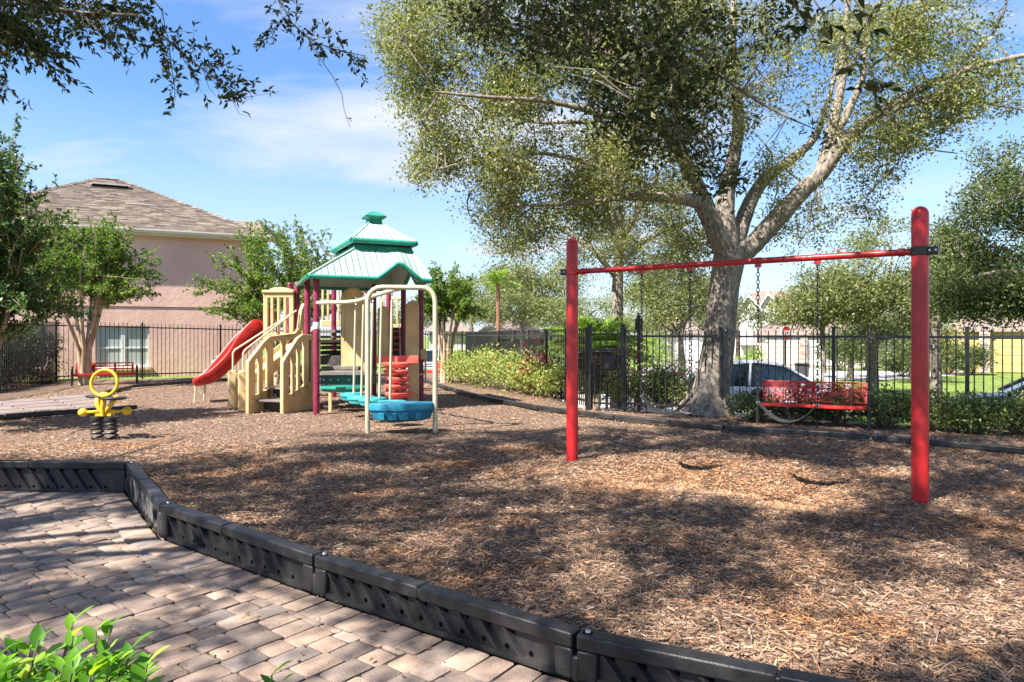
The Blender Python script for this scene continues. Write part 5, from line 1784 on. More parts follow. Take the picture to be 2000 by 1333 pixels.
# ================================================================== HOUSES
HW = Vector((0.905, 0.423, 0)).normalized(); HN = Vector((-HW.y, HW.x, 0))   # along the wall / away from us
HR = Vector((-9.35, 25.85, 0))                                           # front corner near the play tower
def make_pink_house():
    t = thing('house', 'two-storey pink stucco house with brown hip roof behind the picket fence', 'house', HR)
    off = HR
    L, Dp, ez = 9.5, 13.0, 5.05
    def P(l, d, z): return HR - HW * l + HN * d + UP * z
    # front wall with a window opening, built from butted blocks
    wx = []
    # window spans along the wall
    def lpos(u):   # distance along wall from corner for photo column u
        k = (u - 1000) / F
        return (HR.x - k * HR.y) / (HW.x - k * HW.y)
    l1, l0 = lpos(186), lpos(292)
    w0, w1 = 0.30, 1.72
    l3, l2 = lpos(40), lpos(93)
    wall = MB()
    def blk(la, lb, za, zb):
        wall.add([P(lb, 0, za), P(la, 0, za), P(la, 0, zb), P(lb, 0, zb), P(lb, 0.25, za), P(la, 0.25, za), P(la, 0.25, zb), P(lb, 0.25, zb)],
                 [(0, 1, 2, 3), (5, 4, 7, 6), (1, 5, 6, 2), (4, 0, 3, 7), (3, 2, 6, 7), (4, 5, 1, 0)])
    blk(0, l0, -0.2, 2.38); blk(l0, l1, -0.2, w0); blk(l0, l1, w1, 2.38); blk(l1, l2, -0.2, 2.38)
    blk(l2, l3, -0.2, w0); blk(l2, l3, w1, 2.38); blk(l3, L, -0.2, 2.38)
    wall.add([P(L, 0.03, 2.3), P(0.01, 0.03, 2.3), P(0.01, 0.03, 2.5), P(L, 0.03, 2.5), P(L, 0.2, 2.3), P(0.01, 0.2, 2.3), P(0.01, 0.2, 2.5), P(L, 0.2, 2.5)], [(0, 1, 2, 3), (5, 4, 7, 6), (1, 5, 6, 2)])
    o = wall.build('wall', M['stucco'], t, off, smooth=False)
    up = MB(); wall = up
    wall.add([P(L, -0.025, 2.40), P(0, -0.025, 2.40), P(0, -0.025, ez), P(L, -0.025, ez), P(L, 0.25, 2.40), P(0, 0.25, 2.40), P(0, 0.25, ez), P(L, 0.25, ez)],
             [(0, 1, 2, 3), (5, 4, 7, 6), (1, 5, 6, 2), (4, 0, 3, 7), (3, 2, 6, 7), (4, 5, 1, 0)])
    up.build('wall', M['stucco'], t, off, smooth=False)
    side = MB()
    side.add([P(-0.002, 0.252, -0.2), P(-0.002, Dp, -0.2), P(-0.002, Dp, ez), P(-0.002, 0.252, ez), P(0.25, 0.252, -0.2), P(0.25, Dp, -0.2), P(0.25, Dp, ez), P(0.25, 0.252, ez)],
             [(0, 1, 2, 3), (5, 4, 7, 6), (0, 3, 7, 4), (1, 5, 6, 2)])
    side.build('wall', M['stucco'], t, off, smooth=False)
    # windows
    for (la, lb) in ((l0, l1), (l2, l3)):
        fr = MB()
        W = lb - la
        def bar(l0_, l1_, z0_, z1_, d0=0.07, d1=0.13):
            fr.add([P(l1_, d0, z0_), P(l0_, d0, z0_), P(l0_, d0, z1_), P(l1_, d0, z1_), P(l1_, d1, z0_), P(l0_, d1, z0_), P(l0_, d1, z1_), P(l1_, d1, z1_)],
                   [(0, 1, 2, 3), (5, 4, 7, 6), (1, 5, 6, 2), (4, 0, 3, 7), (3, 2, 6, 7), (4, 5, 1, 0)])
        e = 0.055
        zm = w0 + 0.66
        bar(la, la + e, w0, w1); bar(lb - e, lb, w0, w1); bar(la + e, lb - e, w0, w0 + e); bar(la + e, lb - e, w1 - e, w1)
        m = (la + lb) / 2
        bar(m - 0.06, m + 0.06, w0 + e, w1 - e)
        bar(la + e, m - 0.06, zm - 0.025, zm + 0.025, 0.075); bar(m + 0.06, lb - e, zm - 0.025, zm + 0.025, 0.075)
        wnd = fr.build('window', M['white'], t, off, smooth=False)
        for (a_, b_) in ((la + e, m - .06), (m + .06, lb - e)):
            for (za, zb) in ((w0 + e, zm - .025), (zm + .025, w1 - e)):
                mb = MB()
                mb.add([P(b_, 0.105, za), P(a_, 0.105, za), P(a_, 0.105, zb), P(b_, 0.105, zb), P(b_, 0.115, za), P(a_, 0.115, za), P(a_, 0.115, zb), P(b_, 0.115, zb)],
                       [(0, 1, 2, 3), (5, 4, 7, 6), (1, 5, 6, 2), (4, 0, 3, 7), (3, 2, 6, 7), (4, 5, 1, 0)])
                mb.build('pane', M['blind'], wnd, off, smooth=False)
        mb = MB()
        c = P((la + lb) / 2, -0.03, w0 - 0.06)
        mb.box(c, (W + 0.12, 0.22, 0.11), math.atan2(HW.y, HW.x))
        bevel(mb.build('sill', M['stucco'], wnd, off), 0.015)
    # roof: hip with stepped shingle courses
    ov = 0.32
    e = [P(-ov, -ov, ez), P(L + ov, -ov, ez), P(L + ov, Dp + ov, ez), P(-ov, Dp + ov, ez)]
    ri = [P(5.2, 6.9, 8.10), P(6.0, 6.9, 8.10)]
    roof = MB()
    roof.add(e + ri, [(0, 4, 5, 1), (1, 5, 2), (2, 5, 4, 3), (3, 4, 0), (0, 1, 2, 3)])
    rf = roof.build('roof', M['shingle'], t, off, smooth=False)
    crs = MB()
    def courses(a0, a1, b0, b1, n):
        nn_ = (a1 - a0).cross(b0 - a0).normalized()
        if nn_.z < 0: nn_ = -nn_
        for i in range(n):
            f0, f1 = i / n, (i + 1) / n
            p0, p1 = a0.lerp(b0, f0), a1.lerp(b1, f0)
            q0, q1 = a0.lerp(b0, min(1, f1 + 0.1 / n)), a1.lerp(b1, min(1, f1 + 0.1 / n))
            W = (p1 - p0).length
            if W < 0.1: continue
            m = max(1, int(W / 0.33))
            ph = random.random()
            cuts = [0.0] + [min(1, max(0, (k + ph + random.uniform(-.25, .25)) / m)) for k in range(m)] + [1.0]
            cuts = sorted(cuts)
            for ca, cb in zip(cuts[:-1], cuts[1:]):
                if cb - ca < 1e-4: continue
                th = random.uniform(0.012, 0.026)
                A, B, C_, D_ = p0.lerp(p1, ca), p0.lerp(p1, cb), q0.lerp(q1, cb), q0.lerp(q1, ca)
                crs.add([A + nn_ * th, B + nn_ * th, C_ + nn_ * 0.004, D_ + nn_ * 0.004, A, B], [(0, 1, 2, 3), (4, 5, 1, 0)])
    courses(e[1], e[0], ri[1], ri[0], 50)
    courses(e[0], e[3], ri[0], ri[0], 50)
    o = crs.build('shingle_courses', M['shingle'], rf, off, smooth=False); o['kind'] = 'stuff'
    mb = MB()
    for a, b in ((e[0], ri[0]), (e[1], ri[1]), (ri[0], ri[1])):
        k = int((b - a).length / 0.3)
        d = (b - a).normalized()
        sd = d.cross(UP).normalized(); un = sd.cross(d)
        for i in range(k):
            p = a.lerp(b, i / k); q = a.lerp(b, min(1, (i + 1.2) / k))
            h_ = 0.045
            mb.add([p - sd * .13 + un * (h_ - .035), p + un * (h_ + 0.02), p + sd * .13 + un * (h_ - .035), q - sd * .13 + un * (h_ - .055), q + un * h_, q + sd * .13 + un * (h_ - .055)],
                   [(0, 1, 4, 3), (1, 2, 5, 4), (0, 2, 1)])
    o = mb.build('ridge_shingles', M['shingle'], rf, off, smooth=False); o['kind'] = 'stuff'
    mb = MB()
    from mathutils.geometry import intersect_line_plane
    o_ = Vector((0, 0, H))
    pn = (e[1] - e[0]).cross(ri[0] - e[0]).normalized()
    c = intersect_line_plane(o_, PX(217, 367, 40.0), e[0], pn)
    sl = math.atan2(3.05, 7.4)
    mb.box(c + UP * 0.06, (1.45, 0.42, 0.16), mtx=Matrix.Rotation(math.atan2(HW.y, HW.x), 3, 'Z') @ Matrix.Rotation(sl, 3, 'X'))
    v = bevel(mb.build('roof_vent', M['tread'], t, off), 0.03)
    mb = MB()
    mb.box(c + UP * 0.03 - HN * 0.225, (1.3, 0.03, 0.085), mtx=Matrix.Rotation(math.atan2(HW.y, HW.x), 3, 'Z'))
    mb.build('vent_slot', M['hole'], v, off, smooth=False)
    # gutter, fascia and soffit under the eave
    mb = MB()
    prof = [(-ov - 0.13, 0.02), (-ov - 0.13, -0.02), (-ov - 0.10, -0.10), (-ov - 0.005, -0.12), (-ov - 0.005, 0.02)]
    vs = [P(l, d, ez + z) for l in (-ov, L) for d, z in prof]
    mb.add(vs, [(0, 5, 6, 1), (1, 6, 7, 2), (2, 7, 8, 3), (3, 8, 9, 4), (4, 9, 5, 0), (0, 1, 2, 3, 4), (9, 8, 7, 6, 5)])
    mb.build('gutter', M['gutter'], rf, off, ang=20)
    mb = MB()
    mb.add([P(-ov, -ov, ez - 0.17), P(L, -ov, ez - 0.17), P(L, 0.0, ez - 0.17), P(-ov, 0.0, ez - 0.17), P(-ov, -ov, ez - 0.005), P(L, -ov, ez - 0.005), P(L, 0, ez - 0.005), P(-ov, 0, ez - 0.005)],
           [(3, 2, 1, 0), (0, 1, 5, 4), (2, 3, 7, 6), (3, 0, 4, 7)])
    mb.build('soffit', M['gutter'], rf, off, smooth=False)
    # small lower roof stepping out at the corner
    mb = MB()
    y_ = 31.0
    A, B, C_, D_ = PX(440, 456, y_), PX(516, 456, y_), PX(507, 434, y_ + 1.6), PX(446, 431, y_ + 1.6)
    n_ = Vector((0, 3, -0.2))
    mb.add([A, B, C_, D_, A - UP * .2, B - UP * .2, C_ + n_, D_ + n_, B - UP * .2 + n_, A - UP * .2 + n_], [(0, 1, 2, 3), (4, 5, 1, 0), (1, 5, 8, 6, 2), (3, 2, 6, 7), (0, 3, 7, 9, 4)])
    mb.build('back_roof', M['shingle'], rf, off, smooth=False)
    # drain pipe hood under the wall edge and wall utilities
make_pink_house()

def make_meter():
    k = (420 - 1000) / F
    y = 24.7
    p = Vector((k * y, y, -0.1))
    t = thing('utility_meter', 'pale blue utility tank with pipes against the pink wall beside the slide', 'utility tank', p)
    mb = MB(); mb.lathe(p + UP * 0.06, [(0.10, 0), (0.12, 0.03), (0.12, 0.48), (0.09, 0.54), (0.03, 0.57)], 18); mb.build('tank', M['meter_blue'], t, p)
    mb = MB()
    mb.tube([p + UP * 0.6, p + UP * 0.72, p + Vector((0.1, 0, 0.74))], 0.022, 8)
    mb.tube([p + Vector((0.22, 0.05, 0)), p + Vector((0.22, 0.05, 0.75)), p + Vector((0.30, 0.05, 0.83)), p + Vector((0.36, 0.05, 0.7)), p + Vector((0.36, 0.05, 0.1))], 0.02, 8)
    mb.build('pipe', M['silver'], t, p)
make_meter()

PXW = PX
def simple_house(name, label, u0, u1, y, v_eave, v_ridge, wallm, depth=8, gables=(), garage=None, windows=(), stone=None, rot=0.0):
    uc = (u0 + u1) / 2
    ang = math.atan2((uc - 1000) / F, 1.0)
    C0 = PXW(uc, HOR, y)
    nx_, ny_ = math.sin(ang), math.cos(ang)
    dist = C0.x * nx_ + C0.y * ny_
    Y0 = y
    GZ = -0.75
    def PX(u, v, yy):
        dx = (u - 1000) / F; dz = -(v - HOR) / F
        tt = (dist + (yy - Y0)) / (dx * nx_ + ny_)
        X, Yw = dx * tt, tt
        return Vector(((X - C0.x) * ny_ - (Yw - C0.y) * nx_, yy, H + dz * tt))
    a = PX(u0, HOR, y); b = PX(u1, HOR, y)
    ze = PX(uc, v_eave, y).z; zr = PX(uc, v_ridge, y + depth / 2).z
    c = Vector((0, y, 0))
    t = thing(name, label, 'house', (C0.x, C0.y, 0), -ang)
    k = y / F
    W = b.x - a.x
    mb = MB(); mb.box(((a.x + b.x) / 2, y + depth / 2, (ze + GZ) / 2), (W, depth, ze - GZ))
    mb.build('wall', wallm, t, c, smooth=False)
    o_ = 0.4
    r = MB()
    e = [Vector((a.x - o_, y - o_, ze)), Vector((b.x + o_, y - o_, ze)), Vector((b.x + o_, y + depth + o_, ze)), Vector((a.x - o_, y + depth + o_, ze))]
    ins = min(W * 0.3, depth / 2)
    rr = [Vector((a.x + ins, y + depth / 2, zr)), Vector((b.x - ins, y + depth / 2, zr))]
    r.add(e + rr, [(0, 1, 5, 4), (1, 2, 5), (2, 3, 4, 5), (3, 0, 4), (3, 2, 1, 0)])
    rf = r.build('roof', M['far_roof'], t, c, smooth=False)
    for (ua, up_, ub, va, vp, dy) in gables:
        g = MB()
        ya = y - dy
        A, Pk, B = PX(ua, va, ya), PX(up_, vp, ya), PX(ub, va, ya)
        A0, B0 = Vector((A.x, ya, ze - 2.4)), Vector((B.x, ya, ze - 2.4))
        n = Vector((0, 3.5, 0))
        g.add([A0, B0, B, Pk, A, A0 + n, B0 + n, B + n, Pk + n, A + n], [(0, 1, 2, 3, 4), (1, 6, 7, 2), (5, 0, 4, 9)])
        g.build('gable', wallm, t, c, smooth=False)
        g = MB()
        for (X_, Y_) in ((A, Pk), (Pk, B)):
            d = (Y_ - X_).normalized()
            q0, q1 = (X_ - d * 0.35 if X_ is A else X_), (Y_ + d * 0.35 if Y_ is B else Y_)
            f = Vector((0, -0.3, 0)); th = UP * 0.14
            g.add([q0 + f, q1 + f, q1 + n, q0 + n, q0 + f + th, q1 + f + th, q1 + n + th, q0 + n + th], [(3, 2, 1, 0), (4, 5, 6, 7), (0, 1, 5, 4), (1, 2, 6, 5), (3, 0, 4, 7)])
        g.build('gable_roof', M['far_roof'], rf, c, smooth=False)
        g = MB()
        for (X_, Y_) in ((A, Pk), (Pk, B)):
            d = (Y_ - X_).normalized()
            q0, q1 = (X_ - d * 0.35 if X_ is A else X_), (Y_ + d * 0.35 if Y_ is B else Y_)
            f = Vector((0, -0.34, 0)); th = UP * 0.13
            f2 = Vector((0, -0.305, 0))
            g.add([q0 + f - th, q1 + f - th, q1 + f + th, q0 + f + th, q0 + f2 - th, q1 + f2 - th, q1 + f2 + th, q0 + f2 + th], [(0, 1, 2, 3), (0, 4, 5, 1), (3, 2, 6, 7)])
        g.build('barge_board', M['white'], rf, c, smooth=False)
    for (ua, ub, va, vb, m) in (garage or ()):
        A, B = PX(ua, vb, y), PX(ub, va, y)
        d = MB()
        n = 4
        hgt = (B.z - A.z) / n
        for i in range(n):
            d.box(((A.x + B.x) / 2, y - 0.04, A.z + hgt * (i + 0.5)), (B.x - A.x, 0.06, hgt - 0.025))
        bevel(d.build('garage_door', m, t, c), 0.008)
        d = MB()
        d.box(((A.x + B.x) / 2, y - 0.06, B.z + 0.08), (B.x - A.x + 0.3, 0.11, 0.14))
        d.build('door_header', M['white'], t, c, smooth=False)
    for (ua, ub, va, vb) in windows:
        A, B = PX(ua, vb, y), PX(ub, va, y)
        d = MB(); d.box(((A.x + B.x) / 2, y - 0.03, (A.z + B.z) / 2), (B.x - A.x, 0.08, B.z - A.z))
        w = d.build('window', M['white'], t, c, smooth=False)
        d = MB(); d.box(((A.x + B.x) / 2, y - 0.065, (A.z + B.z) / 2), ((B.x - A.x) * 0.86, 0.02, (B.z - A.z) * 0.88))
        d.build('pane', M['glass_dark'], w, c, smooth=False)
    for (ua, ub, va, vb) in (stone or ()):
        A, B = PX(ua, vb, y - 0.4), PX(ub, va, y - 0.4)
        st = None
        z = A.z
        ms = MB()
        while z < B.z - 0.04:
            hh_ = random.uniform(0.10, 0.17)
            x = A.x
            while x < B.x - 0.03:
                w_ = min(random.uniform(0.16, 0.40), B.x - x)
                ms.box((x + w_ / 2, y - 0.30 + random.uniform(-.015, .015), z + hh_ / 2), (w_ - 0.015, 0.22, hh_ - 0.015))
                x += w_
            z += hh_
        o = ms.build('stone_veneer', M['stone'], t, c, smooth=False); o['kind'] = 'stuff'
    return t

M['wall_brown'] = mat('door_brown', (0.09, 0.065, 0.05), (0.14, 0.10, 0.08), scale=3, rough=0.7)
simple_house('house', 'far cream two-storey house with two white gables showing above the street trees', 1420, 1590, 62.0, 622, 568, M['wall_white'], 9,
             gables=((1444, 1462, 1484, 602, 577, 1.2), (1484, 1500, 1526, 598, 574, 0.8)))
simple_house('house', 'cream house with wide pale garage doors behind the stop sign', 1478, 1690, 46.0, 655, 606, M['wall_cream'], 8,
             garage=((1500, 1562, 668, 712, M['wall_cream']), (1578, 1640, 668, 714, M['white'])), stone=((1563, 1577, 662, 712),))
simple_house('house', 'yellow house with stone-faced entry and a yellow garage door behind the lawn', 1845, 2120, 39.0, 648, 590, M['wall_yellow'], 9,
             garage=((1945, 2075, 662, 727, M['wall_yellow']),), windows=((1848, 1858, 662, 700),), stone=((1860, 1884, 652, 728), (1912, 1934, 652, 728)))
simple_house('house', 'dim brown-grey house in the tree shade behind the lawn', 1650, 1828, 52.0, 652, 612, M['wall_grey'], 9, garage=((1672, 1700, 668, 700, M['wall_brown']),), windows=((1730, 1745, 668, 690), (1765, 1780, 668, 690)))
simple_house('house', 'white house seen through the fence beside the oak trunk', 1275, 1372, 48.0, 652, 610, M['wall_white'], 8,
             garage=((1325, 1366, 664, 704, M['sign_white']),), windows=((1292, 1304, 668, 690),))
simple_house('house', 'low pale house with grey roof behind the multi-stemmed tree right of the tower', 838, 915, 44.0, 648, 620, M['wall_white'], 9, windows=((862, 876, 660, 676),))
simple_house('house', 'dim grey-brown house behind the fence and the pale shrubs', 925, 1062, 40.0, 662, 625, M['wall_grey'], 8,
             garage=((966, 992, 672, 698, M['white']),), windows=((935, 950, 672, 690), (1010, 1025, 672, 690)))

# brick pillar of the gate sign behind the fence
def make_sign_wall():
    p = G(1190, 735); y = 17.5
    a = PX(1128, HOR, y); b = PX(1216, HOR, y)
    t = thing('brick_wall', 'low dark brick entrance wall behind the gate', 'wall', ((a.x + b.x) / 2, y, -0.1))
    off = t.location.copy()
    base = MB(); base.box(((a.x + b.x) / 2, y + 0.2, 0.42), (b.x - a.x - 0.02, 0.30, 1.04)); base.build('core', M['joint_sand'], t, off, smooth=False)
    proto = None
    z = -0.05; row = 0
    bw, bh = 0.215, 0.085
    while z < 0.95:
        x = a.x - (bw / 2 if row % 2 else 0)
        while x < b.x - 0.05:
            if x >= a.x - 0.02:
                if proto is None:
                    mb = MB(); mb.box((0, 0, 0), (bw - 0.012, 0.10, bh - 0.012)); proto = mb.build('brick', M['wall_brick'], t, smooth=False)
                    o = proto
                else: o = copy_part(proto, t)
                o.location = (x + bw / 2 - off.x, y - off.y + random.uniform(-.006, .006), z + bh / 2 - off.z)
            x += bw
        z += bh; row += 1
    mb = MB(); mb.box(((a.x + b.x) / 2, y + 0.15, 1.02), (b.x - a.x + 0.12, 0.5, 0.09)); bevel(mb.build('coping', M['wall_grey'], t, off), 0.01)
M['wall_brick'] = mat('wall_brick', (0.07, 0.045, 0.035), (0.16, 0.10, 0.075), scale=6, rough=0.9, bump=0.3, bscale=40)
make_sign_wall()

# ================================================================== CARS AND STREET THINGS
def make_car(label, loc, rz, paint, sx=1.0):
    t = thing('parked_car', label, 'car', loc, rz)
    L, W = 4.5, 1.78
    # lower body: stations along x with shaped section
    st = [(-2.25, 0.42, 0.72, 0.70), (-2.15, 0.30, 0.86, 0.80), (-1.6, 0.24, 0.93, 0.88), (-0.6, 0.22, 0.95, 0.89), (0.6, 0.22, 0.93, 0.89), (1.4, 0.23, 0.88, 0.87), (2.0, 0.28, 0.78, 0.80), (2.25, 0.40, 0.62, 0.66)]
    mb = MB(); vs = []
    sec = [(-1.0, 0.0), (-1.0, 0.55), (-0.93, 0.9), (-0.75, 1.0), (0.75, 1.0), (0.93, 0.9), (1.0, 0.55), (1.0, 0.0)]
    for (x, z0, z1, hw) in st:
        for (y, z) in sec: vs.append((x, y * hw, z0 + (z1 - z0) * z))
    n = len(sec); fs = []
    for i in range(len(st) - 1):
        for j in range(n):
            fs.append((i * n + j, i * n + (j + 1) % n, (i + 1) * n + (j + 1) % n, (i + 1) * n + j))
    fs += [tuple(range(n - 1, -1, -1)), tuple((len(st) - 1) * n + j for j in range(n))]
    mb.add(vs, fs)
    body = mb.build('body', paint, t, ang=50)
    s = body.modifiers.new('round', 'SUBSURF'); s.levels = 1; s.render_levels = 2
    # cabin glass and roof
    st = [(-1.95, 0.90, 0.72), (-1.15, 1.38, 0.58), (-0.2, 1.46, 0.60), (0.45, 1.38, 0.60), (1.25, 0.90, 0.74)]
    mb = MB(); vs = []
    for (x, z, hw) in st: vs += [(x, -0.78 if z > 1 else -hw, 0.88), (x, -hw, z), (x, hw, z), (x, 0.78 if z > 1 else hw, 0.88)]
    fs = []
    for i in range(len(st) - 1):
        for j in range(3): fs.append((i * 4 + j, i * 4 + j + 1, (i + 1) * 4 + j + 1, (i + 1) * 4 + j))
    mb.add(vs, fs)
    mb.build('windows', M['car_glass'], t, ang=30)
    mb = MB(); vs = []
    for (x, z, hw) in st[1:4]: vs += [(x, -hw - .015, z - 0.03), (x, -hw * 0.85, z + 0.03), (x, hw * 0.85, z + 0.03), (x, hw + .015, z - 0.03)]
    mb.add(vs, [(i * 4 + j, i * 4 + j + 1, i * 4 + j + 5, i * 4 + j + 4) for i in range(2) for j in range(3)])
    for sgn in (-1, 1):
        mb.tube([(-1.98, sgn * 0.76, 0.90), (-1.15, sgn * 0.60, 1.38), (-0.2, sgn * 0.62, 1.46), (0.45, sgn * 0.62, 1.38), (1.28, sgn * 0.76, 0.90)], 0.035, 6)
        mb.tube([(-0.35, sgn * 0.79, 0.9), (-0.3, sgn * 0.62, 1.44)], 0.035, 6)
    mb.build('roof', paint, t, ang=60)
    for x in (-1.35, 1.4):
        for sgn in (-1, 1):
            mb = MB()
            rr = [(0.20, -0.10), (0.31, -0.10), (0.33, -0.06), (0.33, 0.06), (0.31, 0.10), (0.20, 0.10)]
            o_ = len(mb.v)
            mb.lathe((0, 0, 0), rr, 24)
            mb.v = [(p[0] + x, p[2] + sgn * 0.80, p[1] + 0.33) for p in mb.v]
            w = mb.build('wheel', M['tyre'], t)
            mb = MB(); mb.lathe((0, 0, 0), [(0.20, -0.05), (0.20, 0.05), (0.06, 0.07), (0.02, 0.07)], 18)
            mb.v = [(p[0] + x, p[2] * sgn + sgn * 0.83, p[1] + 0.33) for p in mb.v]
            mb.build('rim', M['silver'], w)
    for sgn in (-1, 1):
        mb = MB(); mb.box((2.12, sgn * 0.60, 0.62), (0.20, 0.30, 0.13)); bevel(mb.build('headlight', M['glass_dark'], t), 0.03)
        mb = MB(); mb.box((-2.14, sgn * 0.64, 0.76), (0.14, 0.26, 0.15)); bevel(mb.build('tail_light', M['stop_red'], t), 0.03)
        mb = MB(); mb.box((0.85, sgn * 0.92, 0.93), (0.12, 0.16, 0.11)); bevel(mb.build('mirror', paint, t), 0.03)
    return t
p = PX(1475, HOR, 17.4)
make_car('pale blue-white car parked behind the fence beyond the oak trunk', (p.x + 0.15, 17.4, -0.72), math.radians(-14), M['car_white'])
p = PX(2040, HOR, 13.6)
make_car('dark grey car at the lawn, half out of view behind the fence', (p.x + 1.15, 14.2, -0.72), math.radians(150), M['car_grey'])
p = PX(868, HOR, 33.0)
make_car('white car parked far behind the fence next to the multi-stemmed tree', (p.x, 33.0, -0.72), math.radians(10), M['car_white'])

def make_stop():
    y = 20.5
    c = PX(1535, 651, y)
    t = thing('stop_sign', 'red octagonal STOP sign on a dark post across the street', 'stop sign', (c.x, y, -0.75))
    off = Vector((c.x, y, -0.75))
    mb = MB(); mb.box((c.x, y + 0.05, c.z / 2 - 0.2), (0.05, 0.05, c.z + 1.05)); mb.build('post', M['black_paint'], t, off)
    k = y / F
    R = 15.2 * k
    rot = math.radians(28)
    ax = Vector((math.cos(rot), math.sin(rot), 0)); nrm = Vector((math.sin(rot), -math.cos(rot), 0))
    def octo(r): return [(r * math.cos(math.pi / 8 + i * math.pi / 4), r * math.sin(math.pi / 8 + i * math.pi / 4)) for i in range(8)]
    mb = MB(); mb.prism(octo(R), (c, ax, UP, nrm), 0.008); pl = mb.build('sign_plate', M['sign_white'], t, off, smooth=False)
    mb = MB(); mb.prism(octo(R * 0.92), (c + nrm * 0.0085, ax, UP, nrm), 0.003); mb.build('sign_face', M['stop_red'], pl, off, smooth=False)
    cu = bpy.data.curves.new('lettering', 'FONT'); cu.body = 'STOP'; cu.size = R * 0.82; cu.align_x = 'CENTER'; cu.align_y = 'CENTER'; cu.extrude = 0.002; cu.offset = 0.006
    cu.materials.append(M['sign_white'])
    tmp = bpy.data.objects.new('lettering', cu); COL.objects.link(tmp)
    me_ = bpy.data.meshes.new_from_object(tmp.evaluated_get(bpy.context.evaluated_depsgraph_get()))
    bpy.data.objects.remove(tmp)
    me_.name = 'lettering'
    o = bpy.data.objects.new('lettering', me_); COL.objects.link(o); o.parent = pl
    o.location = c + nrm * 0.0145 - off
    o.rotation_euler = Matrix((ax, UP, nrm)).transposed().to_euler()
make_stop()

def bin_(label, u, v, y, w=0.55):
    p = PX(u, HOR, y)
    t = thing('wheelie_bin', label, 'bin', (p.x, y, -0.74), random.uniform(-.3, .3))
    mb = MB()
    mb.add([(-w * .42, -w * .42, 0.05), (w * .42, -w * .42, 0.05), (w * .42, w * .42, 0.05), (-w * .42, w * .42, 0.05), (-w / 2, -w / 2, 0.95), (w / 2, -w / 2, 0.95), (w / 2, w / 2, 0.95), (-w / 2, w / 2, 0.95)],
           [(3, 2, 1, 0), (0, 1, 5, 4), (1, 2, 6, 5), (2, 3, 7, 6), (3, 0, 4, 7), (4, 5, 6, 7)])
    bevel(mb.build('body', M['bin'], t), 0.02)
    mb = MB(); mb.box((0, -0.02, 0.985), (w * 1.08, w * 1.12, 0.06)); bevel(mb.build('lid', M['bin'], t), 0.02)
    mb = MB()
    for s in (-1, 1): mb.tube([(s * w * .3 - 0.03, w * .42, 0.11), (s * w * .3 + 0.03, w * .42, 0.11)], 0.11, 14)
    mb.build('wheel', M['tyre'], t)
bin_('dark wheeled rubbish bin on the street behind the fence between gate and oak', 1291, 0, 21.0, 0.5)
bin_('black wheeled rubbish bin just beside its twin near the fence post', 1309, 0, 21.3, 0.5)
bin_('small dark rubbish bin in front of the cream garage by the stop sign', 1566, 0, 28.0, 0.5)

def post_box(label, u, y, w, h, m, name, cat):
    p = PX(u, HOR, y)
    t = thing(name, label, cat, (p.x, y, -0.72))
    mb = MB(); mb.box((0, 0, h / 2), (w, w, h)); bevel(mb.build('post', m, t), 0.02)
    mb = MB(); mb.box((0, 0, h + 0.03), (w * 1.2, w * 1.2, 0.06)); bevel(mb.build('post_cap', m, t), 0.01)
post_box('short thick white marker post on the lawn edge', 1621, 19.0, 0.24, 1.0, M['sign_white'], 'marker_post', 'post')
post_box('thin low white marker post beside the thicker white one', 1655, 19.0, 0.12, 0.72, M['sign_white'], 'marker_post', 'post')

def make_lamp():
    y = 16.0
    p = PX(1247, HOR, y)
    t = thing('sign_post', 'black post with a rectangular black box rising above the fence', 'sign post', (p.x, y, -0.2))
    mb = MB(); mb.box((0, 0, 0.85), (0.06, 0.06, 2.3)); mb.build('post', M['black_paint'], t)
    mb = MB(); mb.box((0, -0.04, 1.85), (0.17, 0.10, 0.27)); bevel(mb.build('box', M['black_paint'], t), 0.012)
    mb = MB(); mb.lathe((0, 0, 1.99), [(0.05, 0), (0.045, 0.05), (0.01, 0.13)], 10); mb.build('finial', M['black_paint'], t)
make_lamp()

# ================================================================== TREES
def tree_thing(name, label, base, group=None, cat='tree'):
    return thing(name, label, cat, base, 0, group)

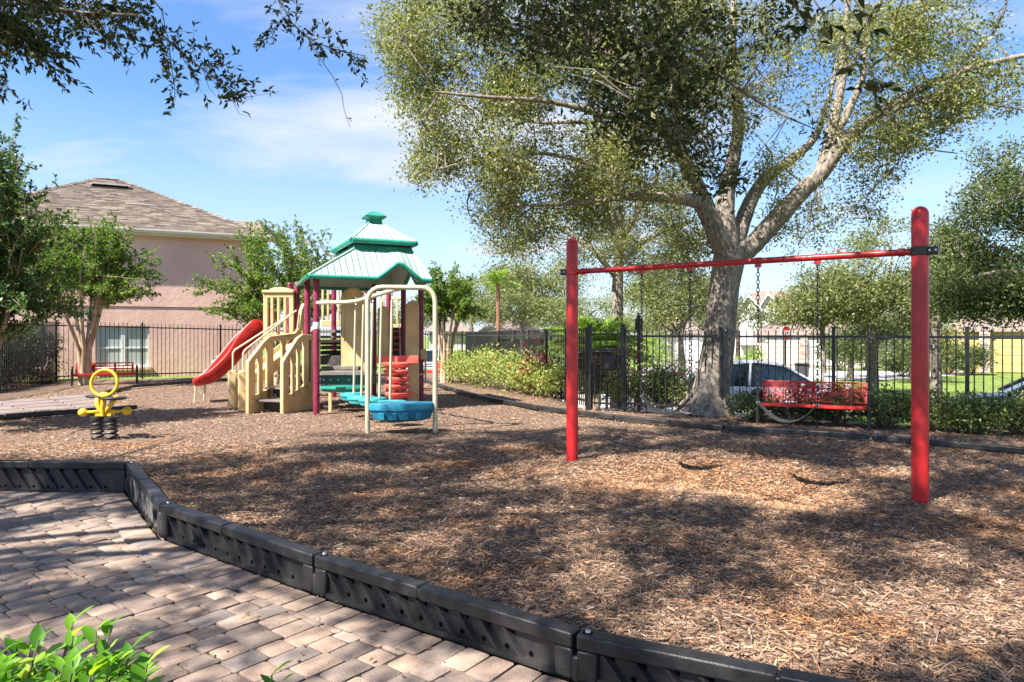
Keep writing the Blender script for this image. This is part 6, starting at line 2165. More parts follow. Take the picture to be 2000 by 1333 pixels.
def make_main_oak():
    base = G(1381, 806); base.z = -0.05
    Y = base.y
    t = tree_thing('oak_tree', 'big spreading oak with pale trunk beyond the swing frame', base)
    def q(u, v, dy=0.0): return PX(u, v, Y + dy)
    wood = MB()
    trunk_pts = [q(1378, 812), q(1384, 790), q(1390, 760), q(1396, 720), q(1403, 670), q(1409, 610), q(1417, 555), q(1424, 515), q(1428, 488)]
    trunk_r = [0.46, 0.385, 0.33, 0.29, 0.27, 0.26, 0.265, 0.29, 0.27]
    tk = MB()
    tk.tube(trunk_pts, trunk_r, 26)
    # uneven, fluted surface and root flare
    vs = []
    for (x, y, z) in tk.v:
        a = math.atan2(y - base.y, x - base.x)
        f = 1 + 0.05 * math.sin(3 * a + z * 2) + 0.03 * math.sin(7 * a - z * 3 + 1)
        fl = max(0, 0.35 - z) * (0.5 + 0.5 * math.sin(5 * a + 0.6)) * 0.7
        cx = np.interp(z, [p.z for p in trunk_pts], [p.x for p in trunk_pts]); cy = Y
        vs.append((cx + (x - cx) * (f + fl), cy + (y - cy) * (f + fl), z))
    tk.v = vs
    limbs = [
        ([(1420, 500, 0), (1402, 462, -.1), (1388, 430, -.15), (1370, 400, -.2), (1348, 391, -.35), (1290, 386, -.7), (1215, 386, -1.0), (1110, 398, -1.1), (1000, 402, -1.0)], [0.22, 0.19, 0.17, 0.15, 0.12, 0.085, 0.06, 0.04, 0.02]),
        ([(1388, 430, -.15), (1378, 395, -.2), (1340, 320, -.6), (1300, 255, -1.2), (1235, 170, -1.6), (1160, 80, -1.8), (1100, -20, -2)], [0.13, 0.13, 0.115, 0.10, 0.075, 0.05, 0.03]),
        ([(1425, 500, 0), (1420, 450, .05), (1416, 400, .1), (1428, 330, .2), (1442, 250, .4), (1436, 160, .6), (1430, 60, .8), (1440, -60, 1)], [0.21, 0.19, 0.165, 0.13, 0.11, 0.09, 0.07, 0.04]),
        ([(1432, 490, .05), (1448, 440, .3), (1470, 385, .6), (1500, 345, .9), (1545, 312, 1.2), (1592, 268, 1.6), (1620, 190, 1.9), (1640, 100, 2.1)], [0.17, 0.15, 0.13, 0.11, 0.095, 0.07, 0.05, 0.025]),
        ([(1428, 505, 0), (1460, 488, -.05), (1495, 452, -.1), (1535, 408, -.2), (1572, 368, -.3), (1602, 342, -.4), (1640, 290, -.5), (1690, 240, -.7), (1760, 195, -.9), (1850, 150, -1.1), (1930, 125, -1.2), (2040, 100, -1.3)], [0.20, 0.185, 0.175, 0.165, 0.15, 0.135, 0.115, 0.10, 0.08, 0.06, 0.045, 0.03]),
        ([(1600, 345, -.4), (1616, 290, -.2), (1632, 220, 0), (1645, 150, .2), (1652, 60, .4), (1660, -40, .5)], [0.115, 0.105, 0.09, 0.075, 0.055, 0.03]),
        ([(1620, 285, -.2), (1655, 220, 0), (1685, 150, .1), (1692, 80, .2), (1720, 0, .3)], [0.085, 0.075, 0.055, 0.04, 0.02]),
        ([(1690, 240, -.7), (1760, 205, -.5), (1830, 185, -.3), (1920, 150, 0), (1990, 130, .2)], [0.07, 0.06, 0.045, 0.03, 0.015]),
        ([(1720, 225, -.8), (1800, 200, -1.2), (1900, 200, -1.5), (2000, 215, -1.6)], [0.05, 0.04, 0.025, 0.012]),
        ([(1660, 255, -.5), (1620, 268, .6), (1700, 268, 1.0), (1800, 290, 1.4), (1870, 300, 1.6)], [0.045, 0.04, 0.03, 0.02, 0.01]),
        ([(1300, 255, -1.2), (1200, 230, -1.5), (1080, 200, -1.8), (950, 190, -2), (850, 180, -2)], [0.065, 0.055, 0.04, 0.028, 0.015]),
        ([(1290, 386, -.7), (1180, 330, -.2), (1060, 300, .2), (940, 310, .4), (860, 330, .5)], [0.055, 0.045, 0.035, 0.025, 0.012]),
        ([(1340, 320, -.6), (1270, 270, .6), (1150, 240, 1.4), (1010, 230, 1.8), (880, 120, 2.0)], [0.06, 0.05, 0.038, 0.026, 0.012]),
    ]
    lp = []
    br = MB()
    for pts, rs in limbs:
        P = [q(u, v, dy) for (u, v, dy) in pts]
        # smooth the polyline
        out, rr = [], []
        for i in range(len(P) - 1):
            p0, p1, p2, p3 = P[max(0, i - 1)], P[i], P[i + 1], P[min(len(P) - 1, i + 2)]
            for s in range(5):
                x = s / 5
                out.append(0.5 * ((2 * p1) + (p2 - p0) * x + (2 * p0 - 5 * p1 + 4 * p2 - p3) * x * x + (3 * p1 - p0 - 3 * p2 + p3) * x ** 3))
                rr.append((rs[i] * (1 - x) + rs[i + 1] * x) * random.uniform(0.95, 1.05))
        out.append(P[-1]); rr.append(rs[-1])
        br.tube(out, rr, 14)
        lp.append(out)
    # knots and sawn stubs on the trunk fork
    for (u, v, dx) in ((1382, 445, -1), (1484, 460, 0.3), (1404, 600, -0.6)):
        p = q(u, v, -0.24)
        tk.torus(p, 0.055, 0.028, Vector((1, 0, 0)), Vector((0, 0.3, 0.95)), 14, 8)
        tk.ball(p + Vector((0, 0.035, 0)), 0.05, 10, 6)
    tk.build('trunk', M['bark'], t, base, ang=80)
    lobes = [(850, 60, 130, 80, 11, 15, 300), (830, 150, 80, 80, 11.5, 15, 170), (900, 200, 130, 90, 11, 15, 260), (860, 330, 65, 35, 12, 15, 90), (850, 290, 50, 40, 12, 15, 50),
             (960, 330, 110, 60, 11, 15, 180), (1000, 110, 150, 110, 10.5, 15.5, 330), (1150, 180, 170, 110, 10.5, 16, 330), (1100, 320, 160, 70, 10.5, 15, 270), (950, 400, 70, 30, 12, 15, 60),
             (1050, 440, 120, 55, 11.5, 15.5, 150), (1210, 400, 130, 50, 11, 15, 180), (1290, 300, 100, 80, 11, 15.5, 200), (1250, 60, 180, 90, 10.5, 16, 300), (1400, 60, 120, 90, 10.5, 16, 190),
             (1400, 200, 90, 90, 11.5, 15, 120), (1540, 180, 50, 60, 12, 15, 42), (1560, 60, 90, 60, 11, 15, 100), (1520, 330, 40, 40, 12, 14.5, 26), (1640, 190, 60, 70, 11.5, 14.5, 62),
             (1720, 80, 110, 70, 10.5, 15, 180), (1850, 60, 120, 70, 10.5, 15, 190), (1800, 200, 130, 50, 10.5, 14, 150), (1930, 170, 90, 60, 10.5, 14, 120), (1700, 280, 90, 40, 11, 14, 75),
             (1800, 260, 90, 30, 11, 14, 50), (1560, 440, 70, 60, 12, 15, 55), (1650, 400, 80, 50, 12, 15, 65), (1350, 470, 60, 40, 12.5, 15, 60), (1330, 520, 60, 40, 13, 15.5, 55), (1700, 340, 60, 30, 12, 14, 30),
             (1300, 130, 140, 80, 10, 15, 180), (1000, -60, 250, 60, 10, 16, 240), (1500, -70, 300, 60, 10, 16, 240), (1900, -60, 150, 60, 10, 15, 110)]
    cen = clump(sample_view_lobes(lobes, 2.3), 3.6, 0.10, 5)
    crown_on_skeleton(br, lp, cen, 620, rb=0.045, rt=0.006)
    br.build('branches', M['bark'], t, base, ang=80)
    lv = Leaves()
    lv.clusters(cen, 0.25, 27, 0.068, 0.8)
    lv.build('crown', M['leaf_oak'], t, base, width=0.50, up=0.5)
    # hanging moss
    ms = Leaves()
    for (u, v, dy) in ((1205, 400, -.9), (1210, 370, -.9), (1240, 440, 0), (1600, 350, -.4), (1920, 170, -1.1), (1905, 140, -1.1), (1580, 380, -.3), (1230, 480, .5)):
        p = np.array(q(u, v, dy))
        n = 90
        tt = RNG.uniform(0, 1, n)
        c = p + np.stack([RNG.normal(0, 0.06, n) * (1 - tt * .6), RNG.normal(0, .06, n), -tt * 0.55], 1)
        ms.put(c, np.array([0, 0, -1]) + RNG.normal(size=(n, 3)) * 0.22, RNG.uniform(0.10, 0.22, n))
    ms.build('moss', M['moss'], t, base, width=0.07)['kind'] = 'stuff'
make_main_oak()

def make_second_oak():
    base = Vector(PX(1207, HOR, 19.5)); base.z = -0.72
    t = tree_thing('oak_tree', 'slimmer oak standing behind the gate with a straight pale trunk', base)
    tk = MB()
    tp = [base, PX(1206, 700, 19.5), PX(1205, 640, 19.5), PX(1206, 560, 19.5), PX(1210, 480, 19.6), PX(1215, 400, 19.7)]
    tk.tube(tp, [0.24, 0.19, 0.175, 0.16, 0.13, 0.09], 16)
    tk.build('trunk', M['bark'], t, base, ang=80)
    lp = [tp[2:]]
    br = MB()
    for pts in ([(1206, 545), (1160, 490), (1100, 450), (1040, 440)], [(1208, 520), (1260, 470), (1320, 440), (1360, 430)], [(1210, 490), (1180, 400), (1150, 340)], [(1213, 470), (1260, 390), (1290, 330)]):
        P = [PX(u, v, 19.6 + random.uniform(-1, 1) * (i > 0)) for i, (u, v) in enumerate(pts)]
        br.tube(P, [0.09, 0.07, 0.045, 0.02][:len(P)], 8); lp.append(P)
    cen = sample_view_lobes([(1180, 430, 150, 70, 17.5, 22, 260), (1090, 470, 110, 55, 17.5, 22, 150), (1290, 460, 100, 70, 17.5, 22, 170), (1000, 460, 70, 45, 18, 22, 60), (1210, 520, 90, 35, 18, 21, 60), (1060, 520, 40, 25, 18, 21, 22), (1330, 540, 45, 40, 18, 21, 50), (1240, 340, 140, 60, 17.5, 22, 180)], 1.9)
    cen = clump(cen, 2.6, 0.06, 6)
    crown_on_skeleton(br, lp, cen, 160, rb=0.04, rt=0.008)
    br.build('branches', M['bark_far'], t, base, ang=80)
    lv = Leaves(); lv.clusters(cen, 0.34, 28, 0.088, 0.8)
    lv.build('crown', M['leaf_oak'], t, base, width=0.46)
make_second_oak()

def in_frame(p):
    if p[1] < 0.3: return False
    u = 1000 + F * p[0] / p[1]; v = HOR - F * (p[2] - H) / p[1]
    return -60 < u < 2060 and v > -50

def shade_canopy():
    """crown volume of the two near oaks: open over the places that lie in sun"""
    n = 11500
    x = RNG.uniform(-7.0, 9.5, n); y = RNG.uniform(1.2, 10.6, n)
    x = np.concatenate([x, RNG.uniform(2.6, 7.5, 900)]); y = np.concatenate([y, RNG.uniform(10.6, 12.6, 900)]); n += 900
    u = 1000 + F * x / y; v = HOR + F * H / y
    open_ = np.zeros(n)
    for (cu, cv, ru, rv, w) in ((120, 850, 420, 34, 1.0), (640, 822, 360, 20, 1.0), (1000, 818, 130, 16, 1.0), (1330, 922, 260, 30, .9), (1480, 950, 170, 28, 1), (1560, 1240, 330, 70, .9), (1850, 1190, 220, 60, .85),
                                (1230, 1150, 160, 40, .5), (1050, 1010, 160, 26, .5), (760, 1050, 120, 26, .4), (180, 1010, 160, 40, .9), (520, 1140, 200, 50, .75), (820, 1260, 260, 60, .8), (240, 1250, 200, 40, .7), (420, 1560, 260, 190, 1), (1040, 945, 110, 12, .6)):
        d = ((u - cu) / ru) ** 2 + ((v - cv) / rv) ** 2
        open_ = np.maximum(open_, w * np.clip(2.2 - d, 0, 1))
    g = 0.7 * vnoise(x, y, 4.2, 21) + 1.0 * vnoise(x, y, 9.0, 22)
    keep = (RNG.uniform(0, 1, n) > open_) & (g > -0.14)
    x, y = x[keep], y[keep]
    z = RNG.uniform(6.3, 9.2, len(x))
    k = math.cos(SUN_EL) / math.sin(SUN_EL)
    p = np.stack([x - 0.76 * k * z, y - 0.65 * k * z, z], 1)
    return [q for q in p if not in_frame(q)]
SHADE = shade_canopy()

def make_overhead():
    """the two oaks standing behind and beside the photographer; their crowns give the dappled shade"""
    # --- oak at the side
    base = Vector((-9.4, 1.5, -0.2))
    t = tree_thing('oak_tree', 'near oak whose dark leafy branches hang into the sky above the pink house', base)
    tk = MB(); tp = [base, base + Vector((0.1, 0.1, 1.5)), base + Vector((0.3, 0.3, 3.0)), base + Vector((0.6, 0.6, 5.0)), base + Vector((0.9, 0.8, 7.0))]
    tk.tube(tp, [0.45, 0.34, 0.30, 0.24, 0.15], 18); tk.build('trunk', M['bark'], t, base, ang=80)
    br = MB(); lp = [tp[2:]]
    for e in ((-5.5, 5.6, 5.9), (-3.0, 3.2, 6.9), (-6.8, 6.6, 6.6), (-1.5, 1.2, 7.2), (-5.0, 2.0, 7.5), (-9.0, 6.0, 6.9), (-11, 3, 7)):
        P = bez(tp[2].lerp(tp[3], random.random()), e, sag=-0.12, n=7, wob=0.04)
        br.tube(P, [0.085 * (1 - i / 8.5) for i in range(8)], 9); lp.append(P)
    cen = np.array([p for p in SHADE if p[0] < -3.6])
    crown_on_skeleton(br, lp, cen, 260, rb=0.05, rt=0.008)
    lv = Leaves(); lv.clusters(cen, 0.27, 20, 0.11, 0.7)
    # --- boughs that droop into view at upper corner
    def vb(pts, y, **kw):
        P = [PX(u, v, y + dy) for (u, v, dy) in pts]
        bough(br, lv, P, **kw)
    vb([(-90, -60, .3), (60, 10, .2), (160, 25, .1), (270, 30, 0), (330, 80, 0), (375, 120, 0), (430, 160, 0), (470, 200, 0)], 6.0, r0=0.018, nside=95, slen=0.36, leafL=0.07, per=12)
    vb([(160, 25, .1), (190, 60, 0), (215, 85, 0), (245, 98, 0)], 6.0, r0=0.006, nside=16, slen=0.22, leafL=0.064, per=9)
    vb([(330, 90, 0), (335, 130, 0), (340, 165, 0), (342, 185, 0)], 6.0, r0=0.005, nside=14, slen=0.18, leafL=0.064, per=8)
    vb([(350, 105, 0), (385, 90, 0), (410, 92, 0), (435, 115, 0)], 6.0, r0=0.004, nside=9, slen=0.12, leafL=0.06, per=7)
    vb([(290, -10, 0), (316, 20, 0), (322, 50, 0), (330, 82, 0)], 6.0, r0=0.007, nside=3, slen=0.1, leafL=0.06, per=5)
    vb([(-60, 10, .2), (0, 40, .2), (50, 75, .1), (95, 110, 0)], 5.6, r0=0.012, nside=90, slen=0.30, leafL=0.07, per=13)
    vb([(-60, -30, .2), (20, -10, .2), (100, 5, .1), (180, 10, 0), (260, 15, 0)], 6.3, r0=0.012, nside=95, slen=0.42, leafL=0.07, per=12, hang=0.5)
    vb([(-60, 90, .2), (-20, 120, 0), (10, 165, 0), (30, 190, 0)], 6.0, r0=0.006, nside=14, slen=0.18, leafL=0.06, per=8)
    vb([(-40, 60, .2), (0, 70, 0), (30, 90, 0)], 5.8, r0=0.006, nside=40, slen=0.28, leafL=0.068, per=12)
    br.build('branches', M['bark_far'], t, base, ang=80)
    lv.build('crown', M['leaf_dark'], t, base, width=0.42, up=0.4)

    # --- oak behind the photographer, dark boughs at top centre
    base = Vector((1.2, -3.2, -0.2))
    t = tree_thing('oak_tree', 'near oak whose dark boughs hang down from the top over the swing frame', base)
    tk = MB(); tp = [base, base + Vector((0.1, 0.2, 1.6)), base + Vector((0.0, 0.5, 3.2)), base + Vector((-0.1, 1.2, 5.2)), base + Vector((-0.2, 2.0, 7.5))]
    tk.tube(tp, [0.5, 0.38, 0.34, 0.26, 0.16], 18); tk.build('trunk', M['bark'], t, base, ang=80)
    br = MB(); lp = [tp[2:]]
    for e in ((1.6, 6.2, 6.4), (-1.0, 6.6, 6.7), (3.0, 5.2, 6.0), (4.6, 3.2, 6.6), (-2.6, 3.0, 7.0), (0.6, 3.0, 7.6), (2.4, 7.6, 7.4)):
        P = bez(tp[2].lerp(tp[3], random.random()), e, sag=-0.12, n=7, wob=0.04)
        br.tube(P, [0.075 * (1 - i / 8.5) for i in range(8)], 9); lp.append(P)
    cen = np.array([p for p in SHADE if p[0] >= -3.6])
    lv = Leaves(); lv.clusters(cen, 0.27, 20, 0.11, 0.7)
    # visible dark curtain of leaves
    vis = sample_view_lobes([(1000, 20, 130, 60, 6.2, 8.0, 62), (1120, 60, 130, 100, 5.6, 8.0, 110), (1090, 150, 60, 70, 6, 7.6, 36), (1230, 80, 120, 120, 5.4, 7.8, 120), (1280, 220, 90, 100, 5.6, 7.4, 95), (1340, 300, 70, 50, 5.8, 7.2, 40),
                             (1400, 250, 60, 60, 5.8, 7.2, 34), (1370, 100, 110, 100, 5.4, 7.6, 90), (1420, 350, 30, 30, 6, 7, 12), (1190, 210, 60, 50, 6, 7.4, 26), (900, 40, 60, 40, 6.8, 8, 14), (1500, 40, 70, 40, 5.2, 7, 30), (1470, 290, 30, 30, 6, 7, 8), (1600, 250, 24, 24, 6, 7, 6), (1310, 140, 60, 60, 5.4, 7, 40)], 1.5)
    vis = clump(vis, 6.0, 0.10, 8)
    lv.clusters(vis, 0.17, 20, 0.072, 1.0)
    cen2 = np.concatenate([cen, vis])
    crown_on_skeleton(br, lp, cen2, 330, rb=0.045, rt=0.006)
    def vb(pts, y, **kw):
        P = [PX(u, v, y + dy) for (u, v, dy) in pts]
        bough(br, lv, P, **kw)
    vb([(530, -70, .2), (545, 0, 0), (570, 45, 0), (590, 65, 0), (620, 85, 0), (650, 95, 0), (690, 105, 0), (715, 110, 0)], 6.4, r0=0.009, nside=40, slen=0.22, leafL=0.068, per=9)
    vb([(560, 30, 0), (540, 50, 0), (525, 70, 0), (512, 82, 0)], 6.4, r0=0.004, nside=9, slen=0.13, leafL=0.066, per=7)
    vb([(600, 72, 0), (625, 115, 0), (650, 150, 0), (668, 185, 0), (672, 215, 0), (684, 250, 0)], 6.4, r0=0.005, nside=3, slen=0.1, leafL=0.04, per=2, r1=0.002)
    # close glossy sprays at the very top
    for (u, v, y) in ((1560, 30, 3.6), (1620, 60, 3.5), (1660, 20, 3.4), (1690, 160, 3.6), (1720, 185, 3.6), (1590, 80, 3.7), (1700, 60, 3.5), (1640, -10, 3.4)):
        p = PX(u, v, y)
        bough(br, lv, [p + Vector((-0.12, 0, 0.22)), p + Vector((-0.03, 0, 0.08)), p], r0=0.005, nside=5, slen=0.08, leafL=0.085, per=4, start=0.4)
    br.build('branches', M['bark_far'], t, base, ang=80)
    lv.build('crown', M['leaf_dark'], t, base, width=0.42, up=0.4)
make_overhead()

def make_crape(label, base, stems, crown_top, leafm, shoots, trunk_h, seed, spread, blossoms=True, leafL=0.07, r=0.05):
    """multi-stemmed ornamental tree: smooth tan stems, fan of leafy shoots"""
    rs = random.Random(seed)
    t = tree_thing('crape_myrtle', label, base, 'multi-stemmed ornamental trees')
    tk = MB(); tops = []
    for i in range(stems):
        a = 2 * math.pi * i / stems + rs.uniform(-.3, .3)
        f = rs.uniform(0.5, 1.0)
        p0 = base + Vector((math.cos(a) * 0.10, math.sin(a) * 0.10, -0.05))
        p1 = base + Vector((math.cos(a) * 0.16 * f, math.sin(a) * 0.16 * f, trunk_h * 0.45))
        p2 = base + Vector((math.cos(a) * spread * 0.32 * f, math.sin(a) * spread * 0.32 * f, trunk_h))
        p3 = base + Vector((math.cos(a) * spread * 0.55 * f, math.sin(a) * spread * 0.55 * f, trunk_h + (crown_top - trunk_h) * 0.35))
        tk.tube([p0, p0.lerp(p1, 0.5) + Vector((rs.uniform(-.03, .03), rs.uniform(-.03, .03), 0)), p1, p1.lerp(p2, .5) + Vector((rs.uniform(-.04, .04), 0, 0)), p2, p3], [r * 1.3, r * 1.1, r, r * 0.85, r * 0.65, r * 0.4], 9)
        tops += [(p2, p3, a)]
    tk.build('trunk', M['crape_bark'], t, base, ang=80)
    br = MB(); lv = Leaves(); fl = Leaves()
    for k in range(shoots):
        p2, p3, a = rs.choice(tops)
        s = p2.lerp(p3, rs.random())
        aa = a + rs.gauss(0, 0.9)
        el = rs.uniform(-0.15, 1.25)
        R = spread * rs.uniform(0.55, 1.05)
        zt = trunk_h + (crown_top - trunk_h) * (0.18 + 0.82 * max(0, math.sin(max(0, el)))) * rs.uniform(0.8, 1.05)
        e = Vector((base.x + math.cos(aa) * R * max(0.15, math.cos(el)), base.y + math.sin(aa) * R * max(0.15, math.cos(el)), base.z + zt))
        path = bez(s, e, sag=-0.10 if el > .2 else -0.04, n=5, wob=0.05)
        bough(br, lv, path, 0.011, 38, 0.17, leafL, 11, spread=0.9, hang=0.05, start=0.1)
        if blossoms and rs.random() < 0.10:
            fl.cluster(np.array(e), 0.08, 14, 0.03)
    br.build('branches', M['crape_bark'], t, base, ang=80)
    lv.build('crown', leafm, t, base, width=0.55, up=0.7)
    if blossoms and fl.c:
        fl.build('blossom', M['moss_pink'], t, base, width=0.8)
M['moss_pink'] = mat('pink_blossom', (0.45, 0.17, 0.16), (0.6, 0.3, 0.28), scale=20, rough=0.7)
b = PX(166, HOR, 19.6); b.z = -0.05
make_crape('multi-stemmed tree with tan trunks standing behind the red slatted bench', b, 9, 5.0, M['leaf_crape'], 120, 2.2, 3, 2.1, r=0.06)
b = PX(545, HOR, 20.0); b.z = -0.05
make_crape('bushy bright green multi-stemmed tree behind the slide and tower', b, 7, 5.0, M['leaf_crape'], 130, 1.6, 5, 2.4)
b = PX(870, HOR, 20.6); b.z = -0.05
make_crape('multi-stemmed tree with thin pale trunks right of the play tower', b, 7, 3.7, M['leaf_crape'], 64, 1.7, 8, 1.15, blossoms=False)
b = PX(-60, HOR, 10.6); b.z = -0.05
make_crape('dark multi-stemmed tree nearest the viewer, reaching in at the view edge', b, 6, 4.9, M['leaf_crape_dark'], 175, 1.25, 12, 1.7, leafL=0.062)

def blob_tree(name, label, base, lobes, ncl, per, rad, L, leafm, trunk_r=0.14, trunk_top=None, group=None, trunkm=None):
    base = Vector(base)
    t = tree_thing(name, label, base, group)
    zt = trunk_top if trunk_top else min(l[2] for l in lobes)
    tk = MB(); tp = [base, base + UP * (zt * 0.5) + Vector((0.05, 0, 0)), Vector((base.x, base.y, zt)), Vector((base.x + .1, base.y, zt + 1.2))]
    tk.tube(tp, [trunk_r * 1.3, trunk_r, trunk_r * .85, trunk_r * .5], 12)
    tk.build('trunk', trunkm or M['bark_far'], t, base, ang=80)
    br = MB(); lp = [tp[1:]]
    for l in lobes:
        P = bez(tp[2], l[:3], sag=-0.1, n=5, wob=0.05); br.tube(P, [trunk_r * .55 * (1 - i / 6.5) for i in range(6)], 7); lp.append(P)
    cen = clump(sample_lobes(lobes, int(ncl * 1.8), 0.35), 2.4, 0.02, len(name) + ncl)
    crown_on_skeleton(br, lp, cen, max(10, ncl // 5), rb=0.04, rt=0.008)
    br.build('branches', trunkm or M['bark_far'], t, base, ang=80)
    lv = Leaves(); lv.clusters(cen, rad, per, L, 0.75)
    lv.build('crown', leafm, t, base, width=0.5, up=0.6)

def pixlobes(spec):
    out = []
    for (u, v, y, ru, rv, ry) in spec:
        p = PX(u, v, y); k = y / F
        out.append((p.x, p.y, p.z, ru * k, ry, rv * k))
    return out
# broad trees at the far side of the lawn and street
def gp(u, y): 
    p = PX(u, HOR, y); p.z = -0.72
    return p
blob_tree('oak_tree', 'large dark green tree filling the view edge beyond the thick red post', gp(2100, 17.0),
          pixlobes([(1930, 480, 17, 95, 110, 2.4), (2000, 360, 17, 80, 120, 2.4), (1890, 560, 16.5, 70, 60, 2), (2040, 520, 17, 110, 120, 2.5), (1960, 590, 16, 90, 50, 2)]), 1300, 40, 0.32, 0.095, M['leaf_far_green'], 0.24, 2.2)
blob_tree('oak_tree', 'olive green tree behind the swing beam, left of the thick red post', gp(1700, 22.5),
          pixlobes([(1700, 545, 22.5, 110, 65, 2.6), (1620, 590, 22, 90, 50, 2.2), (1780, 590, 22, 80, 55, 2.4), (1740, 480, 23, 90, 50, 2.2), (1560, 610, 22, 60, 30, 1.8), (1830, 520, 23, 60, 90, 2)]), 1000, 34, 0.40, 0.11, M['leaf_far'], 0.15, 1.9, 'street trees')
blob_tree('street_tree', 'small street tree with thin dark trunk beside the red mesh bench line', gp(1606, 21.0),
          pixlobes([(1600, 570, 21, 60, 50, 1.6), (1570, 610, 21, 50, 30, 1.4), (1640, 610, 21, 55, 35, 1.5)]), 220, 34, 0.36, 0.09, M['leaf_far'], 0.085, 1.5, 'street trees')
blob_tree('street_tree', 'lawn tree with mottled trunk behind the thick red post', gp(1826, 19.0),
          pixlobes([(1800, 600, 19, 60, 40, 1.5), (1850, 590, 19, 60, 45, 1.5), (1830, 530, 19.5, 60, 50, 1.6)]), 220, 34, 0.36, 0.09, M['leaf_far'], 0.14, 1.6, 'street trees')
blob_tree('street_tree', 'low olive street tree between the slim oak and the thick oak trunk', gp(1330, 26.0),
          pixlobes([(1300, 600, 26, 60, 36, 2), (1370, 590, 26, 60, 45, 2), (1330, 560, 27, 70, 40, 2.2), (1270, 620, 26, 40, 22, 1.6), (1300, 530, 27, 60, 40, 2), (1260, 575, 27, 50, 36, 2)]), 520, 34, 0.45, 0.11, M['leaf_far'], 0.12, 1.3, 'street trees')
blob_tree('street_tree', 'rounded pale olive tree beyond the fence between tower and red post', gp(1020, 34.0),
          pixlobes([(1010, 600, 34, 80, 36, 3), (1080, 610, 34, 60, 30, 3), (950, 605, 35, 60, 30, 3), (1060, 570, 36, 70, 30, 3), (1000, 545, 36, 60, 36, 3), (1095, 550, 37, 50, 40, 3)]), 620, 36, 0.52, 0.14, M['leaf_far'], 0.15, 1.6, 'street trees')
blob_tree('street_tree', 'far olive tree behind the step pods and arch', gp(920, 40.0),
          pixlobes([(920, 570, 40, 60, 40, 3), (980, 550, 41, 60, 34, 3), (900, 610, 40, 40, 26, 3)]), 240, 34, 0.6, 0.15, M['leaf_far'], 0.15, 2.0, 'street trees')
blob_tree('street_tree', 'far green tree showing between trunk and far gables', gp(1440, 50.0),
          pixlobes([(1440, 600, 50, 34, 26, 3), (1470, 625, 50, 40, 20, 3), (1400, 620, 50, 60, 24, 3)]), 180, 30, 0.6, 0.17, M['leaf_far_green'], 0.15, 2.0, 'street trees')
blob_tree('street_tree', 'distant tree behind the far gables and beam', gp(1600, 60.0),
          pixlobes([(1560, 590, 60, 60, 26, 4), (1640, 570, 60, 70, 40, 4)]), 200, 30, 0.8, 0.2, M['leaf_far_green'], 0.2, 2.0, 'street trees')
blob_tree('street_tree', 'distant tree closing the street end above the grey-brown house', gp(1130, 62.0),
          pixlobes([(1100, 600, 62, 90, 30, 4), (1200, 600, 62, 90, 30, 4), (1000, 610, 62, 80, 25, 4)]), 260, 30, 0.8, 0.2, M['leaf_far'], 0.2, 2.0, 'street trees')
blob_tree('street_tree', 'dark green tree behind the pale house near the tower', gp(810, 52.0),
          pixlobes([(820, 620, 52, 60, 30, 4), (770, 630, 52, 60, 30, 4)]), 160, 30, 0.7, 0.18, M['leaf_far_green'], 0.2, 2.0, 'street trees')
blob_tree('street_tree', 'dark low tree shading the lawn behind the red mesh bench', gp(1705, 25.5),
          pixlobes([(1690, 640, 25.5, 60, 26, 1.4), (1750, 650, 25.5, 50, 24, 1.4)]), 160, 32, 0.4, 0.10, M['leaf_far_green'], 0.16, 1.0, 'street trees')

for lb_, u_, y_, sp_, m_ in (
        ('dark shaded tree behind the lawn and its dark bushes', 1660, 33.0, [(1640, 665, 33, 60, 36, 2), (1690, 662, 33, 60, 38, 2), (1660, 610, 34, 50, 28, 2)], 'leaf_far_green'),
        ('dark green tree closing the gap left of the yellow house', 1780, 32.0, [(1755, 668, 32, 60, 34, 2), (1815, 664, 32, 50, 36, 2), (1785, 616, 33, 50, 28, 2)], 'leaf_far_green'),
        ('leafy tree behind the low brick wall and gate', 1160, 40.0, [(1130, 640, 40, 60, 26, 2.5), (1190, 636, 40, 60, 26, 2.5), (1230, 645, 40, 50, 20, 2)], 'leaf_far'),
        ('leafy tree behind the white house beside the oak trunk', 1310, 48.0, [(1290, 640, 48, 60, 26, 3), (1370, 636, 48, 60, 30, 3)], 'leaf_far'),
        ('pale far tree to the side of the red leaved bush', 1060, 50.0, [(1040, 645, 50, 60, 24, 3), (1090, 640, 50, 50, 26, 3)], 'leaf_far'),
        ('distant tree above the cream garage roof', 1560, 64.0, [(1520, 640, 64, 80, 22, 4), (1620, 636, 64, 80, 26, 4)], 'leaf_far_green'),
        ('distant tree above the roof of the yellow house', 1930, 46.0, [(1880, 630, 46, 80, 34, 4), (1980, 620, 46, 80, 44, 4)], 'leaf_far_green')):
    blob_tree('street_tree', lb_, gp(u_, y_), pixlobes(sp_), 210, 34, 0.5, 0.13, M[m_], 0.14, 0.9, 'street trees')

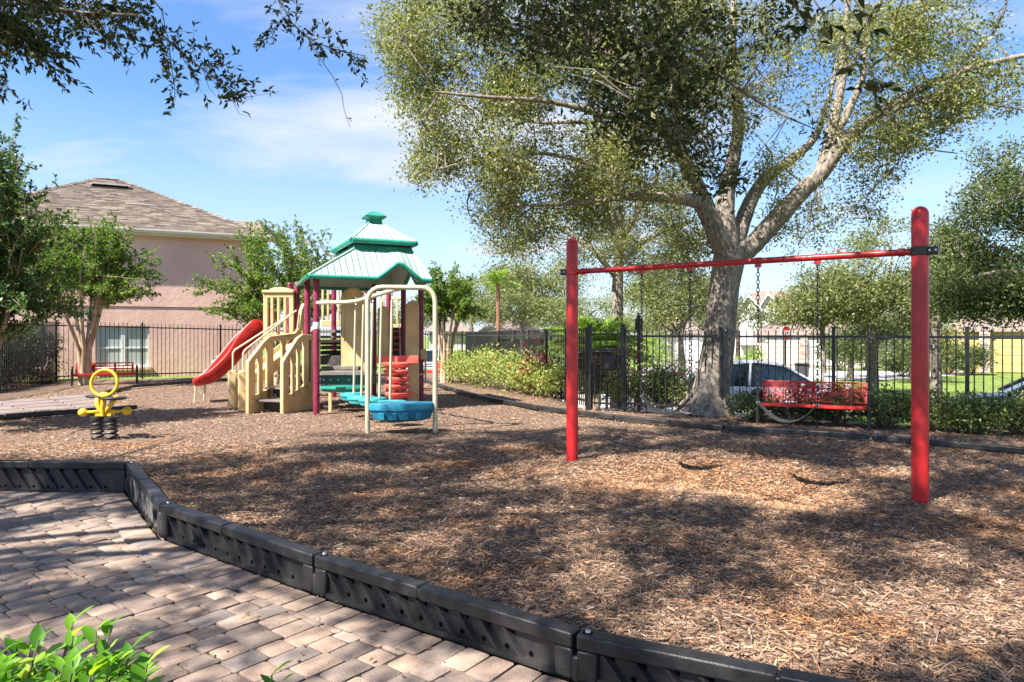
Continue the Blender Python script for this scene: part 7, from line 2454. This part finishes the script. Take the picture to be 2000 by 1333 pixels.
M['palm_bark'] = mat('palm_bark', (0.17, 0.07, 0.04), (0.28, 0.14, 0.085), scale=9, rough=0.9, bump=0.4, bscale=30)
def make_palm(label, base, h, nfr, frL, stem_r, leafm, name='palm', bark=None):
    base = Vector(base)
    t = tree_thing(name, label, base, None, 'palm')
    if h > 0.5:
        tk = MB(); n = 14
        tk.tube([base + UP * (h * i / n) for i in range(n + 1)], [stem_r * (1.12 if i % 2 else 0.95) for i in range(n + 1)], 12)
        tk.build('trunk', bark or M['crape_bark'], t, base, ang=80)
    st = MB(); lv = Leaves()
    for i in range(nfr):
        a = 2 * math.pi * i / nfr + random.uniform(-.2, .2); el = random.uniform(0.25, 1.3)
        L = frL * random.uniform(0.75, 1.1)
        top = base + UP * h
        d = Vector((math.cos(a) * math.cos(el), math.sin(a) * math.cos(el), math.sin(el)))
        path = [top + d * L * s - UP * (L * 0.42 * s * s) for s in np.linspace(0, 1, 7)]
        st.tube(path, [0.014, 0.012, 0.010, 0.008, 0.006, 0.004, 0.002], 5)
        m = 34
        for s in np.linspace(0.12, 1, m):
            k = min(5, int(s * 6)); p = path[k].lerp(path[k + 1], s * 6 - k)
            ax = (path[k + 1] - path[k]).normalized(); sd = ax.cross(UP).normalized()
            for g in (-1, 1):
                dd = (sd * g + ax * 0.7 + UP * 0.15).normalized(); l = frL * 0.26 * (1 - 0.5 * abs(s - .45))
                lv.put(np.array(p + dd * l * .5), np.array(dd), l)
    st.build('frond_stem', leafm, t, base)
    lv.build('fronds', leafm, t, base, width=0.10, up=0.5)
make_palm('bright green feathery palm clump behind the slim red swing post', gp(1165, 18.5), 1.5, 40, 2.0, 0.1, M['leaf_fern'])
make_palm('tall palm with red-brown trunk far beyond the fence', gp(973, 30.0), 4.3, 16, 1.2, 0.085, M['leaf_fern'], bark=M['palm_bark'])
make_palm('low bright palm at the fence corner below the tall palm', gp(935, 31.5), 1.2, 20, 1.9, 0.1, M['leaf_fern'])

# ---------------------------------------------------------------- shrubs, hedges and bedding
def make_shrub(name, label, base, rx, ry, h, n, L, leafm, group=None, cat='shrub', flowers=0, stems=9, width=0.5):
    base = Vector(base); base.z = max(base.z, -0.72) if base.z < -0.5 else -0.03
    t = thing(name, label, cat, base, random.uniform(0, 6), group)
    lv = Leaves(); st = MB(); fl = Leaves()
    ncl = max(14, n // 30)
    for k in range(ncl):
        a = random.uniform(0, 6.28); r = math.sqrt(random.random())
        z = h * (0.25 + 0.8 * random.random() * (1 - 0.45 * r * r))
        c = np.array([math.cos(a) * rx * r, math.sin(a) * ry * r, z])
        lv.cluster(c, 0.17 * h / 0.7, 30, L, 0.8, out=np.array([math.cos(a) * .4, math.sin(a) * .4, 0.6]))
        if k % 2 == 0: st.tube(bez((math.cos(a) * .05, math.sin(a) * .05, 0), c, n=3, wob=0.06), [0.010, 0.008, 0.006, 0.003], 4)
    st.build('stems', M['twig'], t)
    lv.build('foliage', leafm, t, width=width, up=0.7)
    if flowers:
        for k in range(flowers):
            a = random.uniform(0, 6.28); r = random.uniform(0.3, .95)
            fl.cluster(np.array([math.cos(a) * rx * r, math.sin(a) * ry * r, h * random.uniform(0.35, 0.9)]), 0.035, 9, 0.045)
        fl.build('flowers', M['orange_flower'], t, width=0.7)
    return t

def on_bed(t_, d_):
    p = fr0 + fd * t_ + fn * d_
    return (p.x, p.y, 0)
def on_b(t_, d_):
    dB = (FG - FC).normalized(); nB = Vector((-dB.y, dB.x))
    p = FC + dB * t_ - nB * d_
    return (p.x, p.y, 0)
k_ = 0
lab = ['pale yellow-green shrub at the far corner of the bed next to the coral bench', 'pale variegated shrub second from the coral bench', 'tall pale variegated shrub in the middle of the bed by the fence', 'pale variegated shrub with orange blooms near the fence post',
       'yellow-green shrub third from the slim red post', 'bright green shrub second from the slim red post', 'bright green shrub hiding behind the slim red post']
for u, v, r_, h_ in ((905, 748, 0.75, 0.95), (935, 752, 0.85, 1.0), (968, 757, 0.85, 1.05), (1000, 762, 0.8, 0.98), (1032, 768, 0.65, 0.75), (1062, 772, 0.6, 0.72), (1096, 778, 0.6, 0.72)):
    p = G(u, v)
    make_shrub('shrub', lab[k_], p, r_, r_ * 0.8, h_, 1700, 0.075, M['leaf_shrub'], 'pale shrubs in the bed along the fence', flowers=5 if k_ in (0, 1, 3, 4, 6) else 0)
    k_ += 1
lab = ['light green shrub right of the gate with bare pale stems', 'light green shrub behind the swing belt nearest the gate', 'strappy green shrub behind the hanging belt swing', 'green shrub with red blooms touching the oak trunk']
for i, (u, v, r_, h_, m, fl_) in enumerate(((1218, 792, 0.42, 0.80, 'leaf_shrub', 0), (1256, 792, 0.5, 0.82, 'leaf_shrub', 0), (1292, 795, 0.45, 0.78, 'leaf_hedge', 0), (1330, 796, 0.5, 0.86, 'leaf_shrub', 5))):
    make_shrub('shrub', lab[i], G(u, v), r_, r_ * 0.8, h_, 1300, 0.07, M[m], 'green shrubs between gate and oak', flowers=fl_)
lab = ['dark green hedge shrub right against the oak trunk', 'dark hedge shrub behind the near end of the mesh bench', 'hedge shrub behind the middle of the red mesh bench', 'hedge shrub behind the far half of the red mesh bench', 'lighter tall shrub just past the mesh bench end',
       'shrub between mesh bench and thick red post', 'tall shrub right behind the thick red post', 'clipped dark shrub past the thick red post', 'clipped dark shrub before the grey car', 'clipped dark shrub below the grey car', 'clipped dark shrub at the far end of the hedge row']
for i, (t_, d_, rx, h_, m) in enumerate(((2.35, -0.40, .5, .52, 'leaf_hedge'), (3.0, -0.35, .52, .58, 'leaf_hedge'), (3.65, -.30, .5, .60, 'leaf_hedge'), (4.25, -.3, .5, .58, 'leaf_hedge'), (4.95, -.55, .48, .60, 'leaf_shrub2'),
                                         (5.45, -.55, .46, .54, 'leaf_shrub2'), (5.95, -.45, .44, .56, 'leaf_shrub2'), (6.6, 0.32, .52, .23, 'leaf_hedge'), (7.2, .32, .52, .22, 'leaf_hedge'), (7.8, .32, .52, .235, 'leaf_hedge'), (8.4, .32, .5, .225, 'leaf_hedge'))):
    if m == 'leaf_shrub2' and m not in M:
        M[m] = ramp_island_mat('fresh_shrub_leaves', [(0, (0.05, 0.085, 0.022)), (0.5, (0.12, 0.165, 0.045)), (1, (0.26, 0.28, 0.10))], rough=0.45, transl=0.3)
    make_shrub('shrub', lab[i], on_bed(t_, d_), rx, 0.36, h_, 1700, 0.062, M[m], 'hedge shrubs along the fence')
# red-leaved cordylines beyond the fence
for lb, u, y, h_ in (('red leaved bush behind the fence left of the slim red post', 1072, 16.4, 2.0), ('small red leaved plant behind the gate post', 1240, 16.0, 2.0)):
    make_shrub('red_plant', lb, gp(u, y), 0.42 if u < 1100 else .25, 0.35, h_, 800 if u < 1100 else 260, 0.17, M['leaf_red'], 'red leaved plants', 'plant', width=0.24)
# lawn-side bushes in front of the houses
for lb, u, y, r_, h_ in (('round clipped bush left of the yellow house entry', 1853, 37.8, .85, 1.55), ('round clipped bush between stone pillars of the yellow house', 1900, 37.8, .85, 1.65), ('bush by the lawn beside the thick red post', 1760, 36.0, .8, 1.3),
                         ('dark bush in front of the shaded house wall', 1690, 42.0, 1.3, 2.2), ('dark bush by the shaded lawn edge', 1640, 42.0, 1.2, 2.0)):
    make_shrub('bush', lb, gp(u, y), r_, r_, h_, 2200, 0.16, M['leaf_far_green'], 'bushes before the houses')
make_shrub('bush', 'yellow flowering bush beside the yellow house entry', gp(1843, 38.2), .45, .4, 2.8, 900, 0.18, M['leaf_yellow'] if 'leaf_yellow' in M else M['leaf_fern'], None)
make_shrub('bush', 'yellow-green upright shrub in front of the white house', gp(1282, 42.0), .8, .7, 2.2, 1200, 0.16, M['leaf_fern'], None)
make_shrub('bush', 'yellow low bush near the pale parked car', gp(1470, 40.0), .8, .7, 1.4, 800, 0.16, M['leaf_fern'], None)

def make_hedge():
    # clipped dark hedge outside the side fence
    a, b = Vector((-13.7, 16.6)), Vector((-15.25, 22.4))
    t = thing('hedge', 'clipped dark green hedge behind the side picket fence', 'hedge', (a.x, a.y, -0.1))
    d = b - a; L = d.length; d.normalize(); n_ = Vector((-d.y, d.x))
    n = 480
    lv = Leaves(); st = MB()
    s = RNG.uniform(0, L, n); w = RNG.uniform(-0.5, 0.5, n); z = 0.08 + 1.45 * RNG.uniform(0, 1, n) ** 0.6
    cen = np.stack([d.x * s + n_.x * w, d.y * s + n_.y * w, z], 1)
    lv.clusters(cen, 0.26, 62, 0.075, 0.9)
    for i in range(0, n, 6):
        st.tube(bez((cen[i][0] * .98, cen[i][1], 0.0), cen[i], n=2, wob=0.05), [0.012, 0.009, 0.004], 4)
    st.build('stems', M['twig'], t)
    lv.build('foliage', M['leaf_dark'], t, width=0.55)
    # bright unclipped top growth
    lv = Leaves()
    s = RNG.uniform(0, L, 40)
    lv.clusters(np.stack([d.x * s, d.y * s, np.full(40, 1.62)], 1), 0.18, 22, 0.06)
    lv.build('new_growth', M['leaf_crape'], t, width=0.55)
make_hedge()

# ---------------------------------------------------------------- glossy plants nearest the camera
def make_front_plant(name, label, cx, cy, zc, shoots, rad, L, seed, lean=(0, 0), rise=0.30):
    rs = random.Random(seed)
    base = Vector((cx, cy, PAT_Z))
    t = thing(name, label, 'plant', base, 0, 'glossy plants at the patio edge')
    st = MB()
    protos = []
    def leaf(mb, p, d, l, nrm):
        d = d.normalized(); s = d.cross(nrm).normalized(); u = s.cross(d)
        w = l * 0.24
        prof = [(0.0, 0.12), (0.18, 0.62), (0.42, 1.0), (0.68, 0.82), (0.88, 0.40), (1.0, 0.02)]
        vs = []
        for (x, k) in prof:
            c = p + d * (l * x) - u * (l * 0.16 * x * x)
            vs += [c - s * w * k + u * w * 0.28 * k, c, c + s * w * k + u * w * 0.28 * k]
        fs = []
        for i in range(len(prof) - 1):
            fs += [(i * 3, i * 3 + 1, i * 3 + 4, i * 3 + 3), (i * 3 + 1, i * 3 + 2, i * 3 + 5, i * 3 + 4)]
        mb.add(vs, fs)
    lf = MB()
    for k in range(shoots):
        a = rs.uniform(0, 6.28); r = rad * math.sqrt(rs.random())
        tip = Vector((cx + math.cos(a) * r + lean[0], cy + math.sin(a) * r * 0.8 + lean[1], zc + rs.uniform(-rise, 0.03)))
        root = Vector((cx + math.cos(a) * r * 0.3, cy + math.sin(a) * r * .3, PAT_Z + 0.02))
        path = bez(root, tip, n=5, wob=0.05)
        st.tube(path, [0.006, 0.0055, 0.005, 0.0045, 0.004, 0.002], 6)
        m = rs.randint(15, 21)
        for i in range(m):
            s_ = 1 - 0.62 * (i / m)
            q = s_ * 5; i0 = min(4, int(q)); p = path[i0].lerp(path[i0 + 1], q - i0)
            aa = i * 2.4 + rs.uniform(-.4, .4)
            up_ = 1.0 if i < 2 else rs.uniform(0.05, 0.75)
            d = Vector((math.cos(aa), math.sin(aa), up_))
            leaf(lf, p, d, L * rs.uniform(0.7, 1.15) * (0.8 if i < 2 else 1), Vector((-math.cos(aa) * 0.4, -math.sin(aa) * 0.4, 1)))
    st.build('stems', M['twig'], t, base)
    o = lf.build('leaves', M['leaf_front'], t, base, ang=70)
    o['kind'] = 'stuff'
make_front_plant('glossy_shrub', 'bright glossy green shrub filling the near corner of the patio', -1.27, 1.70, 0.56, 320, 0.36, 0.085, 4, rise=0.28)
make_front_plant('glossy_shrub', 'glossy green shrub sprig leaning over the pavers from the near corner', -1.06, 1.64, 0.52, 70, 0.13, 0.08, 6, rise=0.26)
make_front_plant('glossy_shrub', 'small bright leaf tips poking up at the bottom edge over the pavers', -0.54, 1.52, 0.60, 3, 0.09, 0.07, 9, rise=0.02)

# ---------------------------------------------------------------- grass on the sunny lawn
def make_grass():
    n = 60000
    s = RNG.uniform(0.5, 9.5, n); dd = 1.0 + 12.5 * RNG.uniform(0, 1, n) ** 1.4
    x = FG.x + fd.x * s + fn.x * dd + RNG.uniform(0, 6, n) * fd.x; y = FG.y + fd.y * s + fn.y * dd + 0
    k = (s > 1.9)
    x, y = x[k], y[k]; n = len(x)
    h = RNG.uniform(0.03, 0.075, n)
    a = RNG.uniform(0, 6.28, n)
    b = np.stack([x, y, np.full(n, -0.762)], 1)
    w = np.stack([np.cos(a), np.sin(a), np.zeros(n)], 1) * 0.008
    tip = b + np.stack([RNG.normal(0, .02, n), RNG.normal(0, .02, n), h], 1)
    v = np.stack([b - w, b + w, tip], 1).reshape(-1, 3)
    f = np.arange(n * 3, dtype=np.int32).reshape(-1, 3)
    tag(np_mesh('grass', v, f, M['grass']), 'short bright lawn grass beyond the fence', 'grass', kind='stuff')
make_grass()
